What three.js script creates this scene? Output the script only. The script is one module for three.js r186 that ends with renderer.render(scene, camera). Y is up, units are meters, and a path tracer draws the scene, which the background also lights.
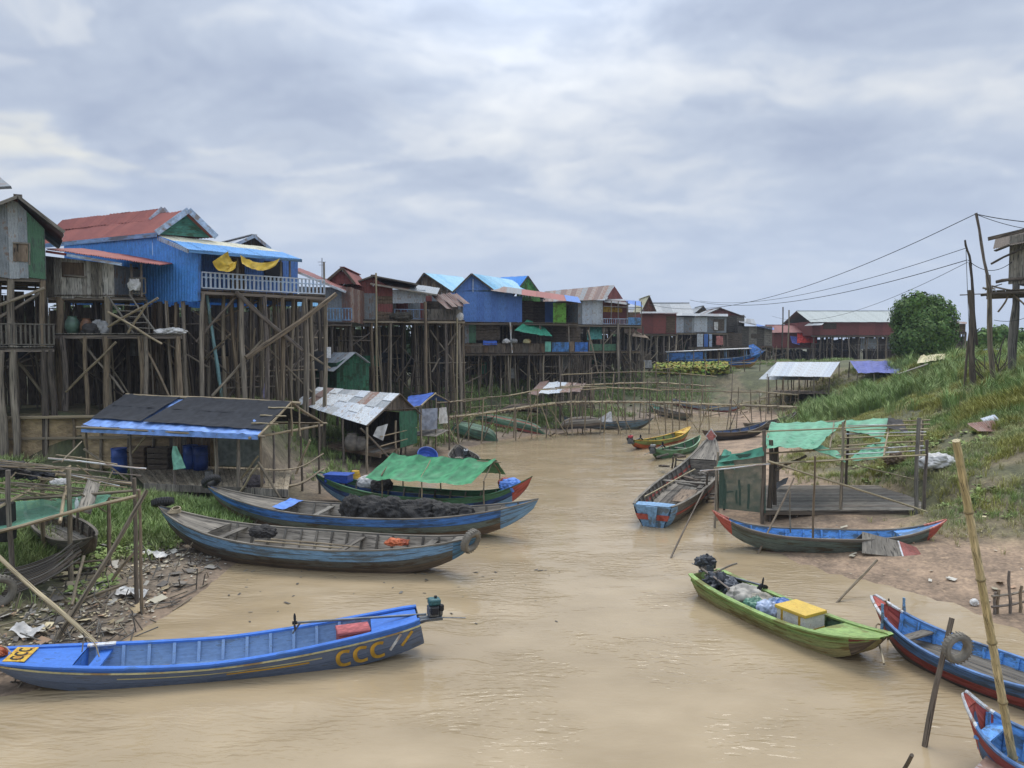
import * as THREE from 'three';
import { mergeGeometries, mergeVertices } from 'three/addons/utils/BufferGeometryUtils.js';
import { FontLoader } from 'three/addons/loaders/FontLoader.js';
import { TextGeometry } from 'three/addons/geometries/TextGeometry.js';
import { RoundedBoxGeometry } from 'three/addons/geometries/RoundedBoxGeometry.js';

// ---------------------------------------------------------------- camera, sky, sun, exposure
const V = (x, y, z) => new THREE.Vector3(x, y, z);
const scene = new THREE.Scene();
const F = 745, CX = 512, CY = 384, HZ = 345, EYE = 6;
const pitch = -Math.atan((CY - HZ) / F);
const camera = new THREE.PerspectiveCamera(2 * Math.atan(384 / F) * 180 / Math.PI, 4 / 3, 0.1, 4000);
camera.position.set(0, EYE, 0);
camera.rotation.x = pitch;
const renderer = new THREE.WebGLRenderer({ antialias: true });
renderer.toneMapping = THREE.LinearToneMapping;
renderer.toneMappingExposure = 1.3;
renderer.shadowMap.enabled = true;
const SUN_DIR = V(0.12, 0.86, -0.42).normalize();
const sun = new THREE.DirectionalLight(new THREE.Color(1, 0.95, 0.88), 1.5);
sun.position.copy(SUN_DIR.clone().multiplyScalar(150)).add(V(0, 0, -50));
sun.target.position.set(0, 0, -50);
sun.castShadow = true;
sun.shadow.radius = 60;
sun.shadow.mapSize.set(2048, 2048);
Object.assign(sun.shadow.camera, { left: -90, right: 90, top: 90, bottom: -90, near: 1, far: 400 });
scene.add(sun, sun.target);

// seeded random numbers and tileable noise
function rng(seed) { let s = seed >>> 0; return () => { s = (s + 0x6d2b79f5) | 0; let t = Math.imul(s ^ (s >>> 15), 1 | s); t = (t + Math.imul(t ^ (t >>> 7), 61 | t)) ^ t; return ((t ^ (t >>> 14)) >>> 0) / 4294967296; }; }
const R = rng(7);
const rr = (a, b) => a + (b - a) * R();
const pick = (a) => a[Math.floor(R() * a.length)];
const lerp = (a, b, t) => a + (b - a) * t, clamp = (x, a = 0, b = 1) => Math.min(b, Math.max(a, x));
const sstep = (a, b, x) => { const t = clamp((x - a) / (b - a)); return t * t * (3 - 2 * t); };
const HASH = new Float32Array(65536); { const h = rng(99); for (let i = 0; i < 65536; i++) HASH[i] = h(); }
const mod = (a, n) => ((a % n) + n) % n;
function vn(x, y, px = 256, py = 256, seed = 0) {                       // value noise that repeats every px, py cells
  const x0 = Math.floor(x), y0 = Math.floor(y), fx = x - x0, fy = y - y0, u = fx * fx * (3 - 2 * fx), v = fy * fy * (3 - 2 * fy);
  const h = (i, j) => HASH[(mod(i, px) * 157 + mod(j, py) * 269 + seed * 7919 + mod(i, px) * mod(j, py) * 13) & 65535];
  const a = h(x0, y0), b = h(x0 + 1, y0), c = h(x0, y0 + 1), d = h(x0 + 1, y0 + 1);
  return a + (b - a) * u + (c - a) * v + (a - b - c + d) * u * v;
}
function fbm(x, y, oct = 5, px = 256, py = 256, seed = 0, gain = 0.5) { let s = 0, a = 1, n = 0; for (let i = 0; i < oct; i++) { s += a * vn(x, y, px, py, seed + i * 3); n += a; a *= gain; x *= 2; y *= 2; px *= 2; py *= 2; } return s / n; }
const lin = (c) => { c /= 255; return c <= 0.04045 ? c / 12.92 : Math.pow((c + 0.055) / 1.055, 2.4); };

// the overcast sky, one layer of broken cloud over a pale blue-grey horizon, computed on the cloud plane so that it goes on the same all round
{
  const W = 2048, H = 1024, data = new Float32Array(W * H * 4);
  const dark = [158, 171, 196].map(lin), mid = [186, 197, 215].map(lin), lite = [228, 231, 234].map(lin), low = [188, 202, 224].map(lin), warm = [240, 238, 226].map(lin);
  for (let j = 0; j < H; j++) {
    const el = ((j + 0.5) / H - 0.5) * Math.PI, y = Math.max(0, Math.sin(el)), c = Math.cos(el);
    for (let i = 0; i < W; i++) {
      const az = ((i + 0.5) / W - 0.5) * 2 * Math.PI, x = Math.cos(az) * c, z = Math.sin(az) * c;
      const k = 1 / (y + 0.16), X = x * k * 2.3 + 31, Z = z * k * 2.5 + 57;
      const wx = fbm(X * 0.7 + 9, Z * 0.7, 4, 256, 256, 3) - 0.5, wz = fbm(X * 0.7 + 40, Z * 0.7 + 17, 4, 256, 256, 5) - 0.5;
      const n = fbm(X * 0.85 + wx * 1.8, Z * 1.15 + wz * 1.8, 6, 256, 256, 11, 0.55), big = fbm(X * 0.32 + 3, Z * 0.42 + 8, 3, 256, 256, 21);
      const fine = fbm(X * 3.4 + wx * 3, Z * 3.8 + wz * 3, 6, 256, 256, 41, 0.62), t = sstep(0.16, 0.84, 0.42 * n + 0.44 * big + 0.22 * fine - 0.04);
      const lowT = sstep(0.26, 0.05, y), o = (j * W + i) * 4;
      const edge = sstep(0.60, 0.72, fbm(X * 1.6 + wx * 3, Z * 1.9 + wz * 2.5, 5, 256, 256, 31)) * sstep(0.05, 0.2, y) * 0.35 * sstep(0.45, 0.6, big);
      const wy = (y - 0.23) / 0.045, wa = az + Math.PI / 2 + 0.62, warmT = Math.exp(-wy * wy - wa * wa * 14) * sstep(0.36, 0.6, n) * 0.8;   // thin cloud low on the left
      const gx = x - 0.0, gy = y - 0.46, gl = Math.exp(-(gx * gx * 18 + gy * gy * 60)) * (z < 0 ? 1 : 0);                                     // where the veiled sun stands
      const up = 0.84 * (1 + 1.5 * sstep(0.36, 1, y));                                                                                                 // an overcast sky brightens to the zenith
      for (let q = 0; q < 3; q++) {
        let v = t < 0.5 ? lerp(dark[q], mid[q], t * 2) : lerp(mid[q], lite[q], t * 2 - 1);
        v = lerp(v, lite[q], edge);
        v = lerp(v, low[q], lowT * 0.8);
        v = lerp(v, warm[q], warmT);
        v *= (1 + 0.5 * gl * (0.2 + 1.2 * t)) * up;
        if (el < -0.02) v = lerp(v, [0.16, 0.14, 0.11][q], sstep(-0.02, -0.2, el));
        data[o + q] = v;
      }
      data[o + 3] = 1;
    }
  }
  const sky = new THREE.DataTexture(data, W, H, THREE.RGBAFormat, THREE.FloatType);
  sky.mapping = THREE.EquirectangularReflectionMapping; sky.magFilter = sky.minFilter = THREE.LinearFilter; sky.wrapS = THREE.RepeatWrapping; sky.needsUpdate = true;
  scene.background = sky; scene.environment = sky;
}

// ---------------------------------------------------------------- measuring: a point of the place from where the photograph shows it and how far off or how high it is
const XAX = V(1, 0, 0), UP = V(0, 1, 0);
const ray = (px, py) => V((px - CX) / F, -(py - CY) / F, -1).applyAxisAngle(XAX, pitch);
const at = (px, py, D) => { const r = ray(px, py); return r.multiplyScalar(D / -r.z).add(camera.position); };
const on = (px, py, h = 0) => { const r = ray(px, py); return r.multiplyScalar((h - EYE) / r.y).add(camera.position); };
const mix = (a, b, t) => a.clone().lerp(b, t);
const off = (a, x, y, z) => a.clone().add(V(x, y, z));

// ---------------------------------------------------------------- things and parts
const taken = new Map();
const numbered = (n) => { const k = taken.get(n) || 0; taken.set(n, k + 1); return k ? n + '_' + String(k).padStart(3, '0') : n; };
function tag(o, label, category, group) { o.userData.label = label; o.userData.category = category; if (group) o.userData.group = group; return o; }
function thing(name, label, category, group) { const g = new THREE.Group(); g.name = numbered(name); scene.add(g); return tag(g, label, category, group); }
function part(parent, name) { const g = new THREE.Group(); g.name = name; parent.add(g); return g; }
function settle(g, p) { for (const c of g.children) c.position.sub(p); g.position.add(p); return g; }      // puts the group's origin at its base
function mesh(parent, name, geo, mat) {
  const g = Array.isArray(geo) ? mergeGeometries(geo.map((q) => (q.index ? q.toNonIndexed() : q))) : geo;
  const m = new THREE.Mesh(g, mat); m.name = parent === scene ? numbered(name) : name; m.castShadow = m.receiveShadow = true; parent.add(m); return m;
}
function setting(name, geo, mat) { const m = mesh(scene, name, geo, mat); m.userData.kind = 'structure'; return m; }

// ---------------------------------------------------------------- shapes
const POLES = [];
for (let k = 0; k < 5; k++) {                                            // unit poles, tapered and a little crooked: y 0..1, radius 1
  const g = new THREE.CylinderGeometry(0.84, 1, 1, 8, 5, false); g.translate(0, 0.5, 0);
  const p = g.attributes.position, uv = g.attributes.uv, a = rr(0, 7), b = rr(0, 7), c = rr(3, 5), knob = rr(0.9, 1.1);
  for (let i = 0; i < p.count; i++) {
    const y = p.getY(i), w = Math.sin(y * Math.PI), s = 1 + 0.08 * Math.sin(y * 17 + a) * knob;
    p.setX(i, p.getX(i) * s + w * 0.55 * Math.sin(y * c + a)); p.setZ(i, p.getZ(i) * s + w * 0.55 * Math.sin(y * c + b));
    const u = uv.getX(i); uv.setXY(i, uv.getY(i) * 1.5 + k * 0.37, u * 0.5 + k * 0.21);
  }
  g.computeVertexNormals(); POLES.push(g);
}
function pole(parent, name, A, B, r, mat, straight) {
  const d = B.clone().sub(A), L = d.length(), m = new THREE.Mesh(straight ? STRAIGHT : pick(POLES), mat);
  m.name = parent === scene ? numbered(name) : name; m.position.copy(A); m.scale.set(r, L, r); m.quaternion.setFromUnitVectors(UP, d.normalize());
  m.castShadow = m.receiveShadow = true; parent.add(m); return m;
}
const STRAIGHT = new THREE.CylinderGeometry(0.93, 1, 1, 8, 1); STRAIGHT.translate(0, 0.5, 0);
{ const uv = STRAIGHT.attributes.uv; for (let i = 0; i < uv.count; i++) uv.setXY(i, uv.getY(i) * 1.5, uv.getX(i) * 0.5); }
const BOXES = [];
for (let k = 0; k < 6; k++) {                                            // unit boards along x, grain along u, edges eased
  const g = new THREE.BoxGeometry(1, 1, 1), p = g.attributes.position, n = g.attributes.normal, uv = g.attributes.uv;
  for (let i = 0; i < p.count; i++) {
    const ax = Math.abs(n.getX(i)) > 0.5, u = ax ? p.getY(i) * 0.2 : p.getX(i), v = Math.abs(n.getY(i)) > 0.5 ? p.getZ(i) : p.getY(i) * 0.4;
    uv.setXY(i, u * 0.9 + k * 0.173, v * 0.22 + k * 0.311);
  }
  BOXES.push(g);
}
const _m = new THREE.Matrix4();
function plank(parent, name, A, B, w, t, mat, up = UP) {                  // from A to B, w wide, t thick along up
  const x = B.clone().sub(A), L = x.length(); x.normalize();
  let y = up.clone().addScaledVector(x, -up.dot(x)); if (y.lengthSq() < 1e-6) y = V(0, 0, 1).addScaledVector(x, -x.z); y.normalize();
  const z = x.clone().cross(y), m = new THREE.Mesh(pick(BOXES), mat);
  m.name = parent === scene ? numbered(name) : name; m.position.copy(A).lerp(B, 0.5); m.scale.set(L, t, w); m.quaternion.setFromRotationMatrix(_m.makeBasis(x, y, z));
  m.castShadow = m.receiveShadow = true; parent.add(m); return m;
}
// a patch given by f(u, v) -> point, nu by nv cells, uv in metres
function patch(f, nu, nv, su = 1, sv = 1, ou = 0, ov = 0) {
  const pos = [], uv = [], idx = [];
  for (let j = 0; j <= nv; j++) for (let i = 0; i <= nu; i++) { const p = f(i / nu, j / nv); pos.push(p.x, p.y, p.z); uv.push(ou + su * i / nu, ov + sv * j / nv); }
  for (let j = 0; j < nv; j++) for (let i = 0; i < nu; i++) { const a = j * (nu + 1) + i, b = a + 1, c = a + nu + 1, d = c + 1; idx.push(a, b, d, a, d, c); }
  const g = new THREE.BufferGeometry(); g.setAttribute('position', new THREE.Float32BufferAttribute(pos, 3)); g.setAttribute('uv', new THREE.Float32BufferAttribute(uv, 2)); g.setIndex(idx); g.computeVertexNormals(); return g;
}
const bil = (a, b, c, d, u, v) => mix(mix(a, b, u), mix(d, c, u), v);
const quadNormal = (a, b, c, d) => b.clone().sub(a).cross(d.clone().sub(a)).lengthSq() > 1e-9 ? b.clone().sub(a).cross(d.clone().sub(a)).normalize() : c.clone().sub(b).cross(d.clone().sub(b)).normalize();
// one corrugated sheet a-b (foot) to d-c (head), ridges running foot to head
function sheet(parent, name, a, b, c, d, mat, o = {}) {
  const w = Math.max(a.distanceTo(b), d.distanceTo(c)), h = (a.distanceTo(d) + b.distanceTo(c)) / 2, n = quadNormal(a, b, c, d);
  const waves = o.waves ?? Math.max(2, Math.round(w / (o.pitch ?? 0.11))), amp = o.amp ?? 0.016, lift = o.lift ?? 0, bend = o.bend ?? 0, ph = rr(0, 6);
  return mesh(parent, name, patch((u, v) => bil(a, b, c, d, u, v).addScaledVector(n, lift + amp * Math.sin(u * waves * 2 * Math.PI) + bend * (Math.sin(v * 3 + ph) * Math.sin(u * 2.3 + ph))), waves * 4, bend ? 5 : 1, w, h, rr(0, 9), rr(0, 9)), mat);
}
// a run of sheets across a quad; mats is a list to draw from
function sheets(parent, name, a, b, c, d, n, mats, o = {}) {
  const list = Array.isArray(mats) ? mats : [mats], rag = o.rag ?? 0.03, g = o.overlap ?? 0.01;
  for (let i = 0; i < n; i++) {
    const u0 = Math.max(0, (i - g) / n), u1 = Math.min(1, (i + 1 + g) / n), p = [mix(a, b, u0), mix(a, b, u1), mix(d, c, u1), mix(d, c, u0)];
    const e0 = rr(-rag, rag), e1 = rr(-rag, rag), up0 = p[3].clone().sub(p[0]).normalize();
    if (p[0].distanceTo(p[3]) > 0.25 && p[1].distanceTo(p[2]) > 0.25) { p[0].addScaledVector(up0, e0); p[1].addScaledVector(up0, e0); p[2].addScaledVector(up0, e1); p[3].addScaledVector(up0, e1); }
    sheet(parent, name, p[0], p[1], p[2], p[3], o.cycle ? list[i % list.length] : pick(list), { ...o, lift: (o.lift ?? 0) + (i % 2 ? 0.012 : 0) });
  }
}
// a slab of thickness t behind the quad a b c d (behind: away from its normal)
function slabGeo(a, b, c, d, t) {
  const n = quadNormal(a, b, c, d).multiplyScalar(-t), q = [a, b, c, d].map((p) => p.clone().add(n)), pos = [], uv = [], ou = rr(0, 5), ov = rr(0, 5);
  const w = Math.max(a.distanceTo(b), c.distanceTo(d)), h = Math.max(a.distanceTo(d), b.distanceTo(c));
  const face = (p0, p1, p2, p3, W, H) => { for (const [p, u, v] of [[p0, 0, 0], [p1, W, 0], [p2, W, H], [p0, 0, 0], [p2, W, H], [p3, 0, H]]) { pos.push(p.x, p.y, p.z); uv.push(ou + v * 0.6, ov + u * 0.45); } };
  face(a, b, c, d, w, h); face(q[1], q[0], q[3], q[2], w, h); face(q[0], q[1], b, a, w, t); face(d, c, q[2], q[3], w, t); face(q[0], a, d, q[3], t, h); face(b, q[1], q[2], c, t, h);
  const g = new THREE.BufferGeometry(); g.setAttribute('position', new THREE.Float32BufferAttribute(pos, 3)); g.setAttribute('uv', new THREE.Float32BufferAttribute(uv, 2)); g.computeVertexNormals(); return g;
}
const slab = (parent, name, a, b, c, d, t, mat) => mesh(parent, name, slabGeo(a, b, c, d, t), mat);
// n boards side by side across a quad, each board running foot to head, with open joints
function boards(parent, name, a, b, c, d, n, mats, t = 0.025, gap = 0.012) {
  const list = Array.isArray(mats) ? mats : [mats], w = a.distanceTo(b) / n, g = gap / Math.max(w, 0.02) / 2, nn = quadNormal(a, b, c, d);
  for (let i = 0; i < n; i++) {
    const l = rr(0, 0.008), P = (p) => p.addScaledVector(nn, l);
    slab(parent, name, P(mix(a, b, (i + g) / n)), P(mix(a, b, (i + 1 - g) / n)), P(mix(d, c, (i + 1 - g) / n)), P(mix(d, c, (i + g) / n)), t, pick(list));
  }
}
// a hung or laid cloth across a quad with sag along its middle and wrinkles
function clothGeo(a, b, c, d, o = {}) {
  const n = quadNormal(a, b, c, d), s = o.seed ?? R() * 50, w = a.distanceTo(b), h = a.distanceTo(d), sag = o.sag ?? 0.06, wr = o.wrinkle ?? 0.04, fr = o.freq ?? 2, rag = o.rag ?? 0;
  return patch((u, v) => {
    const p = bil(a, b, c, d, u, clamp(v + (v < 0.5 ? 1 : -1) * 0 + rag * (fbm(u * w * 2 + s, v * 3 + s, 3) - 0.5) * (v > 0.5 ? -2 * (v - 0.5) : 2 * (0.5 - v)), 0, 1));
    p.y -= sag * Math.sin(Math.PI * clamp(u)) ** 0.8 * (o.edge ? 1 : Math.sin(Math.PI * clamp(v)));
    const f1 = fbm(u * w * fr + s, v * h * fr * 0.6 + s, 4) - 0.5, cr = Math.pow(1 - Math.abs(2 * fbm(u * w * fr * 0.8 + v * h * 0.5 + s * 2, v * h * fr * 0.5 - u * w * 0.4 + s, 3) - 1), 6);
    const rb = o.ribs ? (o.ribH ?? 0.05) * (Math.abs(Math.cos(u * Math.PI * o.ribs)) ** 6 - 0.3) : 0;
    return p.addScaledVector(n, wr * (f1 * 2 + cr * 0.7) + rb);
  }, o.nu ?? Math.max(8, Math.min(80, Math.round(w * 12))), o.nv ?? Math.max(6, Math.min(50, Math.round(h * 12))), w, h, R() * 3, R() * 3);
}
const cloth = (parent, name, a, b, c, d, mat, o) => mesh(parent, name, clothGeo(a, b, c, d, o), mat);
function cord(parent, name, pts, r, mat, seg = 24) { return mesh(parent, name, new THREE.TubeGeometry(new THREE.CatmullRomCurve3(pts), seg, r, 5), mat); }
function sagging(A, B, s, n = 8) { const p = []; for (let i = 0; i <= n; i++) { const t = i / n; p.push(off(mix(A, B, t), 0, -4 * s * t * (1 - t), 0)); } return p; }
// a lump with uneven surface: sacks, bundles, heaps
function lump(parent, name, c, sx, sy, sz, mat, rough = 0.25, seed = R() * 99, det = 3) {
  const g0 = new THREE.IcosahedronGeometry(1, det + 9); g0.deleteAttribute('normal'); g0.deleteAttribute('uv'); const g = mergeVertices(g0, 1e-4), p = g.attributes.position, uvs = new Float32Array(p.count * 2);
  for (let i = 0; i < p.count; i++) {
    const x = p.getX(i), y = p.getY(i), z = p.getZ(i), k = 1 + rough * 2 * (fbm(x * 1.6 + seed, y * 1.6 + z * 2.1 + seed, 4) - 0.5) + rough * 0.7 * (fbm(z * 4 + seed, x * 4 - y * 3 + seed, 3) - 0.5) - rough * 0.45 * Math.pow(1 - Math.abs(2 * fbm(x * 2.6 + y * 1.2 + seed * 1.7, z * 2.6 - y * 2.2 + seed, 3) - 1), 5);
    p.setXYZ(i, x * k * sx, Math.max(y, -0.55) * k * sy, z * k * sz); uvs[i * 2] = x * sx + y * sy * 0.5; uvs[i * 2 + 1] = z * sz + y * sy * 0.6;
  }
  g.setAttribute('uv', new THREE.BufferAttribute(uvs, 2)); g.computeVertexNormals(); const m = mesh(parent, name, g, mat); m.position.copy(c); return m;
}
function rbox(parent, name, c, w, h, d, mat, turn = 0, r = 0.02) { const m = mesh(parent, name, new RoundedBoxGeometry(w, h, d, 2, r), mat); m.position.copy(c); m.rotation.y = turn; return m; }
function ladder(parent, A, B, wide, across, n, mat) {                      // a part of its own: two rails and its rungs
  const g = part(parent, 'ladder'), s = across.clone().normalize().multiplyScalar(wide / 2);
  for (const k of [-1, 1]) pole(g, 'rail', A.clone().addScaledVector(s, k), B.clone().addScaledVector(s, k), 0.045, mat);
  for (let i = 1; i <= n; i++) { const p = mix(A, B, i / (n + 1)); pole(g, 'rung', p.clone().addScaledVector(s, -1.1), p.clone().addScaledVector(s, 1.1), 0.03, mat); }
  return g;
}

// ---------------------------------------------------------------- textures and materials
function tex(w, h, f, srgb = true) {
  const d = new Uint8Array(w * h * 4);
  for (let j = 0; j < h; j++) for (let i = 0; i < w; i++) { const c = f(i / w, j / h), o = (j * w + i) * 4; for (let q = 0; q < 3; q++) d[o + q] = clamp((c.length ? c[q] : c)) * 255; d[o + 3] = c.length === 4 ? clamp(c[3]) * 255 : 255; }
  const t = new THREE.DataTexture(d, w, h); t.wrapS = t.wrapT = THREE.RepeatWrapping; t.magFilter = THREE.LinearFilter; t.minFilter = THREE.LinearMipmapLinearFilter; t.generateMipmaps = true;
  if (srgb) t.colorSpace = THREE.SRGBColorSpace; t.needsUpdate = true; return t;
}
const T = {};
const woodF = (u, v) => { const g = fbm(u * 6, v * 48, 4, 6, 48, 1), k = fbm(u * 3, v * 9, 4, 3, 9, 9), cr = sstep(0.66, 0.74, fbm(u * 5, v * 64, 3, 5, 64, 17)); return clamp(0.66 + 0.4 * g + 0.4 * (k - 0.5) - 0.34 * cr); };
T.wood = tex(512, 512, woodF);
T.woodBump = tex(512, 512, woodF, false);
// old paint over boards: kind of stain, chips that show grey wood
T.paintFresh = tex(512, 512, (u, v) => { const f = fbm(u * 40, v * 40, 3, 40, 40, 6), str = fbm(u * 4, v * 40, 3, 4, 40, 8), s = fbm(u * 7, v * 7, 5, 7, 7, 14), b = 0.92 + 0.14 * (f - 0.5) + 0.16 * (str - 0.5) + 0.2 * (s - 0.5), k = sstep(0.655, 0.7, 0.6 * s + 0.25 * f + 0.25 * str) * 0.7; return [lerp(b, 0.8 * b, k), lerp(b, 0.74 * b, k), lerp(b, 0.66 * b, k)]; });
T.paint = tex(512, 512, (u, v) => {
  const s = fbm(u * 6, v * 6, 5, 6, 6, 4), f = fbm(u * 40, v * 40, 3, 40, 40, 6), str = fbm(u * 4, v * 40, 3, 4, 40, 8), chip = sstep(0.56, 0.64, 0.65 * s + 0.2 * f + 0.15 * str);
  const b = 0.9 + 0.3 * (f - 0.5) + 0.3 * (str - 0.5); return [lerp(b, 0.74 * b + 0.05, chip), lerp(b, 0.68 * b, chip), lerp(b, 0.6 * b, chip)];
});
// sheet metal: streaks that run down the sheet (v), stains, rust blooms
const tin = (base, rust, amt, seed) => tex(512, 512, (u, v) => {
  const n = fbm(u * 5, v * 5, 5, 5, 5, seed), st = fbm(u * 42, v * 3, 4, 42, 3, seed + 5), f = fbm(u * 60, v * 60, 2, 60, 60, seed + 9);
  const k = clamp(sstep(1 - amt, 1.12 - amt, 0.72 * n + 0.55 * st + 0.1 * f - 0.1)), b = 0.94 + 0.3 * (st - 0.5) + 0.2 * (f - 0.5) + 0.25 * (n - 0.5);
  return base.map((c, q) => lerp(c / 255 * b, rust[q] / 255 * (0.75 + 0.5 * f), k));
});
const RUST = [122, 74, 52];
T.cloth = tex(256, 256, (u, v) => { const w = ((Math.floor(u * 128) + Math.floor(v * 128)) & 1) * 0.06, n = fbm(u * 5, v * 5, 5, 5, 5, 14); return 0.86 + w + 0.55 * (n - 0.5); });
T.blot = tex(512, 512, (u, v) => 0.86 + 0.5 * (fbm(u * 8, v * 8, 6, 8, 8, 24) - 0.5));
T.blotBump = tex(512, 512, (u, v) => fbm(u * 16, v * 16, 6, 16, 16, 27, 0.6), false);
T.net = tex(256, 256, (u, v) => { const n = fbm(u * 6, v * 6, 4, 6, 6, 71), gx = (u * 64) % 1, gy = (v * 64) % 1; return gx < 0.45 || gy < 0.45 ? 0.92 + 0.2 * (n - 0.5) : 0.58 + 0.4 * (n - 0.5); }, false);
const C = (hex) => new THREE.Color(hex);
const M = {};
function std(color, o = {}) { return new THREE.MeshStandardMaterial({ color: C(color), roughness: 0.85, ...o, side: THREE.DoubleSide }); }
const wood = (c, o) => std(c, { map: T.wood, bumpMap: T.woodBump, bumpScale: 0.006, roughness: 0.9, ...o });
const paint = (c, o) => std(c, { map: T.paint, bumpMap: T.woodBump, bumpScale: 0.004, roughness: 0.62, ...o });
const fresh = (c, o) => std(c, { map: T.paintFresh, bumpMap: T.woodBump, bumpScale: 0.003, roughness: 0.45, ...o });
const plain = (c, o) => std(c, { map: T.blot, ...o });
const tarp = (c, o) => std(c, { map: T.cloth, roughness: 0.6, ...o });
const metal = (base, rust, amt, seed, o) => { const t = tin(base, rust, amt, seed); return new THREE.MeshStandardMaterial({ map: t, roughness: 0.6, metalness: 0.0, side: THREE.DoubleSide, ...o }); };
M.post = [wood('#a89b88'), wood('#94877a'), wood('#b3a48c'), wood('#857868'), wood('#9f8c72')];
M.postDark = [wood('#746859'), wood('#655a4e'), wood('#7c6e5d')];
M.board = [wood('#8e887c'), wood('#7d766a'), wood('#9a9284'), wood('#6f685d')];
M.boardBrown = [wood('#84705a'), wood('#74604c'), wood('#94806a')];
M.boardDark = [wood('#6f6355'), wood('#786b5c'), wood('#655a4d')];
M.bamboo = [wood('#bba887'), wood('#a8977c'), wood('#c9b893'), wood('#94866f')];
M.bambooNew = wood('#e2d0a0', { roughness: 0.5 });
M.tinGrey = [metal([158, 164, 166], [128, 112, 100], 0.3, 1), metal([142, 147, 148], [124, 106, 94], 0.34, 7), metal([176, 180, 180], [150, 134, 120], 0.28, 13)];
M.tinWhite = [metal([206, 212, 214], [150, 140, 128], 0.3, 19), metal([196, 204, 210], [160, 150, 142], 0.3, 23)];
M.tinRust = [metal([158, 146, 136], [128, 96, 80], 0.5, 31), metal([132, 112, 102], [112, 82, 70], 0.55, 37)];
M.tinBlue = [metal([88, 162, 242], [78, 140, 216], 0.34, 41, { roughness: 0.5 })];
M.tinBlueDull = [metal([88, 130, 200], [80, 112, 172], 0.36, 43), metal([94, 138, 206], [82, 114, 168], 0.32, 45)];
M.tinSky = [metal([156, 206, 228], [140, 182, 204], 0.34, 47), metal([140, 198, 228], [136, 172, 192], 0.32, 49)];
M.tinGreen = [metal([86, 128, 96], [70, 92, 74], 0.4, 53)];
M.tinRed = [metal([148, 82, 74], [122, 72, 64], 0.42, 59), metal([136, 74, 68], [110, 66, 58], 0.42, 61)];
M.tileRed = [metal([172, 98, 84], [146, 82, 70], 0.45, 67), metal([164, 92, 80], [140, 78, 68], 0.45, 69)];
M.black = tarp('#34363a', { roughness: 0.8 }); M.dark = plain('#2b2b2c'); M.soot = plain('#3b3733');
M.blueTarp = tarp('#5f8fdf'); M.blueTarpDeep = tarp('#3a62b8'); M.greenTarp = tarp('#4fa876'); M.greenDeep = tarp('#2f6b4e'); M.yellowTarp = tarp('#e0bb3c'); M.tealTarp = tarp('#7cc4ad'); M.indigoTarp = tarp('#5560a8');
M.whiteCloth = tarp('#d9d6cf'); M.greyCloth = tarp('#9b9a96'); M.lilacCloth = tarp('#a79cc0'); M.pinkCloth = tarp('#c07a70');
M.netGreen = new THREE.MeshStandardMaterial({ color: C('#5d9077'), roughness: 0.9, alphaMap: T.net, transparent: true, side: THREE.DoubleSide });
M.netDark = new THREE.MeshStandardMaterial({ color: C('#42584b'), roughness: 0.9, alphaMap: T.net, transparent: true, side: THREE.DoubleSide });
M.rope = plain('#b9a98a'); M.ropeDark = plain('#5b5449'); M.rubber = plain('#3c3b3a', { roughness: 0.8 }); M.rubberGrey = plain('#8d8678', { roughness: 0.9 });
M.white = paint('#dfe1e0'); M.paleBlue = paint('#c4d6ea'); M.steel = plain('#7d8286', { metalness: 0.5, roughness: 0.45 }); M.engine = plain('#3f6f70', { roughness: 0.5 });
M.red = paint('#c25f50'); M.redDull = paint('#a65a4e'); M.blue = paint('#4f88d4'); M.blueOld = paint('#84aed2'); M.blueIn = paint('#6aaaf0'); M.greenOld = paint('#4c7a54'); M.olive = paint('#8a9c58'); M.lime = paint('#93b063'); M.greyGreen = paint('#747f76'); M.cream = paint('#d8cf9a'); M.yellow = paint('#e2b83a'); M.orange = paint('#cc6a3a');
M.hullGrey = wood('#8f8779'); M.hullBrown = wood('#796a58'); M.hullDark = wood('#4e4a47'); M.mudBrown = plain('#7c6750');
const FONT = await new FontLoader().loadAsync('fonts/droid/droid_sans_bold.typeface.json');
function letters(parent, name, text, size, mat, matrix, depth = 0.01) {
  const g = new TextGeometry(text, { font: FONT, size, depth, curveSegments: 6, bevelEnabled: false }); g.computeBoundingBox(); const b = g.boundingBox;
  g.translate(-(b.min.x + b.max.x) / 2, -(b.min.y + b.max.y) / 2, 0); g.applyMatrix4(matrix); return mesh(parent, name, g, mat);
}

// ---------------------------------------------------------------- the land: banks on both sides of the muddy channel
const shoreL = [[-600, 1100], [-420, 800], [-60, 712], [40, 690], [112, 660], [150, 628], [205, 592], [236, 564], [262, 545], [318, 518], [352, 494], [398, 474], [440, 458], [486, 443], [532, 436], [590, 431], [640, 424], [660, 417], [690, 413]].map(([x, y]) => on(x, y));
const shoreR = [[1500, 1100], [1300, 760], [1120, 682], [1030, 640], [962, 608], [880, 586], [820, 572], [768, 553], [736, 534], [716, 516], [706, 494], [694, 470], [690, 450], [708, 441], [728, 433], [736, 423], [730, 416]].map(([x, y]) => on(x, y));
shoreL.unshift(V(-14, 0, 60)); shoreR.unshift(V(16, 0, 60));
const segDist = (x, z, a, b) => { const dx = b.x - a.x, dz = b.z - a.z, t = clamp(((x - a.x) * dx + (z - a.z) * dz) / (dx * dx + dz * dz)); return Math.hypot(x - a.x - t * dx, z - a.z - t * dz); };
const lineDist = (x, z, L) => { let d = 1e9; for (let i = 0; i + 1 < L.length; i++) d = Math.min(d, segDist(x, z, L[i], L[i + 1])); return d; };
const river = [...shoreL, ...shoreR.slice().reverse()];
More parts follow.
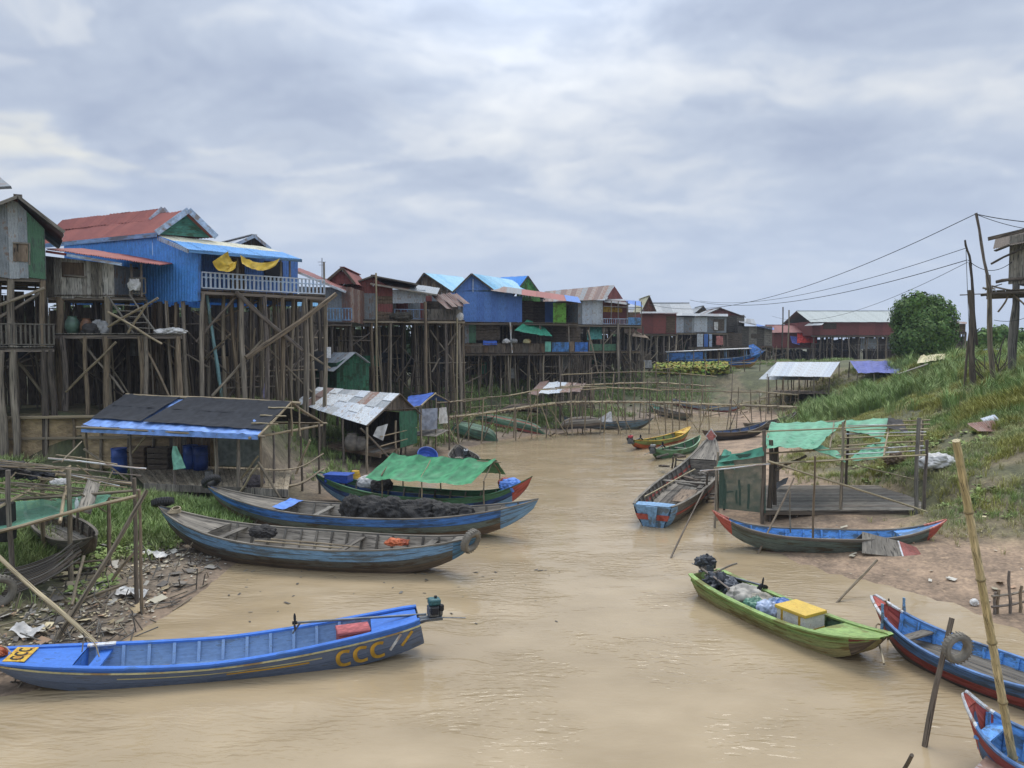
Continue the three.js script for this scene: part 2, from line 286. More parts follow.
const inRiver = (x, z) => { let c = false; for (let i = 0, j = river.length - 1; i < river.length; j = i++) { const a = river[i], b = river[j]; if ((a.z > z) !== (b.z > z) && x < (b.x - a.x) * (z - a.z) / (b.z - a.z) + a.x) c = !c; } return c; };
const curve = (d, k) => { for (let i = 0; i + 1 < k.length; i++) if (d <= k[i + 1][0]) return lerp(k[i][1], k[i + 1][1], (d - k[i][0]) / (k[i + 1][0] - k[i][0])); return k[k.length - 1][1]; };
const leftRise = [[0, 0], [1.2, 0.12], [4, 0.45], [7, 1.1], [10, 2.4], [12.5, 3.2], [400, 3.4]];
const rightRise = [[0, 0], [1.5, 0.10], [4, 0.32], [6.5, 0.8], [10, 2.2], [15, 4.1], [19, 5.0], [26, 5.3], [34, 5.3], [60, 4.2], [400, 3.4]];
function landInfo(x, z) {
  const dl = lineDist(x, z, shoreL), dr = lineDist(x, z, shoreR);
  if (inRiver(x, z)) return { h: -Math.min(1.4, 0.02 + 0.22 * Math.min(dl, dr)), d: -Math.min(dl, dr), right: 0 };
  const w = sstep(-5, 5, dl - dr), hl = curve(dl, leftRise), hr = curve(dr, rightRise);
  const n = (fbm(x * 0.35 + 60, z * 0.35 + 60, 4) - 0.5), m = fbm(x * 0.06 + 30, z * 0.06 + 30, 3) - 0.5, d = Math.min(dl, dr);
  const shelf = sstep(-9.6, -11.8, x), zw = -29.75 - 0.12 * (x + 25.1);
  const cut = (h) => lerp(h, z > zw ? Math.min(h, lerp(1.45, 0.72, sstep(-19, -16.5, x))) : z > -40 ? Math.max(h, 3.0) : h, shelf), pad = (h) => { const k = sstep(6.9, 8.0, x) * sstep(15.2, 14.0, x) * sstep(-30.6, -29.2, z) * sstep(-23, -24, z); return lerp(h, Math.min(h, 0.28), k); };
  const far = (h) => Math.max(h, 3.1 * sstep(-70.5, -75, z) * sstep(0, 1.5, d));
  return { h: far(pad(cut(lerp(hl, hr, w)))) + sstep(0, 4, d) * (n * 0.35 + m * 0.7 * w) + n * 0.06 * sstep(0, 1, d), d, right: w };
}
const ground = (x, z) => landInfo(x, z).h;
const G = (p) => V(p.x, ground(p.x, p.z), p.z);

T.earth = tex(1024, 1024, (u, v) => { const n = fbm(u * 12, v * 12, 6, 12, 12, 44, 0.6), f = fbm(u * 90, v * 90, 3, 90, 90, 48), s = sstep(0.7, 0.78, fbm(u * 50, v * 50, 3, 50, 50, 52)); const b = 0.62 + 0.34 * (n - 0.5) + 0.22 * (f - 0.5); return [b + 0.08 * s, b + 0.08 * s, b + 0.07 * s]; });
T.earthBump = tex(1024, 1024, (u, v) => fbm(u * 24, v * 24, 6, 24, 24, 55, 0.62), false);
{
  const axis = (lo, hi, fineLo, fineHi, step) => { const a = []; for (let v = fineLo; v <= fineHi; v += step) a.push(v); let s = step, v = fineHi; while (v < hi) { s *= 1.28; v += s; a.push(v); } s = step; v = fineLo; while (v > lo) { s *= 1.28; v -= s; a.unshift(v); } return a; };
  const xs = axis(-1500, 1500, -32, 44, 0.42), zs = axis(-2400, 80, -84, -9, 0.42);
  const nx = xs.length, nz = zs.length, pos = new Float32Array(nx * nz * 3), uv = new Float32Array(nx * nz * 2), col = new Float32Array(nx * nz * 3), idx = [];
  const mudR = [0.47, 0.325, 0.205], mudWet = [0.34, 0.235, 0.15], mudL = [0.29, 0.225, 0.155], turf = [0.10, 0.125, 0.040], dry = [0.27, 0.21, 0.115];
  for (let j = 0; j < nz; j++) for (let i = 0; i < nx; i++) {
    const x = xs[i], z = zs[j], q = landInfo(x, z), o = j * nx + i;
    pos.set([x, q.h, z], o * 3); uv.set([x / 6, z / 6], o * 2);
    const n = fbm(x * 0.28 + 11, z * 0.28 + 11, 5), n2 = fbm(x * 1.1 + 5, z * 1.1 + 5, 4);
    const start = lerp(3.2, 5.6, q.right), grass = sstep(start - 1.5, start + 1.5, q.d + (n - 0.5) * 7), wet = sstep(1.6, 0.1, q.d + (n2 - 0.5) * 2.2), bare = sstep(0.50, 0.64, n * 0.6 + n2 * 0.4);
    for (let c = 0; c < 3; c++) {
      let v = lerp(mudL[c], mudR[c], q.right); v = lerp(v, mudWet[c], wet * 0.8); const g = lerp(turf[c], dry[c], bare * 0.7); v = lerp(v, g, grass * 0.85); col[o * 3 + c] = v * 1.75;
    }
  }
  for (let j = 0; j + 1 < nz; j++) for (let i = 0; i + 1 < nx; i++) { const a = j * nx + i, b = a + 1, c = a + nx, d = c + 1; idx.push(a, c, b, b, c, d); }
  const g = new THREE.BufferGeometry(); g.setAttribute('position', new THREE.BufferAttribute(pos, 3)); g.setAttribute('uv', new THREE.BufferAttribute(uv, 2)); g.setAttribute('color', new THREE.BufferAttribute(col, 3)); g.setIndex(idx); g.computeVertexNormals();
  setting('ground', g, new THREE.MeshStandardMaterial({ vertexColors: true, map: T.earth, bumpMap: T.earthBump, bumpScale: 0.03, roughness: 0.85 }));
}
// muddy water: a real rippled sheet, finer ripples as relief
T.ripple = tex(1024, 1024, (u, v) => {
  const wu = fbm(u * 4, v * 4, 3, 4, 4, 61) - 0.5, a = fbm(u * 18 + wu * 4, v * 58 + wu * 8, 3, 18, 58, 63), b = fbm(u * 44 - wu * 4, v * 120 + wu * 4, 2, 44, 120, 66), calm = sstep(0.42, 0.62, fbm(u * 4, v * 5, 3, 4, 5, 69));
  return 0.5 + (a - 0.5) * (0.2 + 0.8 * calm) + (b - 0.5) * 0.35 * (0.3 + 0.7 * calm);
}, false);
{
  const x0 = -45, x1 = 50, z0 = -82, z1 = 30, ax = [], az = [];
  for (let x = x0; x <= x1; x += Math.abs(x) < 14 ? 0.22 : 0.6) ax.push(x);
  for (let z = z0; z <= z1; z += z > -34 && z < -8 ? 0.14 : 0.5) az.push(z);
  const pos = [], uv = [], idx = [], nx = ax.length;
  for (const z of az) for (const x of ax) {
    const w = fbm(x * 0.22 + 20, z * 0.3 + 20, 3), k = 0.25 + 1.1 * sstep(0.36, 0.66, fbm(x * 0.12 + 4, z * 0.16 + 90, 3));
    const y = 0.0045 * k * (Math.sin(z * 5.1 + x * 1.3 + w * 14) + 0.7 * Math.sin(z * 7.9 - x * 1.9 + w * 19)) * (0.4 + w);
    pos.push(x, y, z); uv.push(x / 7.3, z / 6.1);
  }
  for (let j = 0; j + 1 < az.length; j++) for (let i = 0; i + 1 < nx; i++) { const a = j * nx + i, b = a + 1, c = a + nx, d = c + 1; idx.push(a, c, b, b, c, d); }
  const g = new THREE.BufferGeometry(); g.setAttribute('position', new THREE.Float32BufferAttribute(pos, 3)); g.setAttribute('uv', new THREE.Float32BufferAttribute(uv, 2)); g.setIndex(idx); g.computeVertexNormals();
  T.silt = tex(512, 512, (u, v) => { const n = fbm(u * 5, v * 7, 5, 5, 7, 83); return [0.80 + 0.16 * (n - 0.5), 0.80 + 0.17 * (n - 0.5), 0.80 + 0.2 * (n - 0.5)]; });
  setting('water', g, new THREE.MeshPhysicalMaterial({ color: new THREE.Color().setRGB(0.62, 0.475, 0.285), map: T.silt, roughness: 0.07, ior: 1.33, bumpMap: T.ripple, bumpScale: 0.026 }));
}

// ---------------------------------------------------------------- boats: planked hulls, local x from stern (-L/2) to bow (L/2), y = 0 at the waterline
function hullForm(o) {
  const { L, beam = 1.3, free = 0.38, draft = 0.14, bowRise = 0.5, sternRise = 0.3, bowW = 0.05, sternW = 0.5, flare = 0.62, tipDepth = 0.12, tailDepth = 0.3, bowPow = 2.4, sternPow = 2.4, rakeBow = 0.15, rakeStern = 0.12, full = 0.75 } = o;
  const e = (s) => (s - 0.5) * 2;
  const half = (s) => { const t = e(s); return beam / 2 * (t < 0 ? sternW + (1 - sternW) * Math.cos(Math.PI / 2 * -t) ** full : bowW + (1 - bowW) * Math.cos(Math.PI / 2 * t) ** full); };
  const sheer = (s) => { const t = e(s); return free + (t > 0 ? bowRise * t ** bowPow : sternRise * (-t) ** sternPow); };
  const keel = (s) => { const t = e(s), a = Math.abs(t); const end = t > 0 ? free + bowRise - tipDepth : free + sternRise - tailDepth; return lerp(-draft, end, a ** 4.2); };
  const pt = (s, q, side, inset = 0) => {
    const t = e(s), y0 = keel(s), y1 = sheer(s), w = half(s), wb = w * (flare - 0.12 * Math.abs(t) ** 3), rake = (t > 0 ? rakeBow : -rakeStern) * Math.abs(t) ** 6 * (q - 1);
    return V((s - 0.5) * L + rake * 1, lerp(y0, y1, q), side * Math.max(0.004, lerp(wb, w, Math.sin(q * Math.PI / 2) ** 0.9) - inset));
  };
  return { half, sheer, keel, pt, L };
}
function strakeGeo(h, s0, s1, q0, q1, side, th, out = 0, n = 30) {           // a plank bent along the hull, with thickness
  const f = (inner) => (u, v) => h.pt(lerp(s0, s1, u), lerp(q0, q1, v), side, inner ? th : -out);
  const len = (s1 - s0) * h.L, ou = rr(0, 5), ov = rr(0, 5), k = 0.45;
  const list = [patch(f(0), n, 2, len * 0.35, k, ou, ov), patch(f(1), n, 2, len * 0.35, k, ou + 2, ov)];
  const strip = (q) => patch((u, v) => h.pt(lerp(s0, s1, u), q, side, lerp(-out, th, v)), n, 1, len * 0.35, 0.03, ou, ov);
  list.push(strip(q1), strip(q0));
  return mergeGeometries(list);
}
function acrossGeo(h, s0, s1, y, n = 16, inset = 0.02, crown = 0) {              // a surface from side to side at height y(s)
  return patch((u, v) => { const s = lerp(s0, s1, u), yy = y(s), y0 = h.keel(s), y1 = h.sheer(s), q = clamp((yy - y0) / Math.max(0.02, y1 - y0)); const a = h.pt(s, q, 1, inset), b = h.pt(s, q, -1, inset); const p = mix(a, b, v); p.y = yy + crown * Math.sin(v * Math.PI); return p; }, n, 6, (s1 - s0) * h.L * 0.4, 0.5, rr(0, 4), rr(0, 4));
}
function boat(name, label, o, group = 'wooden boats in the channel') {
  const g = thing(name, label, 'boat', group), h = hullForm(o), th = 0.028;
  const bands = o.bands ?? [[0, 0.5, M.hullBrown], [0.5, 1, M.blueOld]];
  const tip = o.tip, tail = o.tail, sa = tail ? tail[0] : 0, sb = tip ? tip[0] : 1;
  for (const side of [-1, 1]) for (const [q0, q1, mt] of bands) {
    mesh(g, 'strake', strakeGeo(h, sa, sb, q0 + 0.006, q1 - 0.006, side, th), mt);
    if (tip) mesh(g, 'bow_plank', strakeGeo(h, sb, 1, q0 + 0.006, q1 - 0.006, side, th, 0, 10), Array.isArray(tip[1]) ? tip[1][q0 > 0.4 ? 1 : 0] : tip[1]);
    if (tail) mesh(g, 'stern_plank', strakeGeo(h, 0, sa, q0 + 0.006, q1 - 0.006, side, th, 0, 10), tail[1]);
  }
  if (o.lining) for (const side of [-1, 1]) mesh(g, 'inner_lining', patch((u, v) => h.pt(lerp(tail ? sa : 0.02, tip ? sb : 0.98, u), lerp(0.12, 0.97, v), side, th + 0.006), 30, 3, h.L * 0.4, 0.5), o.lining);
  mesh(g, 'hull_bottom', patch((u, v) => { const a = h.pt(u, 0, 1), b = h.pt(u, 0, -1); return mix(a, b, v); }, 30, 4, h.L * 0.4, 1), o.bottom ?? bands[0][2]);
  const cap = (s, nm, mt, dx) => { const a = h.pt(s, 0, 1), b = h.pt(s, 0, -1), c = h.pt(s, 1, -1), d = h.pt(s, 1, 1); mesh(g, nm, patch((u, v) => off(bil(a, b, c, d, u, v), dx, 0, 0), 4, 4, 1, 0.6), mt); };
  if ((o.sternW ?? 0.5) > 0.06) cap(0, 'transom', o.transom ?? bands[bands.length - 1][2], -0.004);
  if ((o.bowW ?? 0.05) > 0.06) cap(1, 'bow_board', o.bowBoard ?? bands[bands.length - 1][2], 0.004);
  for (const side of [-1, 1]) {                                                // gunwale rail and rubbing strips
    const rail = (q, w, hh, nm, mt, s0 = 0.0, s1 = 1.0) => mesh(g, nm, mergeGeometries([[0, 0, 1, 0], [1, 0, 1, 1], [1, 1, 0, 1], [0, 1, 0, 0]].map(([a, b, c, d]) => patch((u, v) => { const s = lerp(s0, s1, u), p = h.pt(s, q, side), i = lerp(a, c, v), j = lerp(b, d, v); p.z += side * (i - 0.6) * w * (h.half(s) > 0.06 ? 1 : 0.4); p.y += (j - 0.4) * hh; return p; }, 30, 1, h.L * 0.4, 0.06, side, 0))), mt);
    if (o.tipRail) { rail(1, o.railW ?? 0.07, 0.035, 'gunwale', o.gunwale ?? M.hullGrey, o.tail ? sa : 0, sb); rail(1, o.railW ?? 0.07, 0.035, 'tip_rail', o.tipRail, sb, 1); if (o.tail) rail(1, 0.07, 0.035, 'tip_rail', o.tipRail, 0, sa); } else rail(1, o.railW ?? 0.07, 0.035, 'gunwale', o.gunwale ?? M.hullGrey);
    if (o.rub) rail(o.rub[0], 0.05, 0.03, 'rubbing_strip', o.rub[1]);
  }
  const bulk = (s, mt) => { const q0 = 0.1, q1 = 0.95, n = V(0.012, 0, 0), f = (q) => [h.pt(s, q, 1, 0.04), h.pt(s, q, -1, 0.04)]; const [a, b] = f(q0), [d, c] = f(q1); mesh(g, 'bulkhead', patch((u, v) => bil(a, b, c, d, u, v), 3, 3, 1, 0.5), mt); };
  const fy = o.floor ?? 0.06, f0 = o.floorFrom ?? 0.1, f1 = o.floorTo ?? 0.88, nb = o.floorBoards ?? 4;
  for (let k = 0; k < nb; k++) {                                               // floorboards, laid lengthwise
    const y = fy + rr(0, 0.008);
    mesh(g, 'floorboard', patch((u, v) => { const s = lerp(f0, f1, u), yy = Math.max(y, h.keel(s) + 0.03), q = clamp((yy - h.keel(s)) / (h.sheer(s) - h.keel(s))), w = h.pt(s, q, 1, 0.03).z, t = (k + 0.03 + v * 0.94) / nb; return V((s - 0.5) * h.L, yy, lerp(-w, w, t)); }, 18, 1, h.L * 0.4, 0.25, rr(0, 4), rr(0, 4)), o.floorMat ?? pick(M.board));
  }
  const nr = o.ribs ?? 12, r0 = o.ribFrom ?? 0.1, r1 = o.ribTo ?? 0.9;
  for (let i = 0; i < nr; i++) for (const side of [-1, 1]) { const s = lerp(r0, r1, i / (nr - 1)); const q0 = clamp((Math.max(fy, h.keel(s) + 0.03) - h.keel(s)) / (h.sheer(s) - h.keel(s))); plank(g, 'rib', h.pt(s, q0, side, 0.055), h.pt(s, 0.97, side, 0.055), 0.055, 0.045, o.ribMat ?? pick(M.board), V(0, 0, 1)); }
  for (const s of o.thwarts ?? []) { const y = h.sheer(s) - 0.1, q = (y - h.keel(s)) / (h.sheer(s) - h.keel(s)), w = h.pt(s, q, 1, 0.03).z; plank(g, 'thwart', V((s - 0.5) * h.L, y, -w), V((s - 0.5) * h.L, y, w), 0.2, 0.035, o.thwartMat ?? pick(M.board)); }
  if (o.bowDeck) mesh(g, 'bow_deck', acrossGeo(h, o.bowDeck, 0.998, (s) => h.sheer(s) - 0.012, 14, 0.012, 0.012), o.bowDeckMat ?? M.hullGrey);
  if (o.sternDeck) mesh(g, 'stern_deck', acrossGeo(h, 0.005, o.sternDeck, (s) => h.sheer(s) - 0.035, 12, 0.02, 0.02), o.sternDeckMat ?? M.hullGrey);
  if (o.bowDeck) bulk(o.bowDeck, o.bowDeckMat ?? M.hullGrey);
  if (o.sternDeck) bulk(o.sternDeck, o.sternDeckMat ?? M.hullGrey);
  g.userData.h = h; return g;
}
function moor(g, P, Q, roll = 0) {                                           // stern at P, bow at Q
  const d = Q.clone().sub(P); g.position.copy(P).lerp(Q, 0.5); g.rotation.order = 'YZX'; g.rotation.set(roll, Math.atan2(-d.z, d.x), Math.atan2(d.y, Math.hypot(d.x, d.z)));
  g.updateMatrixWorld(true); const h = g.userData.h; delete g.userData.h; g.frame = h; return g;
}
const inBoat = (g, s, y, z) => V((s - 0.5) * g.frame.L, y, z).applyMatrix4(g.matrixWorld);
function tyre(name, label, c, r, t, mat, rot, parent) {
  const g = new THREE.TorusGeometry(r, t, 12, 32), p = g.attributes.position;
  for (let i = 0; i < p.count; i++) { const z = p.getZ(i); p.setZ(i, z * 1.25); }
  const tread = []; for (let k = 0; k < 26; k++) { const b = new THREE.BoxGeometry(t * 0.35, t * 0.14, t * 1.9), a = k / 26 * Math.PI * 2; b.translate(0, r + t * 0.98, 0); b.rotateZ(a); tread.push(b); }
  g.computeVertexNormals(); const m = mesh(scene, name, [g, ...tread], mat); m.position.copy(c); m.rotation.set(...rot); return tag(m, label, 'tyre', 'old tyres used as fenders');
}
function longtail(label, c, turn, tilt, tailLen, tailDir, cover) {                  // small diesel on a swivel with its long shaft and propeller
  const g = thing('longtail_engine', label, 'boat engine', 'longtail engines');
  const em = cover ?? M.engine;
  rbox(g, 'engine_block', V(0, 0.13, 0), 0.24, 0.22, 0.24, M.steel, 0, 0.03); rbox(g, 'cylinder_head', V(0.0, 0.17, 0.16), 0.16, 0.16, 0.1, M.dark, 0, 0.02); rbox(g, 'fuel_tank', V(0.02, 0.33, 0), 0.27, 0.15, 0.24, em, 0, 0.05); pole(g, 'tank_cap', V(0.05, 0.4, 0), V(0.05, 0.45, 0), 0.035, M.dark, true); for (const z of [-0.1, 0.1]) pole(g, 'bracket_bar', V(-0.6, -0.06, z), V(0.14, 0.0, z), 0.022, M.steel, true); pole(g, 'bracket_bar', V(-0.5, -0.18, 0), V(0.05, -0.04, 0), 0.022, M.steel, true);
  rbox(g, 'air_filter', V(0.16, 0.22, 0.12), 0.1, 0.14, 0.1, M.dark, 0, 0.03);
  const fl = mesh(g, 'flywheel', new THREE.CylinderGeometry(0.13, 0.13, 0.06, 20).rotateZ(Math.PI / 2), M.steel); fl.position.set(0.16, 0.13, 0);
  rbox(g, 'mount', V(-0.05, -0.04, 0), 0.5, 0.07, 0.2, M.steel, 0, 0.01);
  pole(g, 'exhaust', V(0.05, 0.2, -0.12), V(0.12, 0.36, -0.2), 0.022, M.rubber, true);
  const end = V(...tailDir).normalize().multiplyScalar(tailLen).add(V(-0.2, 0.06, 0));
  pole(g, 'shaft', V(-0.15, 0.06, 0), end, 0.028, M.steel, true);
  pole(g, 'handle', V(0.1, 0.0, 0.1), V(0.7, -0.06, 0.12), 0.014, M.steel, true);
  const pr = part(g, 'propeller'); pr.position.copy(end);
  mesh(pr, 'hub', new THREE.CylinderGeometry(0.035, 0.035, 0.1, 10).rotateZ(Math.PI / 2), M.dark);
  for (let k = 0; k < 3; k++) { const b = mesh(pr, 'blade', new THREE.SphereGeometry(0.1, 10, 6).scale(0.12, 1, 0.6).translate(0, 0.1, 0), M.dark); b.rotation.set(k * 2.1, 0.4, 0); }
  pole(g, 'skeg', end.clone().add(V(0.12, 0, 0)), end.clone().add(V(-0.04, -0.22, 0)), 0.02, M.steel, true);
  g.position.copy(c); g.rotation.set(0, turn, tilt); return g;
}

// --- the blue boat with CCC on its side, nose on the near left bank
{
  const P = on(418, 652, 0), Q = on(-14, 690, 0);
  const L = P.distanceTo(Q);
  const hull = fresh('#6a7890', { roughness: 0.4 });
  const cccBlue = fresh('#467fd8'), cccIn = fresh('#88a8d0');
  const b = boat('longtail_boat', 'bright blue longtail boat with CCC painted on its dark side, nose on left bank', { L, beam: 1.25, free: 0.36, draft: 0.08, bowRise: 0.26, sternRise: 0.42, bowPow: 1.7, sternPow: 1.5, sternW: 0.62, bowW: 0.3, flare: 0.72, tipDepth: 0.1, tailDepth: 0.52, rakeBow: 0.15, rakeStern: -0.1, full: 0.55,
    bands: [[0, 0.38, hull], [0.38, 0.78, hull], [0.78, 1, cccBlue]], lining: cccIn, gunwale: cccBlue, railW: 0.11, rub: [0.8, M.cream], floor: 0.0, floorMat: cccIn, ribs: 11, ribMat: fresh('#9abbe4'), ribFrom: 0.2, ribTo: 0.78, bowDeck: 0.8, bowDeckMat: cccBlue, sternDeck: 0.12, sternDeckMat: cccBlue, thwarts: [0.76], thwartMat: cccBlue });
  moor(b, P, Q);
  const h = b.frame, side = -1;                                    // local -z faces the viewer for this heading
  const facing = (s, q, z) => { const p = h.pt(s, q, side, -0.008), p2 = h.pt(s + 0.02, q, side, -0.008), pu = h.pt(s, q + 0.1, side, -0.008); const x = p.clone().sub(p2).normalize(), yv = pu.sub(p); yv.addScaledVector(x, -yv.dot(x)).normalize(); return new THREE.Matrix4().makeBasis(x, yv, x.clone().cross(yv)).setPosition(p); };
  const yel = plain('#d9a93c', { roughness: 0.5 });
  const zl = facing(0.145, 0.4), sgn = new THREE.Vector3().setFromMatrixColumn(zl, 2).z;
  const flip = sgn < 0 ? -1 : 1;
  for (let k = 0; k < 3; k++) { const m4 = facing(0.19 - k * 0.041, 0.42); letters(b, 'letter_c', 'C', 0.36, yel, m4.multiply(new THREE.Matrix4().makeRotationX(0)), 0.006).userData.label = 'yellow letter C on the dark hull side'; }
  for (const [s0, q0, s1, q1, mt] of [[0.078, 0.28, 0.05, 0.74, M.white], [0.05, 0.3, 0.022, 0.72, yel]]) { const a = h.pt(s0, q0, side, -0.012), c = h.pt(s1, q1, side, -0.012); plank(b, 'stripe', a, c, 0.05, 0.006, mt, V(0, 0.2, 1)); }
  mesh(b, 'pinstripe', strakeGeo(h, 0.24, 0.7, 0.56, 0.6, side, 0, 0.006), M.cream);
  mesh(b, 'pinstripe', strakeGeo(h, 0.27, 0.46, 0.46, 0.52, side, 0, 0.006), yel);
  // number plate painted on the nose deck
  const y0 = h.sheer(0.925) - 0.005, bp = new THREE.Matrix4().makeRotationX(-Math.PI / 2).setPosition((0.925 - 0.5) * L, y0 + 0.012, 0.02);
  const slope = Math.atan2(h.sheer(0.95) - h.sheer(0.9), 0.05 * L), nd = part(b, 'name_board'); nd.position.set((0.925 - 0.5) * L, y0 + 0.03, 0); nd.rotation.z = slope;
  const pl = mesh(nd, 'plate', new THREE.BoxGeometry(0.34, 0.012, 0.62), M.yellow);
  letters(nd, 'plate_letters', 'CCC', 0.2, M.dark, new THREE.Matrix4().makeRotationY(-Math.PI / 2).multiply(new THREE.Matrix4().makeRotationX(-Math.PI / 2)).setPosition(0, 0.007, 0), 0.006);
  const white = plank(b, 'loose_board', V((0.74 - 0.5) * L, h.sheer(0.74) + 0.03, 0.5), V((0.8 - 0.5) * L, h.sheer(0.8) + 0.03, 0.4), 0.12, 0.03, M.white); white.userData.label = 'white board lying on the gunwale';
  cord(b, 'mooring_loop', [V((0.8 - 0.5) * L, 0.5, 0.1), V((0.79 - 0.5) * L, 0.78, 0.05), V((0.765 - 0.5) * L, 0.74, -0.1), V((0.75 - 0.5) * L, 0.5, -0.2)], 0.012, M.rope);
  const c = thing('cooler_box', 'faded red cooler box in the stern of the blue CCC boat', 'cooler');
  rbox(c, 'body', V(0, 0.17, 0), 0.6, 0.34, 0.42, M.red, 0, 0.03); rbox(c, 'lid', V(0, 0.37, 0), 0.63, 0.07, 0.45, plain('#c46a6a'), 0, 0.025); rbox(c, 'handle', V(0, 0.25, 0.225), 0.2, 0.03, 0.03, M.redDull);
  c.position.copy(inBoat(b, 0.165, 0.2, -0.02)); c.rotation.y = b.rotation.y + 0.12;
  const st = thing('fruit_crate', 'small orange bundle on the nose of the blue CCC boat', 'bundle'); lump(st, 'bundle', V(0, 0.06, 0), 0.16, 0.1, 0.12, M.orange, 0.3); cord(st, 'tie', [V(-0.2, 0.1, 0), V(-0.05, 0.17, 0.05), V(0.1, 0.16, 0), V(0.3, 0.08, 0.1)], 0.012, M.rope);
  st.position.copy(inBoat(b, 0.972, h.sheer(0.972), 0)); st.name = 'cloth_bundle';
  const e = inBoat(b, -0.04, h.sheer(0) - 0.1, 0.02);
  longtail('teal longtail engine on stern of blue CCC boat, shaft swung inboard', e, b.rotation.y + Math.PI + 0.10, -0.02, 2.7, [-1, 0.03, 0.0]).scale.setScalar(0.9);
}
// --- the two weathered blue boats below the black-roofed shed
const oldBoat = { beam: 1.5, free: 0.48, draft: 0.12, bowRise: 0.72, sternRise: 0.52, sternW: 0.04, bowW: 0.06, flare: 0.6, tipDepth: 0.3, tailDepth: 0.25, bowPow: 2.6, sternPow: 2.6, rakeBow: 0.15, rakeStern: 0.15 };
{
  const P = on(160, 548, 0.1), Q = on(478, 574, 0), b = boat('fishing_boat', 'weathered blue and brown plank boat, tyre on each end, nearest the shed', { ...oldBoat, L: P.distanceTo(Q), beam: 2.0, bowRise: 0.42, sternRise: 0.62, sternPow: 3.0, free: 0.6, lining: wood('#bcb1a0'),
    bands: [[0, 0.3, M.hullBrown], [0.3, 0.56, paint('#6b6a62')], [0.56, 0.8, M.blueOld], [0.8, 1, M.blueOld]], ribs: 15, ribFrom: 0.22, ribTo: 0.92, bowDeck: 0.93, sternDeck: 0.2, sternDeckMat: M.hullGrey, thwarts: [0.24, 0.62, 0.86], floorBoards: 5, tip: [0.94, paint('#5c8cb0')] });
  moor(b, P, Q);
  tyre('tyre', 'black tyre lying on the raised left end of nearest old boat', inBoat(b, 0.012, 1.36, 0), 0.22, 0.085, M.rubber, [1.25, 0.2, 0.15]);
  tyre('tyre', 'grey tyre hung over the right end of nearest old boat', inBoat(b, 0.985, 0.92, 0.2), 0.24, 0.085, M.rubberGrey, [0.5, 0.9, 0.5]);
  const r = mesh(scene, 'rope_coil', [0, 1, 2, 3].map((k) => new THREE.TorusGeometry(0.17 - k * 0.02, 0.022, 6, 22).rotateX(Math.PI / 2 + 0.1 * k).translate(0.02 * k, k * 0.035, 0)), M.rope); r.position.copy(inBoat(b, 0.055, 1.1, 0.05)); tag(r, 'pale rope coiled on left end of the nearest old boat', 'rope');
  const m = lump(scene, 'net_sack', inBoat(b, 0.33, 0.62, -0.25), 0.38, 0.2, 0.26, M.soot, 0.3); m.rotation.y = b.rotation.y; tag(m, 'rolled dark sack lying in the nearest old boat', 'sack');
  const o = lump(scene, 'cloth_bundle', inBoat(b, 0.77, 0.72, 0.15), 0.3, 0.1, 0.16, M.orange, 0.5); tag(o, 'small orange rag heap in the nearest old boat', 'rag');
  for (const [s0, z0, s1, z1, i] of [[0.34, 0.3, 0.62, 0.35, 0], [0.38, 0.1, 0.66, 0.22, 1]]) { const p = pole(scene, 'bamboo_pole', inBoat(b, s0, 0.52 + i * 0.02, z0), inBoat(b, s1, 0.52 + i * 0.02, z1), 0.025, M.bamboo[i]); tag(p, ['long punt pole lying along near side inside nearest old boat', 'long punt pole lying mid-floor inside nearest old boat'][i], 'pole', 'poles lying in boats'); }
  const P2 = on(208, 522, 0.1), Q2 = on(538, 538, 0), c = boat('fishing_boat', 'blue plank boat with a black net heaped along it, behind the nearest old boat', { ...oldBoat, L: P2.distanceTo(Q2), beam: 1.95, bowRise: 0.62, sternRise: 0.62, sternPow: 3.0, free: 0.6, lining: wood('#bcb1a0'),
    bands: [[0, 0.34, M.mudBrown], [0.34, 0.62, M.greyGreen], [0.62, 0.82, M.blue], [0.82, 1, M.blue]], ribs: 15, ribFrom: 0.26, ribTo: 0.94, sternDeck: 0.24, sternDeckMat: M.hullGrey, thwarts: [0.36, 0.45, 0.9], floorBoards: 5, tip: [0.9, [M.blueOld, M.blueOld]], gunwale: M.hullGrey });
  moor(c, P2, Q2);
  const bt = tag(mesh(scene, 'tarpaulin', clothGeo(inBoat(c, 0.235, 0.76, 0.66), inBoat(c, 0.275, 0.7, 0.72), inBoat(c, 0.275, 0.7, -0.72), inBoat(c, 0.235, 0.76, -0.66), { sag: -0.03, wrinkle: 0.05, freq: 3 }), M.blueTarp), 'small blue plastic sheet over left part of the net boat', 'tarpaulin');
  tyre('tyre', 'black tyre standing on the left end of the net boat', inBoat(c, 0.012, 1.38, 0), 0.22, 0.085, M.rubber, [1.0, 0.5, 0.4]);
  const nt = thing('fishing_net', 'long heap of black fishing net piled in blue plank boat', 'fishing net');
  for (const [s, z, sx, sy, sz] of [[0.5, 0, 0.85, 0.42, 0.5], [0.58, 0.05, 0.95, 0.5, 0.55], [0.67, -0.02, 0.95, 0.44, 0.55], [0.75, 0.02, 0.7, 0.34, 0.45], [0.46, 0.1, 0.4, 0.5, 0.36]]) { const l = lump(nt, 'net_heap', inBoat(c, s, 0.62, z), sx, sy, sz, plain('#3d3a36', { bumpMap: T.blotBump, bumpScale: 0.05 }), 0.42, R() * 90, 4); l.rotation.y = c.rotation.y; }
  settle(nt, inBoat(c, 0.6, 0.1, 0));
}
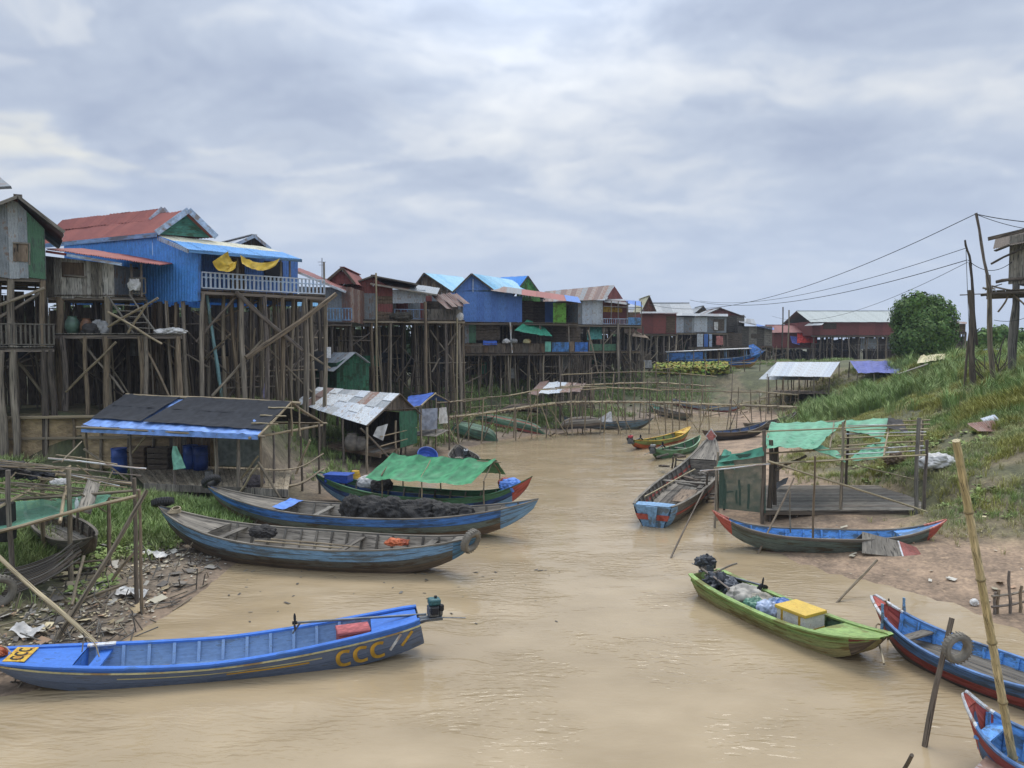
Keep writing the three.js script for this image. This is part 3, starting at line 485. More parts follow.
// --- green boat with green canopy, and what lies in it
{
  const P = on(316, 500, 0), Q = on(532, 516, 0), b = boat('covered_boat', 'dark green boat with bright green canopy and red-tipped bow', { L: P.distanceTo(Q), beam: 1.75, free: 0.55, draft: 0.12, bowRise: 0.85, sternRise: 0.55, sternW: 0.12, bowW: 0.06, bowPow: 3.4, tipDepth: 0.35, tailDepth: 0.3,
    bands: [[0, 0.42, M.blueOld], [0.42, 0.7, paint('#35558a')], [0.7, 1, M.greenOld]], tip: [0.93, [M.red, M.red]], gunwale: M.greenOld, sternDeck: 0.12, bowDeck: 0.86, bowDeckMat: M.blueOld, ribs: 12 });
  moor(b, P, Q);
  const p = (s, y, z) => V((s - 0.5) * b.frame.L, y, z);
  const cv = part(b, 'canopy');
  for (const s of [0.38, 0.56, 0.83]) for (const z of [-0.85, 0.85]) pole(cv, 'canopy_post', p(s, 0.5, z), p(s, 1.32, z), 0.03, pick(M.bamboo));
  for (const s of [0.38, 0.56, 0.83]) for (const z of [-1, 1]) pole(cv, 'rafter', p(s, 1.3, z * 0.9), p(s, 1.85, 0), 0.025, pick(M.bamboo));
  pole(cv, 'ridge_pole', p(0.36, 1.84, 0), p(0.87, 1.84, 0), 0.03, pick(M.bamboo));
  mesh(cv, 'canopy_sheet', clothGeo(p(0.32, 1.18, 1.12), p(0.79, 1.18, 1.12), p(0.85, 1.92, 0), p(0.38, 1.92, 0), { sag: 0.1, wrinkle: 0.06, freq: 2.2, ribs: 4, ribH: 0.07 }), tarp('#489a66'));
  mesh(cv, 'canopy_sheet', clothGeo(p(0.85, 1.22, -1.0), p(0.32, 1.22, -1.0), p(0.38, 1.91, 0), p(0.85, 1.91, 0), { sag: 0.05, wrinkle: 0.05 }), tarp('#489a66'));
  const sheetMat = tarp('#4f7fd0');
  const tb = thing('plastic_tub', 'deep blue plastic tub in left end of the green canopy boat', 'tub'); const tg = rbox(tb, 'tub', V(0, 0, 0), 0.95, 0.32, 0.6, plain('#2f57b8', { roughness: 0.4 }), 0, 0.06); rbox(tb, 'rim', V(0, 0.16, 0), 1.02, 0.05, 0.66, plain('#3863c4', { roughness: 0.4 }), 0, 0.02); tb.position.copy(inBoat(b, 0.12, 0.92, 0.05)); tb.rotation.y = b.rotation.y + 0.1;
  tag(lump(scene, 'white_sack', inBoat(b, 0.27, 0.8, -0.25), 0.62, 0.3, 0.36, M.whiteCloth, 0.2), 'plump white sack beside the green canopy', 'sack');
  tag(lump(scene, 'grey_sack', inBoat(b, 0.34, 0.8, 0.2), 0.4, 0.3, 0.3, M.soot, 0.25), 'dark bundle tucked under left end of the green canopy', 'sack');
  const yp = thing('bucket', 'upturned yellow bucket near white sack by the green canopy boat', 'bucket'); mesh(yp, 'bucket', new THREE.CylinderGeometry(0.15, 0.2, 0.28, 18), M.yellow); mesh(yp, 'rim', new THREE.TorusGeometry(0.2, 0.018, 6, 20).rotateX(Math.PI / 2).translate(0, -0.13, 0), M.yellow); yp.position.copy(inBoat(b, 0.15, 0.95, -0.75));
  tag(lump(scene, 'blue_bundle', inBoat(b, 0.915, 1.02, 0.0), 0.42, 0.26, 0.3, M.blueTarp, 0.35), 'blue plastic bundle on bow of the green canopy boat', 'bundle');
  tag(lump(scene, 'red_bundle', inBoat(b, 0.885, 1.06, -0.2), 0.3, 0.24, 0.26, M.redDull, 0.35), 'dull red bundle on bow of the green canopy boat', 'bundle');
}
// --- small dark motor boat between the banks
{
  const P = on(470, 468, 0), Q = on(466, 452, 0), b = boat('skiff', 'small dark skiff seen end on, engine standing in it', { L: 4.2, beam: 1.5, free: 0.36, bowRise: 0.3, sternRise: 0.1, sternW: 0.6, bands: [[0, 0.6, M.hullDark], [0.6, 1, M.hullGrey]], ribs: 8 });
  moor(b, V(P.x, 0, -35.6), V(Q.x - 0.3, 0, -39.6));
  longtail('grey longtail engine standing in the small dark skiff', inBoat(b, 0.32, 0.42, 0), b.rotation.y, 0.3, 0.7, [-0.6, 0.5, 0], M.steel);
}
// --- upturned green boats on the far left bank
function upturned(label, A, B, beam, mats, tilt) {
  const b = thing('upturned_boat', label, 'boat', 'upturned boats on the bank'), L = A.distanceTo(B), h = hullForm({ L, beam, free: 0.34, draft: 0.1, bowRise: 0.25, sternRise: 0.2, sternW: 0.1, bowW: 0.05 });
  for (const side of [-1, 1]) for (let k = 0; k < 3; k++) mesh(b, 'strake', strakeGeo(h, 0, 1, k / 3 + 0.01, (k + 1) / 3 - 0.01, side, 0.03), mats[k % mats.length]);
  for (let k = 0; k < 4; k++) mesh(b, 'bottom_plank', patch((u, v) => { const a = h.pt(u, 0, 1), c = h.pt(u, 0, -1); return mix(a, c, (k + 0.04 + v * 0.92) / 4); }, 24, 1, L * 0.4, 0.3, rr(0, 3), rr(0, 3)), mats[k % mats.length]);
  const d = B.clone().sub(A); b.position.copy(A).lerp(B, 0.5); b.rotation.order = 'YZX'; b.rotation.set(Math.PI + tilt, Math.atan2(-d.z, d.x), Math.atan2(d.y, Math.hypot(d.x, d.z))); b.position.y += 0.4; return b;
}
{
  const gm = [paint('#4d7358'), paint('#3f6650'), paint('#5a8064')];
  upturned('upturned dark green boat at the left waterline', on(452, 428, 0.7), on(500, 441, 0.02), 1.5, gm, 0.2);
  upturned('second upturned green boat higher up the grass behind the first', on(474, 419, 0.8), on(548, 434, 0.05), 1.4, [paint('#55785a'), paint('#466a4c'), M.redDull], 0.15);
  const P = on(562, 428, 0), Q = on(654, 429, 0), b = boat('fishing_boat', 'long grey-blue boat moored under left half of the footbridge', { L: P.distanceTo(Q), beam: 1.4, free: 0.45, bowRise: 0.35, sternRise: 0.45, sternW: 0.1, bands: [[0, 0.4, M.greyGreen], [0.4, 1, paint('#6d8796')]], thwarts: [0.3, 0.6], ribs: 9 });
  moor(b, P, Q);
  tag(mesh(scene, 'cloth_sheet', clothGeo(inBoat(b, 0.36, 0.5, 0.2), inBoat(b, 0.55, 0.5, 0.3), inBoat(b, 0.54, 1.2, 0), inBoat(b, 0.52, 1.25, 0), { wrinkle: 0.06 }), M.whiteCloth), 'small white cloth propped up in the grey-blue boat', 'cloth');
}
// --- the little boats under the right half of the footbridge
{
  const far = (label, P, Q, o) => moor(boat('rowing_boat', label, { L: P.distanceTo(Q), beam: 1.1, free: 0.34, bowRise: 0.4, sternRise: 0.25, sternW: 0.3, ribs: 7, floorBoards: 3, ...o }), P, Q);
  const a = far('yellow-green longtail boat with a red engine cover', on(632, 450, 0), on(690, 438, 0), { bands: [[0, 0.5, M.orange], [0.5, 1, M.olive]], lining: M.olive, gunwale: M.yellow, bowDeck: 0.8, bowDeckMat: M.yellow });
  const c = far('faded green rowing boat beside the yellow-green longtail', on(653, 460, 0), on(700, 448, 0), { bands: [[0, 0.5, M.greenOld], [0.5, 1, paint('#6a9a72')]], lining: M.greenOld, gunwale: paint('#8bb08a'), thwarts: [0.4, 0.6] });
  longtail('longtail engine under a red cover on the yellow-green boat', inBoat(a, -0.02, 0.45, 0), a.rotation.y + Math.PI, 0, 0.9, [-1, 0.1, 0], plain('#d04a55'));
  longtail('pale longtail engine on the faded green rowing boat', inBoat(c, 0.0, 0.42, 0), c.rotation.y + Math.PI, 0, 0.9, [-1, 0.2, 0], M.greyCloth);
  far('dark slim boat with dull blue inside drawn up on right bank', on(704, 440, 0.1), on(768, 432, 0.35), { bands: [[0, 0.5, M.hullDark], [0.5, 1, M.hullBrown]], lining: paint('#566a90'), beam: 1.2 });
  far('white and blue canoe under the footbridge deck', on(672, 405, 0.4), on(742, 414, 0.05), { bands: [[0, 0.4, M.redDull], [0.4, 1, paint('#a9bccb')]], lining: paint('#7f97b4'), bowDeck: 0.75, bowDeckMat: paint('#cfd8dc') });
  far('mint tipped canoe moored left of the white canoe', on(690, 421, 0), on(648, 410, 0.2), { bands: [[0, 0.5, M.greyGreen], [0.5, 1, M.hullGrey]], tip: [0.8, [M.tealTarp, M.tealTarp]], lining: M.hullGrey });
  far('sunken grey canoe lying right of the white canoe', on(745, 432, 0.2), on(796, 422, 0.4), { bands: [[0, 0.5, M.hullDark], [0.5, 1, M.hullGrey]], beam: 0.9 });
}
// --- big grey open boat, stern to the viewer, by the right shed
{
  const P = on(652, 528, 0), Q = V(9.3, 0.1, -34.5), b = boat('river_boat', 'wide grey open boat with blue and orange end boards, beside the right bank', { L: P.distanceTo(Q), beam: 2.0, free: 0.62, draft: 0.15, bowRise: 1.0, sternRise: 0.12, sternW: 0.62, bowW: 0.1, tipDepth: 0.3, tailDepth: 0.75, flare: 0.66, rakeStern: 0.15, full: 0.7, bowPow: 3,
    bands: [[0, 0.3, M.hullGrey], [0.3, 0.52, wood('#877c6c')], [0.52, 0.64, M.red], [0.64, 1, wood('#857f76')]], tip: [0.94, [M.redDull, paint('#cf8a78')]], tail: [0.05, M.blueOld], transom: M.blueOld, gunwale: M.hullGrey, ribs: 16, ribFrom: 0.06, floor: 0.16, floorBoards: 6, floorFrom: 0.03, thwarts: [0.5], bowDeck: 0.82, railW: 0.1, sternDeck: 0.07, sternDeckMat: M.blueOld });
  moor(b, P, Q);
  { const h = b.frame, q = (s, z, y) => h.pt(0, s, z).add(V(-0.03 - y, 0, 0)); mesh(b, 'transom_band', patch((u, v) => mix(q(lerp(0.34, 0.6, v), 1, 0), q(lerp(0.34, 0.6, v), -1, 0), u), 4, 2, 1, 0.3), M.red); mesh(b, 'transom_post', slabGeo(q(0.05, 0.25, 0.02), q(0.05, -0.25, 0.02), q(0.98, -0.3, 0.02), q(0.98, 0.3, 0.02), 0.03), M.blueOld);
    const x = (0.985 - 0.5) * h.L, y = h.sheer(0.985); const dia = new THREE.Shape([[0, -0.35], [0.26, 0.05], [0, 0.4], [-0.26, 0.05]].map(([a, c]) => new THREE.Vector2(a, c))), dg = (k) => new THREE.ExtrudeGeometry(dia, { depth: 0.04, bevelEnabled: false }).scale(k, k, 1).rotateY(-Math.PI / 2); const d1 = mesh(b, 'bow_plate', dg(1), M.white), d2 = mesh(b, 'bow_plate_face', dg(0.82), paint('#cf8478')); d1.position.set(x, y + 0.12, 0); d2.position.set(x - 0.012, y + 0.12, 0); }
  tag(plank(scene, 'loose_board', inBoat(b, 0.22, 0.4, 0.35), inBoat(b, 0.42, 0.4, 0.3), 0.6, 0.03, M.boardBrown[2]), 'pale brown board on floor of the grey open boat', 'board');
  tag(pole(scene, 'bamboo_pole', inBoat(b, 0.12, 0.72, -0.6), inBoat(b, 0.55, 0.95, 0.2), 0.03, M.bamboo[2]), 'pale pole lying across the grey open boat', 'pole', 'poles lying in boats');
}
// --- boat beached below the right shed, both tips red
{
  const P = on(946, 552, 0.15), Q = on(712, 545, 0.05), b = boat('fishing_boat', 'grey-green boat with bright blue inside and red tips, beached below right shed', { L: P.distanceTo(Q), beam: 1.25, free: 0.42, draft: 0.08, bowRise: 0.62, sternRise: 0.5, sternW: 0.04, bowW: 0.05, bowPow: 3.4, sternPow: 3.4, tipDepth: 0.22, tailDepth: 0.2, rakeBow: 0.15, rakeStern: 0.15,
    bands: [[0, 0.5, M.greyGreen], [0.5, 0.86, paint('#69776c')], [0.86, 1, M.hullGrey]], tip: [0.92, [M.red, M.red]], tail: [0.08, M.red], tipRail: paint('#d98a78'), lining: M.blueIn, gunwale: M.hullGrey, ribs: 11, ribMat: M.blueIn, bowDeck: 0.94, bowDeckMat: M.red, sternDeck: 0.2, sternDeckMat: M.blueIn, floorMat: M.blueOld });
  moor(b, P, Q);
}
{ // broken bow piece on the beach
  const b = thing('broken_bow', 'broken weathered bow piece with red painted tip, lying on the mud', 'wreck'), A = on(862, 553, 0.25), B = on(925, 560, 0.25), n = V(0, 0, 1);
  const mid = mix(A, B, 0.5), up = V(0, 0.42, 0);
  slab(b, 'side_plank', A, mix(A, B, 0.66), mix(A, B, 0.72).add(V(0, 0.34, -0.5)), off(A, 0.25, 0.46, -0.55), 0.04, M.hullGrey);
  slab(b, 'side_plank', off(A, 0.3, 0.45, -0.57), mix(A, B, 0.72).add(V(0, 0.33, -0.52)), mix(A, B, 0.72).add(V(0.05, -0.05, -1.1)), off(A, 0.2, 0, -1.1), 0.04, M.hullBrown);
  slab(b, 'red_tip', mix(A, B, 0.67), B, off(B, -0.02, 0.24, -0.4), mix(A, B, 0.73).add(V(0, 0.34, -0.5)), 0.05, M.redDull);
  slab(b, 'white_stripe', mix(A, B, 0.65).add(V(0, 0.0, 0.012)), mix(A, B, 0.675).add(V(0, 0.0, 0.012)), mix(A, B, 0.735).add(V(0, 0.345, -0.48)), mix(A, B, 0.71).add(V(0, 0.345, -0.48)), 0.01, M.white);
  settle(b, V(mid.x, 0, mid.z));
}
// --- green cargo boat in mid channel
{
  const P = on(704, 592, 0), Q = on(886, 672, 0), b = boat('longtail_boat', 'green longtail boat loaded with sacks and a yellow-lidded box, mid channel', { L: P.distanceTo(Q), beam: 1.22, free: 0.36, draft: 0.1, bowRise: 0.3, sternRise: 0.14, sternW: 0.72, bowW: 0.22, tipDepth: 0.1, tailDepth: 0.5, full: 0.5, rakeBow: 0.15, flare: 0.74,
    bands: [[0, 0.4, paint('#a39a68')], [0.4, 0.74, paint('#98a266')], [0.74, 1, M.lime]], lining: paint('#4a6a52'), gunwale: M.lime, railW: 0.13, tip: [0.9, [M.hullBrown, M.redDull]], bowDeck: 0.74, bowDeckMat: M.lime, floorMat: M.hullDark, ribs: 10, ribMat: paint('#5c7a4c'), thwarts: [0.76], thwartMat: M.lime, rub: [0.74, M.olive] });
  moor(b, P, Q);
  const e = longtail('longtail engine wrapped in black plastic at stern of green cargo boat', inBoat(b, -0.015, 0.45, -0.15), b.rotation.y + Math.PI, 0.1, 1.3, [-1, 0.1, 0.3], M.black);
  tag(lump(scene, 'engine_cover', inBoat(b, -0.012, 0.72, -0.12), 0.26, 0.2, 0.18, plain('#4c5054', { roughness: 0.5 }), 0.5), 'black plastic wrapped round the engine of the green cargo boat', 'plastic sheet');
  tag(lump(scene, 'plastic_heap', inBoat(b, 0.125, 0.4, 0.05), 0.28, 0.26, 0.26, plain('#4a4d52', { roughness: 0.5 }), 0.8), 'crumpled black plastic heap in stern of green cargo boat', 'plastic sheet');
  tag(lump(scene, 'plastic_heap', inBoat(b, 0.19, 0.36, -0.06), 0.28, 0.26, 0.26, plain('#62666c', { roughness: 0.5 }), 0.8), 'dark grey plastic heap next to the pale sacks, green cargo boat', 'plastic sheet');
  tag(lump(scene, 'white_sack', inBoat(b, 0.28, 0.25, 0.05), 0.42, 0.3, 0.36, plain('#b9b3a6'), 0.3), 'pale sack behind the heap of black plastic, green cargo boat', 'sack');
  tag(lump(scene, 'white_sack', inBoat(b, 0.355, 0.22, -0.12), 0.34, 0.26, 0.28, plain('#a7a08f'), 0.3), 'greyish sack in the middle of the green cargo boat', 'sack');
  tag(lump(scene, 'green_bag', inBoat(b, 0.375, 0.22, 0.18), 0.28, 0.24, 0.22, plain('#5b8a70', { roughness: 0.4 }), 0.3), 'green plastic bag among the sacks in the cargo boat', 'bag');
  tag(lump(scene, 'plastic_bag', inBoat(b, 0.45, 0.28, 0.16), 0.27, 0.27, 0.24, plain('#b4c3dc', { roughness: 0.35 }), 0.25), 'white and blue plastic bag left of the yellow-lidded box', 'bag');
  tag(lump(scene, 'plastic_bag', inBoat(b, 0.465, 0.25, -0.22), 0.3, 0.26, 0.26, plain('#4f76ba', { roughness: 0.35 }), 0.25), 'blue plastic bag behind the white bag in the cargo boat', 'bag');
  tag(lump(scene, 'plastic_bag', inBoat(b, 0.42, 0.22, -0.25), 0.24, 0.24, 0.22, plain('#8fa2b8', { roughness: 0.35 }), 0.25), 'crumpled grey-blue bag behind the green bag in the cargo boat', 'bag');
  const c = thing('foam_box', 'white foam box with yellow lid and yellow straps in the green boat', 'box');
  rbox(c, 'body', V(0, 0.22, 0), 0.72, 0.4, 0.6, fresh('#e6e1d4'), 0, 0.02); rbox(c, 'lid', V(0, 0.45, 0), 0.78, 0.07, 0.66, fresh('#e6c04c'), 0, 0.015);
  for (const x of [-0.22, 0.22]) rbox(c, 'strap', V(x, 0.22, 0), 0.06, 0.385, 0.606, M.yellow, 0, 0.004); rbox(c, 'strap', V(0, 0.12, 0), 0.726, 0.06, 0.606, M.yellow, 0, 0.004);
  c.position.copy(inBoat(b, 0.6, 0.1, 0.02)); c.rotation.y = b.rotation.y + 0.05;
  for (const [i, a, bb, l] of [[0, inBoat(b, 0.05, 0.5, 0.2), inBoat(b, 0.17, 0.9, -0.25), 'dark paddle handle rising from the stern of green cargo boat'], [1, inBoat(b, 0.0, 0.6, 0.1), inBoat(b, 0.25, 0.5, 0.35), 'grey pole sloping over the black plastic in cargo boat']]) tag(pole(scene, 'bamboo_pole', a, bb, 0.028, M.post[i]), l, 'pole', 'poles lying in boats');
}
// --- two blue and red boats entering from the right
{
  const P = on(1150, 748, 0), Q = on(872, 640, 0), b = boat('fishing_boat', 'blue and red plank boat entering from the right, red and white bow', { L: P.distanceTo(Q), beam: 1.35, free: 0.42, draft: 0.1, bowRise: 0.5, sternRise: 0.4, bowPow: 3.2, sternW: 0.1, bowW: 0.1, tipDepth: 0.22, rakeBow: 0.15,
    bands: [[0, 0.3, wood('#6d6258')], [0.3, 0.62, paint('#9a4a44')], [0.62, 0.86, paint('#4c6e96')], [0.86, 1, paint('#4c6e96')]], tip: [0.9, [M.red, paint('#b85048')]], tipRail: M.white, lining: M.blueIn, gunwale: paint('#5f86b8'), ribMat: M.blueIn, ribs: 14, bowDeck: 0.955, bowDeckMat: M.red, floor: 0.22, floorBoards: 8, thwarts: [0.8] });
  moor(b, P, Q);
  for (const [s, z, l] of [[0.9, -0.36, 'back'], [0.905, 0.34, 'front']]) pole(b, 'bollard', V((s - 0.5) * b.frame.L, 0.4, z), V((s - 0.5) * b.frame.L, 0.95, z), 0.03, M.blueOld);
  const P2 = on(1180, 840, 0), Q2 = on(962, 754, 0), c = boat('fishing_boat', 'red-nosed blue boat cut off at the bottom right corner', { L: P2.distanceTo(Q2), beam: 1.25, free: 0.42, draft: 0.1, bowRise: 0.5, sternRise: 0.3, bowPow: 3.2, sternW: 0.1, bowW: 0.1, tipDepth: 0.22, rakeBow: 0.15,
    bands: [[0, 0.34, paint('#5a6d86')], [0.34, 0.66, paint('#4f6f96')], [0.66, 1, paint('#9a4a44')]], tip: [0.88, [M.red, paint('#b85048')]], tipRail: M.white, lining: M.blueIn, gunwale: paint('#5f86b8'), ribMat: M.blueIn, ribs: 10, bowDeck: 0.955, bowDeckMat: M.red, thwarts: [0.85], thwartMat: M.blueIn });
  moor(c, P2, Q2);
  const rp = tag(cord(scene, 'mooring_rope', [inBoat(b, 0.955, 0.85, 0.1), inBoat(b, 0.95, 0.35, 0.5), inBoat(b, 0.975, 0.12, 0.55), inBoat(b, 1.0, 0.3, 0.2), on(884, 664, 0.4)], 0.018, M.rope), 'looped mooring rope between green boat bow and blue red boat', 'rope');
  for (const [s, z, l] of [[0.97, 0.3, 'short thin stake left of the looped mooring rope'], [0.93, 0.5, 'short thin stake right of the looped mooring rope']]) { const q = inBoat(b, s, 0, z); tag(pole(scene, 'mooring_stake', V(q.x, -1, q.z), V(q.x, 0.85, q.z), 0.02, M.postDark[0]), l, 'stake', 'mooring stakes'); }
}

// ---------------------------------------------------------------- stilt houses
// a facade: the upright plane between two columns of the photograph at known distances; p() gives points on it, or n metres behind it
function facade(pl, Dl, pr, Dr) {
  const A = at(pl, HZ, Dl), B = at(pr, HZ, Dr), U = B.clone().sub(A).normalize(), N = V(U.z, 0, -U.x); if (N.z > 0) N.negate();
  const hit = (px, py, n) => { const r = ray(px, py), t = (A.clone().addScaledVector(N, n).sub(camera.position).dot(N)) / r.dot(N); return r.multiplyScalar(t).add(camera.position); };
  return { A, B, U, N, f: (px, py, n = 0) => hit(px, py, n), y: (px, py, n = 0) => hit(px, py, n).y, p: (px, y, n = 0) => { const q = hit(px, HZ, n); q.y = y; return q; }, back: (p, d) => p.clone().addScaledVector(N, d) };
}
function wallOn(g, H, px0, px1, y0, y1, n, cnt, mats, o) { sheets(g, o?.name ?? 'wall_sheet', H.p(px0, y0, n), H.p(px1, y0, n), H.p(px1, y1, n), H.p(px0, y1, n), cnt, mats, o); }
function boardOn(g, H, px0, px1, y0, y1, n, cnt, mats, nm = 'wall_board') { boards(g, nm, H.p(px0, y0, n), H.p(px1, y0, n), H.p(px1, y1, n), H.p(px0, y1, n), cnt, mats); }
function endWall(g, H, px, y0, y1, n0, n1, cnt, mats, nm = 'side_wall_sheet') { const a = H.p(px, y0, n0), b = H.back(a, n1 - n0), u = V(0, y1 - y0, 0); sheets(g, nm, a, b, b.clone().add(u), a.clone().add(u), cnt, mats); }
function backWall(g, H, px0, px1, y0, y1, n, cnt, mats) { const a = H.back(H.p(px0, y0, 0), n), b = H.back(H.p(px1, y0, 0), n), u = V(0, y1 - y0, 0); sheets(g, 'back_wall_sheet', a, b, b.clone().add(u), a.clone().add(u), cnt, mats); }
function gableFill(g, L, Ap, Rr, cnt, mats, nm = 'gable_board') {                    // upright boards under a gable
  for (let i = 0; i < cnt; i++) {
    const x = (t) => { const b = mix(L, Rr, t), k = clamp((V(Ap.x - L.x, 0, Ap.z - L.z).length()) / Math.max(0.01, V(Rr.x - L.x, 0, Rr.z - L.z).length())); const yt = t < k ? lerp(L.y, Ap.y, t / k) : lerp(Ap.y, Rr.y, (t - k) / (1 - k)); return [b, V(b.x, Math.max(yt, b.y + 0.004), b.z)]; };
    const [a0, a1] = x((i + 0.02) / cnt), [b0, b1] = x((i + 0.98) / cnt); slab(g, nm, a0, b0, b1, a1, 0.02, pick(Array.isArray(mats) ? mats : [mats]));
  }
}
function gableRoof(g, H, L, Ap, Rr, over, dep, cnt, mats, o = {}) {                    // ridge runs back from the facade; L, Ap, Rr lie on the facade
  const fr = (p) => H.back(p, -over), bk = (p) => H.back(p, dep);
  sheets(g, 'roof_sheet', bk(L), fr(L), fr(Ap), bk(Ap), cnt, mats, o); sheets(g, 'roof_sheet', fr(Rr), bk(Rr), bk(Ap), fr(Ap), cnt, o.right ?? mats, o);
  const t = o.trim; if (t) for (const [a, b] of [[L, Ap], [Rr, Ap]]) plank(g, 'barge_board', off(fr(a), 0, -0.03, 0), off(fr(b), 0, -0.03, 0), 0.05, o.trimW ?? 0.16, t, UP);
  const cap = o.cap ?? (Array.isArray(mats) ? mats[0] : mats); plank(g, 'ridge_cap', off(fr(Ap), 0, 0.04, 0), off(bk(Ap), 0, 0.04, 0), 0.3, 0.04, cap);
}
function sideRoof(g, H, px0, px1, yE, yR, over, dep, cnt, mats, o = {}) {               // ridge runs along the facade
  const a = H.p(px0, yE, -over), b = H.p(px1, yE, -over), m = dep / 2, c = H.back(H.p(px1, yR, 0), m), d = H.back(H.p(px0, yR, 0), m), a2 = H.back(H.p(px0, yE, 0), dep + over), b2 = H.back(H.p(px1, yE, 0), dep + over);
  sheets(g, 'roof_sheet', a, b, c, d, cnt, mats, o); sheets(g, 'roof_sheet', b2, a2, d, c, cnt, mats, o); plank(g, 'ridge_cap', off(d, 0, 0.04, 0), off(c, 0, 0.04, 0), 0.3, 0.04, (Array.isArray(mats) ? mats : [mats])[0]);
}
function stilts(g, H, pxs, yTop, rows, r, mats, lean = 0.12) {
  for (const n of rows) for (const px of pxs) {
    const t = H.p(px + rr(-2, 2), yTop, n), b = G(off(t, rr(-lean, lean), 0, rr(-lean, lean))); b.y -= 0.3; pole(g, 'stilt', b, t, r * rr(0.8, 1.2), pick(mats));
  }
}
function brace(g, P, Q, r, mat) { return pole(g, 'brace', P, Q, r, mat ?? pick(M.post)); }
function deck(g, H, px0, px1, y, n0, n1, cnt, mats, edge) {                              // floorboards front to back on bearers
  const a = H.p(px0, y, n0), b = H.p(px1, y, n0), c = H.p(px1, y, n1), d = H.p(px0, y, n1); boards(g, 'floorboard', d, c, b, a, cnt, mats, 0.04, 0.02);
  for (const n of [n0 + 0.12, (n0 + n1) / 2, n1 - 0.12]) plank(g, 'bearer', H.p(px0, y - 0.12, n), H.p(px1, y - 0.12, n), 0.09, 0.14, edge ?? pick(M.post));
}
function railing(g, P, Q, h, cnt, mat, o = {}) {
  const r = part(g, 'railing'), w = o.w ?? 0.05;
  plank(r, 'top_rail', off(P, 0, h, 0), off(Q, 0, h, 0), 0.07, 0.05, mat); plank(r, 'bottom_rail', off(P, 0, 0.1, 0), off(Q, 0, 0.1, 0), 0.05, 0.05, mat);
  for (let i = 0; i <= cnt; i++) { const p = mix(P, Q, i / cnt); plank(r, 'baluster', off(p, 0, 0.1, 0), off(p, 0, h, 0), w, 0.03, o.alt && i % 2 ? o.alt : mat, V(0, 0, 1)); }
  if (o.arch) for (let i = 0; i < cnt; i++) { const p = mix(P, Q, (i + 0.5) / cnt); const a = mesh(r, 'arch', new THREE.TorusGeometry(P.distanceTo(Q) / cnt * 0.42, 0.03, 5, 10, Math.PI), o.alt ?? mat); a.position.copy(off(p, 0, h * 0.62, 0)); a.rotation.y = Math.atan2(-(Q.z - P.z), Q.x - P.x); }
  return r;
}
const base = (g, p) => settle(g, G(p));
// the dark clutter under a floor: thin props, braces, ledgers, hung nets, and old boards closing the back
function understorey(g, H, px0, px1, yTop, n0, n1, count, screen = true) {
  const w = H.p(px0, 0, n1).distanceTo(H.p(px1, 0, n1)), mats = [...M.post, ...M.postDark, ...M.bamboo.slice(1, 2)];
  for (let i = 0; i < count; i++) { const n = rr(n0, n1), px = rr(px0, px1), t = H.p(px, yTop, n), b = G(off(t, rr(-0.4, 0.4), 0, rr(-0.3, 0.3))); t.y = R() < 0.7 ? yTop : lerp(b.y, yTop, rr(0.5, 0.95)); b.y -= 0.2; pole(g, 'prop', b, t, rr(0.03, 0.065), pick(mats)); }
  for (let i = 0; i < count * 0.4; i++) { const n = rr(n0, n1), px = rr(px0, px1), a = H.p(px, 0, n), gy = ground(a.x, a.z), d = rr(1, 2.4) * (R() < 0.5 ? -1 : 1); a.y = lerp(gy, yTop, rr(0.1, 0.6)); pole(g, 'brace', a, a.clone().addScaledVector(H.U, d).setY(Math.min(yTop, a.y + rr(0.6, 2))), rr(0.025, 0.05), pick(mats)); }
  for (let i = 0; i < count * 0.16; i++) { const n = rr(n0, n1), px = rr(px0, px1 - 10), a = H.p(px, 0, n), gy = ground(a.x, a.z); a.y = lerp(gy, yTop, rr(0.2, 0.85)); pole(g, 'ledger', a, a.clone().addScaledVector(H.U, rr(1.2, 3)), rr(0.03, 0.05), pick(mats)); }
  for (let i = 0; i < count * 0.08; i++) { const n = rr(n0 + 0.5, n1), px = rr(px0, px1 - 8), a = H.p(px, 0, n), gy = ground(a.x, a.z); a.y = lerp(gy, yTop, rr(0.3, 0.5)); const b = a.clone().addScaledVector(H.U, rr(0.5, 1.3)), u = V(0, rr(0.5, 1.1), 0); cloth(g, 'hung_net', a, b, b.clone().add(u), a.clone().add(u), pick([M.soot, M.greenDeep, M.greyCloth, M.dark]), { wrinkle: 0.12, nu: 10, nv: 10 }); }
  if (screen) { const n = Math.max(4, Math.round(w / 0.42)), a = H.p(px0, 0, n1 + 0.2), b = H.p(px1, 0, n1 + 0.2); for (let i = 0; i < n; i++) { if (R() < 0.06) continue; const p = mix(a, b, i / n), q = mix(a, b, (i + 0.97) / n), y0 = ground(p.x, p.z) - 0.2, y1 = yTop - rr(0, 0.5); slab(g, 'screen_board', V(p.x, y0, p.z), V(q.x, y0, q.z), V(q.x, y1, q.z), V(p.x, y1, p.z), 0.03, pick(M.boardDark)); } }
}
const greyWalls = [...M.tinGrey, ...M.tinGrey, M.tinWhite[1]];

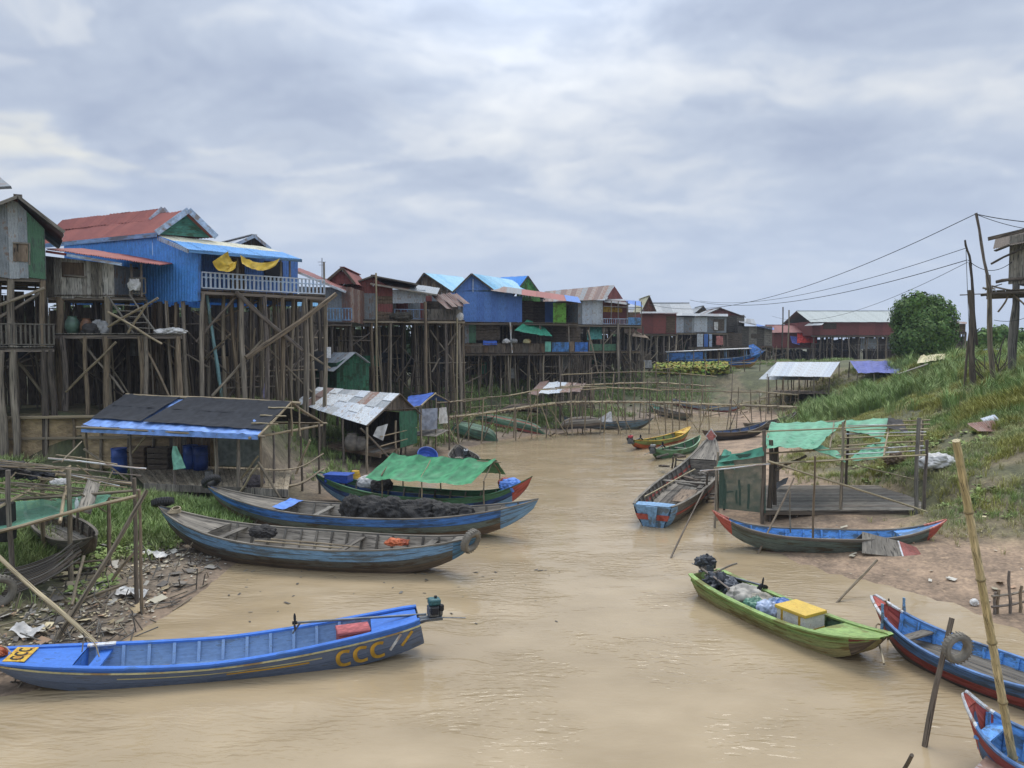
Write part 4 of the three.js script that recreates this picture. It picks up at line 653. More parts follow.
// --- grey and green shack at the left edge
{
  const g = thing('stilt_house', 'grey tin shack with one green wall sheet at left edge, window boarded up', 'house'), H = facade(-70, 28.9, 48, 31), y0 = H.y(20, 277), yE = H.y(48, 229), yA = H.y(18, 198);
  const pyTop = (px) => (px < 18 ? lerp(yE - 0.2, yA, (px + 70) / 88) : lerp(yA, yE, (px - 18) / 30));
  let prev = -70; [-50, -32, -16, 0, 12, 22, 31, 48].forEach((px, i) => { const a = H.p(prev, y0 - rr(0, 0.1), 0), b = H.p(px, y0 - rr(0, 0.1), 0); sheet(g, 'wall_sheet', a, b, H.p(px, pyTop(px), 0), H.p(prev, pyTop(prev), 0), px === 48 ? M.tinGreen[0] : M.tinGrey[i % 3], { lift: i % 2 ? -0.012 : 0, amp: 0.01 }); prev = px; });
  const w = slab(g, 'window_board', H.f(13, 261, -0.03), H.f(28, 262, -0.03), H.f(28, 244, -0.03), H.f(13, 243, -0.03), 0.03, M.boardBrown[2]); w.userData.label = 'brown board over the window';
  plank(g, 'window_batten', H.f(12.5, 242.5, -0.05), H.f(29, 243.5, -0.05), 0.04, 0.06, M.board[2]); plank(g, 'window_batten', H.f(29.6, 243, -0.05), H.f(29.6, 265, -0.05), 0.04, 0.06, M.board[2]);
  gableRoof(g, H, H.f(-86, 238), H.f(18, 197.5), H.f(64, 233), 0.45, 6.5, 7, [M.tinGrey[1], M.tinGrey[2], M.tinRust[0]], { trim: M.board[2], trimW: 0.12 });
  endWall(g, H, 48, y0, yE - 0.02, 0, 6, 6, [M.tinGreen[0], ...M.tinGrey]); backWall(g, H, -70, 48, y0, yE, 6, 6, greyWalls); endWall(g, H, -70, y0, yE - 0.3, 0, 6, 6, greyWalls);
  deck(g, H, -70, 47, y0 + 0.02, 0.05, 6, 10, M.boardDark);
  stilts(g, H, [-50, -20, 12, 45], y0 - 0.1, [0.15, 2.8, 5.6], 0.13, M.post, 0.1);
  for (const [x, y, x2, y2, n] of [[-40, 322, 45, 288, -0.1], [45, 290, -20, 330, 0.4], [10, 352, 46, 398, 0.6], [-30, 348, 20, 400, 2.6]]) brace(g, H.f(x, y, n), H.f(x2, y2, n), 0.07);
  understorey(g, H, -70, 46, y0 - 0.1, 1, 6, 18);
  // its lower landing with a picket rail
  const yL = H.y(20, 347, -0.7), pt = (px, n) => H.p(px, yL, n); deck(g, H, -75, 54, yL, -0.75, 1.6, 11, M.board);
  railing(g, pt(-75, -0.72), pt(54, -0.72), 0.92, 26, M.board[1], { w: 0.07 }); railing(g, pt(54, -0.7), pt(54, 1.5), 0.92, 7, M.board[1], { w: 0.07 });
  stilts(g, H, [-60, -24, 0, 14, 45, 52], yL - 0.12, [-0.6, 1.4], 0.16, [...M.post, ...M.postDark], 0.06);
  base(g, H.p(0, 0, 3));
}
{ // only the roof corner of a taller house shows above the shack
  const g = thing('stilt_house', 'dark roof corner of a taller house cut off at left edge', 'house'), e0 = at(-150, 194, 37), e1 = at(11, 186, 37), r1 = at(-4, 174, 40), r0 = at(-160, 176, 40), k = V(-1, 0, -3);
  slab(g, 'roof', e0, e1, r1, r0, 0.14, M.tinGrey[1]); slab(g, 'roof', off(e1, -5.2, 0.1, -5.6), off(e0, -0.4, 0.1, -5.6), r0, r1, 0.14, M.tinGrey[1]);
  const w0 = off(e0, 0.5, -0.2, -0.4), w1 = at(-46, 190, 37.6), y0 = 8.2; w1.y = w0.y; boards(g, 'wall_board', V(w0.x, y0, w0.z), V(w1.x, y0, w1.z), w1, w0, 12, M.tinBlueDull); boards(g, 'side_board', V(w1.x, y0, w1.z), V(w1.x - 1, y0, w1.z - 4.6), off(w1, -1, 0, -4.6), w1, 10, M.tinBlueDull);
  for (const t of [0, 0.33, 0.66, 1]) for (const z of [-0.2, -2.4, -4.4]) { const p = mix(w0, w1, t); p.y = y0; p.z += z; const q = G(p); q.y -= 0.3; pole(g, 'stilt', q, p, 0.12, pick(M.postDark)); }
  settle(g, G(mix(w0, w1, 0.5)));
}
// --- low patched house with a thin red roof, and the landing below it
{
  const g = thing('stilt_house', 'low patched grey house with thin red roof, stair and landing below it', 'house'), H = facade(48, 32.3, 160, 32.3), y0 = H.y(80, 297), yT = H.y(60, 256), yT2 = H.y(116, 264);
  const cols = [43, 56, 63, 76, 84, 93, 104, 116]; const lb = [wood('#b4aea2'), wood('#c0b9ac'), wood('#a59e92')], ms = [M.board, lb, lb, lb, lb, M.board, lb]; cols.slice(1).forEach((px, i) => { const l = cols[i], tt = (x) => lerp(yT, yT2, (x - 50) / 66); boards(g, 'wall_board', H.p(l, y0 - (i % 3) * 0.03, 0), H.p(px, y0 - (i % 3) * 0.03, 0), H.p(px, tt(px), 0), H.p(l, tt(l), 0), 2 + (i % 2), i === 2 || i === 3 || i === 6 ? [wood('#cac4b8'), wood('#d2ccc0')] : ms[i]); });
  slab(g, 'wall_panel', H.p(64, H.y(70, 277), -0.02), H.p(86, H.y(84, 278), -0.02), H.p(86, H.y(84, 263), -0.02), H.p(64, H.y(64, 262), -0.02), 0.02, M.boardBrown[1]);
  plank(g, 'rail', H.f(64, 275, -0.06), H.f(86, 277, -0.06), 0.05, 0.07, M.board[2]);
  const e0 = H.f(46, 249, -0.7), e1 = H.f(160, 265, -0.7), up = 0.42; sheets(g, 'roof_sheet', e0, e1, H.back(off(e1, -0.6, up, 0), 3.2), H.back(off(e0, -0.3, up, 0), 3.2), 8, M.tileRed, { amp: 0.03 });
  plank(g, 'fascia', H.f(67, 255, -0.68), H.f(122, 264.5, -0.68), 0.04, 0.12, M.paleBlue); plank(g, 'fascia', H.f(46, 251.5, -0.64), H.f(66, 254.5, -0.64), 0.05, 0.1, M.redDull);
  endWall(g, H, 43, y0, yT - 0.1, 0.05, 2.4, 3, greyWalls); backWall(g, H, 43, 147, y0, yT2 + 0.1, 2.4, 6, M.boardDark); endWall(g, H, 116, y0, yT2, 0.05, 2.4, 3, greyWalls);
  deck(g, H, 50, 147, y0 + 0.06, -0.05, 2.5, 12, M.boardDark);
  for (const px of [133, 143]) pole(g, 'porch_post', H.p(px, y0, -0.1), H.p(px, H.y(px, 264, 0), -0.1), 0.06, M.post[1]);
  railing(g, H.p(131, y0 + 0.05, -0.1), H.p(147, y0 + 0.05, -0.1), 0.75, 5, M.board[0]);
  const yP = H.y(120, 334, -0.9), q = (px, n) => H.p(px, yP, n); deck(g, H, 54, 182, yP, -0.9, 2.2, 16, M.board);
  ladder(g, H.p(146, yP, -0.6), H.p(119, y0 + 0.1, -0.3), 0.9, V(0.92, 0.0, -0.3), 6, M.board[2]);
  stilts(g, H, [62, 107], y0, [0.1], 0.15, M.post, 0.04); stilts(g, H, [62, 85, 107, 140, 146, 178], yP - 0.1, [-0.8], 0.12, M.post, 0.05); stilts(g, H, [70, 98, 128, 160], y0 - 0.1, [1.6, 2.3], 0.11, M.postDark);
  for (const [x, y, x2, y2, n] of [[66, 392, 116, 342, -1], [78, 336, 124, 393, -0.5], [108, 312, 162, 344, -1], [142, 340, 170, 398, -0.7], [108, 327, 158, 298, -1], [128, 333, 146, 305, -1]]) brace(g, H.f(x, y, n), H.f(x2, y2, n), 0.055, n === -1 ? M.bamboo[0] : undefined);
  understorey(g, H, 50, 178, y0 - 0.1, 0.2, 3.2, 26);
  base(g, H.p(100, 0, 1));
  // things kept on the landing
  const put = (nm, l, px, n, f, cat) => { const o = f(q(px, n)); tag(o, l, cat); };
  put('jar', 'tall green-grey water jar at left of the landing', 73, -0.2, (p) => { const m = mesh(scene, 'water_jar', new THREE.LatheGeometry([[0.02, 0], [0.2, 0.02], [0.3, 0.3], [0.27, 0.55], [0.16, 0.72], [0.2, 0.78]].map(([x, y]) => new THREE.Vector2(x, y)), 20), plain('#5d7a66', { roughness: 0.4 })); m.position.copy(p); return m; }, 'jar');
  put('jar', 'brown clay jar next to the green-grey jar on the landing', 87, -0.2, (p) => { const m = mesh(scene, 'water_jar', new THREE.LatheGeometry([[0.02, 0], [0.18, 0.02], [0.26, 0.3], [0.22, 0.5], [0.14, 0.62], [0.17, 0.68]].map(([x, y]) => new THREE.Vector2(x, y)), 20), plain('#8a6040', { roughness: 0.5 })); m.position.copy(p); return m; }, 'jar');
  put('sack', 'dark full sack at front of the landing under the red roof', 92, -0.6, (p) => lump(scene, 'grey_sack', off(p, 0, 0.15, 0), 0.42, 0.32, 0.3, M.soot, 0.2), 'sack');
  put('sack', 'pale grey sack right of the dark sack on the landing', 100, -0.4, (p) => lump(scene, 'white_sack', off(p, 0, 0.2, 0), 0.4, 0.42, 0.3, M.greyCloth, 0.25), 'sack');
  put('sack', 'white bundle hung on the porch rail beside the stair', 136, -0.25, (p) => lump(scene, 'white_sack', V(p.x, y0 + 0.45, p.z), 0.26, 0.34, 0.16, M.whiteCloth, 0.45), 'sack');
  put('sack', 'flat white bundle at the right end of the landing', 170, -0.4, (p) => lump(scene, 'white_sack', off(p, 0, 0.1, 0), 0.6, 0.18, 0.36, M.whiteCloth, 0.5), 'sack');
}
// --- the big blue house with the red roof and railed balcony
{
  const g = thing('stilt_house', 'big bright blue house with red roof, teal gable and white railed balcony', 'house', undefined);
  const S = facade(67, 37, 200, 33), W = facade(200, 33, 325, 37.2), K = S.p(200, 0), Lf = S.p(67, 0), yF = S.y(199, 298.5), yE = S.y(155, 234);
  const along = Lf.clone().sub(K), P155 = S.p(155, 0), nG = P155.clone().sub(K).dot(W.N), back = along.clone().multiplyScalar(1 - P155.distanceTo(K) / Lf.distanceTo(K));
  // walls: corrugated blue, then the porch side
  wallOn(g, S, 67, 155, yF - 0.1, yE, 0, 8, M.tinBlue, { amp: 0.022, pitch: 0.2 });
  { const a = S.p(155, yF - 0.1), b = S.p(200, yF - 0.1), c = S.f(200, 249), d = S.p(155, yE); sheets(g, 'wall_sheet', a, b, c, d, 4, M.tinBlue, { amp: 0.022, pitch: 0.2 }); plank(g, 'corner_post', off(b, 0, 0, 0), c, 0.1, 0.1, M.blue, V(0, 0, 1)); }
  const q0 = W.p(166, yF, nG + 0.02), q1 = W.p(298, yF, nG + 0.02), q2 = W.f(298, 259, nG + 0.02), q3 = W.p(166, yE - 0.2, nG + 0.02); sheets(g, 'wall_sheet', q0, q1, q2, q3, 9, M.tinBlueDull, { rag: 0 });
  const r1 = q1.clone().add(back), r2 = q2.clone().add(back), b0 = S.p(67, yF), b3 = S.p(67, yE); sheets(g, 'side_wall_sheet', q1, r1, r2, q2, 7, M.tinBlue); sheets(g, 'back_wall_sheet', b0, r1, r2, b3, 9, M.tinBlue);
  // door and window in the shade of the balcony
  boardOn(g, W, 232, 246, yF + 0.35, yF + 2.3, nG - 0.05, 4, M.boardBrown, 'door_board'); slab(g, 'window', W.p(266, yF + 1.2, nG - 0.06), W.p(284, yF + 1.2, nG - 0.06), W.p(284, yF + 2.2, nG - 0.06), W.p(266, yF + 2.2, nG - 0.06), 0.05, M.dark);
  // roofs
  const eL = W.f(153, 234, nG), ap = W.f(185, 211.5, nG), eR = W.f(213, 238, nG), fr = (p) => p.clone().addScaledVector(W.N, -0.45), bk = (p) => p.clone().addScaledVector(back, 1.42);
  sheets(g, 'roof_sheet', bk(eL), fr(eL), fr(ap), bk(ap), 14, M.tileRed, { amp: 0.03, pitch: 0.24 }); sheets(g, 'roof_sheet', fr(eR), bk(eR), bk(ap), fr(ap), 14, M.tileRed, { amp: 0.03, pitch: 0.24 });
  { const k = 0.25, hi = (p, t) => off(p.clone().addScaledVector(back, t), 0, 0.1, 0), m1 = mix(eL, ap, 0.6), m2 = mix(eR, ap, 0.6), top = off(ap, 0, 0.16, 0); sheets(g, 'upper_roof_sheet', hi(m1, 1.42), hi(m1, k), hi(top, k), hi(top, 1.42), 10, M.tileRed, { amp: 0.03, pitch: 0.24 }); sheets(g, 'upper_roof_sheet', hi(m2, k), hi(m2, 1.42), hi(top, 1.42), hi(top, k), 10, M.tileRed, { amp: 0.03, pitch: 0.24 });
    for (const m of [m1, m2]) plank(g, 'upper_barge_board', hi(m, k - 0.015), hi(top, k - 0.015), 0.05, 0.22, M.paleBlue); gableFill(g, off(hi(m1, k), 0, -0.05, 0), off(hi(top, k), 0, -0.05, 0), off(hi(m2, k), 0, -0.05, 0), 5, M.tinBlueDull); }
  for (const e of [eL, eR]) plank(g, 'barge_board', off(fr(e), 0, 0.0, 0), off(fr(ap), 0, 0.02, 0), 0.06, 0.26, M.paleBlue);
  plank(g, 'fascia', off(bk(eL), 0, -0.08, 0), off(fr(eL), 0, -0.08, 0), 0.04, 0.2, paint('#8fb2dd'));
  const tealB = [paint('#5fa28c'), paint('#569884')]; for (let i = 0; i < 7; i++) { const t0 = i / 7, t1 = (i + 0.96) / 7, q = (t, s) => mix(s < 0 ? eL : eR, ap, t).addScaledVector(W.N, -0.02); slab(g, 'gable_board', q(t0, -1), q(t0, 1), q(t1, 1), q(t1, -1), 0.02, tealB[i % 2]); }
  { // lean-to over the balcony: cream strip, then sky blue sheets with a frilled edge
    const t0 = W.f(155, 234.5, nG - 0.05), t1 = W.f(263, 247, nG - 0.05), m0 = W.f(172, 241, nG * 0.55), m1 = W.f(283, 253, nG * 0.55), l0 = W.f(189, 249.5, -0.5), l1 = W.f(302, 259.5, -0.5);
    sheets(g, 'lean_to_sheet', m0, m1, t1, t0, 8, [metal([216, 212, 186], [190, 184, 160], 0.3, 133)], { amp: 0.02 }); sheets(g, 'lean_to_sheet', l0, l1, off(m1, 0, 0.02, 0), off(m0, 0, 0.02, 0), 8, [metal([104, 166, 222], [96, 148, 196], 0.34, 131)], { amp: 0.02 }); plank(g, 'fascia', off(l0, 0, -0.06, 0), off(l1, 0, -0.06, 0), 0.03, 0.14, paint('#6fa6dc'));
    for (let i = 0; i < 16; i++) { const a = mix(off(t0, 0, -0.12, 0), off(l0, 0, -0.08, 0), i / 16), b = mix(off(t0, 0, -0.12, 0), off(l0, 0, -0.08, 0), (i + 0.7) / 16); plank(g, 'frill', a, b, 0.03, 0.18, M.paleBlue); }
  }
  { // the smaller second ridge behind
    const H2 = W, L2 = H2.f(226, 248, nG + 1.2), A2 = H2.f(252, 236, nG + 1.2), R2 = H2.f(268, 249, nG + 1.2); gableRoof(g, H2, L2, A2, R2, 0.3, 4.5, 6, [M.tinGrey[2], M.tinWhite[1]], { trim: M.paleBlue }); gableFill(g, L2, A2, R2, 5, M.boardDark); }
  // balcony
  const yB = W.y(205, 290); const bp = (px, n = 0) => W.p(px, yB, n); deck(g, W, 201, 326, yB, -0.05, nG, 18, M.boardDark, M.post[1]);
  railing(g, bp(203), bp(325), 0.78, 30, fresh('#dfe8f2'), { alt: fresh('#c4d8ee'), arch: true, w: 0.085 }); railing(g, bp(325), bp(325, nG - 0.2), 0.72, 8, M.paleBlue, { alt: paint('#a8c4e4'), w: 0.05 });
  for (const px of [239, 282, 291, 325]) pole(g, 'balcony_post', bp(px, 0.06), V(bp(px, 0.06).x, W.y(px, lerp(252, 262, (px - 200) / 125)), bp(px, 0.06).z), 0.055, M.board[2], true);
  pole(g, 'curtain_rail', W.f(212, 257, -0.02), W.f(280, 259, -0.02), 0.02, M.steel, true);
  // stilts and braces
  for (const px of [157, 175, 184]) stilts(g, S, [px], yF - 0.1, [0.1, 2.2, 5], 0.11, [...M.post, ...M.boardBrown], 0.15);
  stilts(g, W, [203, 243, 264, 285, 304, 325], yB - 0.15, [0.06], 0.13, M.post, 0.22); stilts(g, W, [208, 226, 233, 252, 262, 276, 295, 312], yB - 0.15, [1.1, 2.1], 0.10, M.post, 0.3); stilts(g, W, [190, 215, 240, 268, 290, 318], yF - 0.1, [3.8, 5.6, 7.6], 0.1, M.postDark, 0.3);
  const bl = pole(g, 'stilt', G(W.p(222, 0, 0.5)), W.p(208, yB - 0.2, 0.5), 0.09, paint('#7fa7a8')); bl.userData.label = 'pale blue-green stilt leaning behind the front row';
  for (const [x, y, x2, y2, n, r] of [[246, 358, 336, 294, -0.25, 0.13], [236, 292, 302, 350, -0.12, 0.11], [236, 296, 196, 342, 0.2, 0.06], [214, 322, 260, 300, 1.2, 0.05], [212, 396, 262, 340, 0.4, 0.07], [228, 398, 262, 352, 1.3, 0.06], [262, 342, 312, 392, 1, 0.05], [300, 348, 330, 368, 0.3, 0.06], [280, 390, 318, 330, 1.6, 0.05], [205, 312, 250, 350, 1.5, 0.05], [252, 382, 300, 330, 2.2, 0.05], [186, 330, 238, 384, 0.8, 0.04], [264, 310, 296, 290, 2, 0.05]]) brace(g, W.f(x, y, n), W.f(x2, y2, n), r);
  for (const y of [378, 388]) pole(g, 'cross_rail', W.f(226, y, 1.2), W.f(276, y - 2, 1.2), 0.04, pick(M.post));
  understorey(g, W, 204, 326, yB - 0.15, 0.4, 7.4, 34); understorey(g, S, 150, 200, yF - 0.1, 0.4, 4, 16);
  base(g, mix(K, W.p(300, 0, nG), 0.5));
  // yellow awning cloths and washing
  const y1 = tag(mesh(scene, 'awning_cloth', clothGeo(W.f(212, 262, -0.7), W.f(234, 269, -0.75), W.f(238, 259, -0.55), W.f(227, 252, -0.6), { wrinkle: 0.16, sag: 0.28, freq: 3, edge: true }), M.yellowTarp), 'shorter yellow cloth bunched up at left end of blue balcony', 'cloth', 'yellow cloths on the balcony');
  tag(mesh(scene, 'awning_cloth', clothGeo(W.f(242, 264, -0.7), W.f(275, 266, -0.7), W.f(279, 259, -0.58), W.f(240, 255, -0.58), { wrinkle: 0.14, sag: 0.26, freq: 3, edge: true }), M.yellowTarp), 'longer yellow cloth hung over middle of blue balcony', 'cloth', 'yellow cloths on the balcony');
  tag(mesh(scene, 'hanging_cloth', clothGeo(W.f(261, 398, 1.0), W.f(270, 400, 1.0), W.f(268, 382, 1.0), W.f(265, 382, 1.0), { wrinkle: 0.08, freq: 4 }), M.lilacCloth), 'lilac cloth hanging among the stilts of blue house', 'cloth');
  tag(mesh(scene, 'sign_board', slabGeo(W.f(327, 358, -0.2), W.f(331, 358, -0.2), W.f(331, 347, -0.2), W.f(327, 347, -0.2), 0.04), M.white), 'small white board fixed to the right corner stilt of blue house', 'board');
}
// --- lower blue porch and dark red house between the big blue one and the patched one
{
  const g = thing('stilt_house', 'red roofed rusty tin house just right of the blue balcony, half hidden', 'house'), H = facade(296, 46, 354, 46), y0 = H.y(330, 322), yE = H.y(330, 287);
  wallOn(g, H, 300, 351, y0, yE, 0, 6, [...M.tinRust, M.tinGrey[1], M.boardBrown[0]]); endWall(g, H, 300, y0, yE, 0, 5, 5, M.tinRust); endWall(g, H, 351, y0, yE, 0, 5, 5, M.tinRust); backWall(g, H, 300, 351, y0, yE, 5, 5, M.tinRed);
  gableRoof(g, H, H.f(324, 284, 2), H.f(343, 268, 2), H.f(356, 284, 2), 0.3, 5, 6, M.tinRed, { trim: M.boardDark[0] }); gableFill(g, H.f(326, 284, 2), H.f(343, 269, 2), H.f(354, 284, 2), 6, M.tinRed);
  sheets(g, 'lean_to_sheet', H.f(292, 269, -0.7), H.f(346, 291, -0.7), H.f(346, 287, 2.4), H.f(300, 268, 2.4), 6, M.tinRed); plank(g, 'fascia', H.f(292, 270, -0.72), H.f(346, 292, -0.72), 0.05, 0.14, M.white);
  deck(g, H, 298, 352, H.y(330, 323), -0.9, 5, 10, M.boardDark); railing(g, H.p(325, H.y(330, 322), -0.8), H.p(352, H.y(330, 322), -0.8), 0.8, 9, M.blueOld);
  sheets(g, 'porch_sheet', H.f(292, 306, -1.2), H.f(318, 306, -1.2), H.f(318, 298, -0.6), H.f(292, 298, -0.6), 3, M.tinSky);
  stilts(g, H, [300, 318, 334, 350], y0 - 0.1, [-0.6, 1.5, 3.4], 0.09, M.postDark); understorey(g, H, 292, 352, y0 - 0.1, -0.6, 4.5, 26); base(g, H.p(325, 0, 2));
  const a = thing('antenna', 'thin television antenna on the dark red roof beside blue house', 'antenna'); const p = H.f(322, 284, 1); pole(a, 'mast', p, H.f(322, 258, 1), 0.025, M.steel, true); for (const [y, w] of [[262, 4], [265, 3]]) pole(a, 'arm', H.f(322 - w, y, 1), H.f(322 + w, y, 1), 0.015, M.steel, true); settle(a, p);
}
// --- patched brown-red house with white panel and rusty awning
{
  const g = thing('stilt_house', 'patched red-brown house with grey tin panel, white panel and rusty awning', 'house'), H = facade(340, 50, 465, 51.5), y0 = H.y(350, 325), yE = H.y(393, 287), yF = H.y(420, 320.5);
  wallOn(g, H, 344, 351, y0 + 0.1, yE, 0, 1, M.tinRed); wallOn(g, H, 350, 378, y0 - 0.1, H.y(360, 293), -0.04, 3, M.tinGrey); wallOn(g, H, 350, 393, H.y(393, 312), yE, 0, 4, M.tinRed); wallOn(g, H, 378, 393, H.y(393, 304), H.y(393, 296), -0.04, 1, [M.boardBrown[0]]); wallOn(g, H, 376, 393, y0 - 0.06, H.y(393, 312), -0.02, 2, [M.boardBrown[0], M.tinGrey[1]]);
  wallOn(g, H, 393, 426, H.y(410, 303), H.y(410, 290), 0, 3, [M.tinWhite[0], M.tinWhite[1]]);
  endWall(g, H, 344, y0, yE, 0, 6, 5, [M.tinRed[0], M.boardBrown[0]]); backWall(g, H, 344, 465, yF, yE - 0.2, 6, 9, [...M.tinRed, ...M.tinGrey]); endWall(g, H, 463, yF, yF + 1.6, 0, 6, 5, M.tinGrey); wallOn(g, H, 426, 463, yF, yF + 1.5, 3, 3, M.boardDark);
  gableFill(g, H.f(340, 289), H.f(373, 277.5), H.f(393, 289), 8, M.tinRed);
  gableRoof(g, H, H.f(331, 291), H.f(373, 276), H.f(418, 284.5), 0.4, 6.5, 7, M.tinRust, { trim: M.board[1], trimW: 0.1 });
  sheets(g, 'lean_to_sheet', H.f(370, 283.5, -0.7), H.f(437, 294.5, -0.7), H.f(440, 288, 4), H.f(376, 279, 4), 7, [M.tinRust[0], M.tinGrey[0]]); plank(g, 'fascia', H.f(370, 284, -0.72), H.f(437, 295, -0.72), 0.04, 0.1, M.board[2]);
  { const t0 = H.f(431, 294, 0.5), t1 = H.f(457, 293.5, 0.8); sheets(g, 'awning_sheet', H.f(447, 310, -1.1), H.f(470, 304, -1.0), t1, t0, 4, M.tinRust, { bend: 0.1 }); }
  deck(g, H, 343, 465, yF, -0.6, 6, 22, M.boardDark); railing(g, H.p(395, yF, -0.5), H.p(463, yF, -0.5), 0.72, 22, paint('#7f98b8'), { alt: M.board[1] }); 
  boardOn(g, H, 428, 462, yF, yF + 0.75, -0.55, 6, M.board);
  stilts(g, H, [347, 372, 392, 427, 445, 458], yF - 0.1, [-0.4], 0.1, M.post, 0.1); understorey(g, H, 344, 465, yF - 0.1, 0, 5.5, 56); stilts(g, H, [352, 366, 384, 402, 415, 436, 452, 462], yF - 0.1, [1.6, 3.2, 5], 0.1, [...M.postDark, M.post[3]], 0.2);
  const tall = pole(g, 'mast', G(H.p(377, 0, -0.7)), H.f(376, 273, -0.7), 0.07, M.bamboo[2]); tall.userData.label = 'tall pale pole standing in front of the wall'; pole(g, 'mast', G(H.p(457, 0, -0.8)), H.f(457, 318, -0.8), 0.06, M.bamboo[2]); pole(g, 'mast', G(H.p(427, 0, -0.8)), H.f(425, 302, -0.7), 0.12, M.post[4]);
  for (const [x, y, x2, y2, n] of [[344, 352, 374, 330, -0.3], [396, 382, 412, 356, 0.4], [430, 330, 452, 360, 0.3], [448, 345, 462, 325, 0.1], [360, 380, 390, 345, 1], [432, 372, 440, 358, -0.3], [350, 336, 364, 352, 0.5]]) brace(g, H.f(x, y, n), H.f(x2, y2, n), 0.06);
  ladder(g, G(H.p(414, 0, -0.4)), H.p(423, yF - 1.2, 0.3), 0.8, H.U, 9, M.boardDark[1]);
  base(g, H.p(400, 0, 3));
  tag(lump(scene, 'net_heap', H.p(400, yF + 0.15, -0.35), 0.75, 0.38, 0.35, plain('#4b4538'), 0.5), 'dark net heap at left end of patched house balcony', 'net');
  tag(lump(scene, 'white_sack', H.p(460, yF + 0.2, -0.5), 0.25, 0.35, 0.25, M.whiteCloth, 0.3), 'small white bundle at right end of patched house balcony', 'sack');
}
{ // brown gable with pale blue roof behind
  const g = thing('stilt_house', 'brown plank gable with pale blue roof behind the patched house', 'house'), H = facade(418, 62, 452, 62), y0 = 8, yE = H.y(430, 291);
  boards(g, 'wall_board', H.p(412, y0, 0), H.p(452, y0, 0), H.p(452, yE, 0), H.p(412, yE, 0), 8, M.boardBrown); gableFill(g, H.f(412, 291), H.f(424, 274), H.f(452, 292), 8, M.boardBrown); { const fL = H.f(409, 293, -0.3), fA = H.f(424, 273, -0.3), fR = H.f(454, 293, -0.3), bA = at(462, 277, 74), bR = at(478, 292, 72), bL = at(440, 292, 75); sheets(g, 'roof_sheet', fR, bR, bA, fA, 8, M.tinSky); sheets(g, 'roof_sheet', bL, fL, fA, bA, 8, M.tinSky); for (const e of [fL, fR]) plank(g, 'barge_board', off(e, 0, -0.03, 0.02), off(fA, 0, -0.02, 0.02), 0.05, 0.12, M.boardDark[0]); }
  endWall(g, H, 412, y0, yE, 0, 8.5, 5, M.tinGrey); endWall(g, H, 452, y0, yE, 0, 8.5, 5, M.tinGrey); backWall(g, H, 412, 452, y0, yE, 8.5, 4, M.tinGrey); stilts(g, H, [414, 432, 450], y0, [0.3, 4, 8], 0.12, M.postDark); deck(g, H, 412, 452, y0, 0.03, 8.4, 6, M.boardDark); base(g, H.p(430, 0, 4));
}
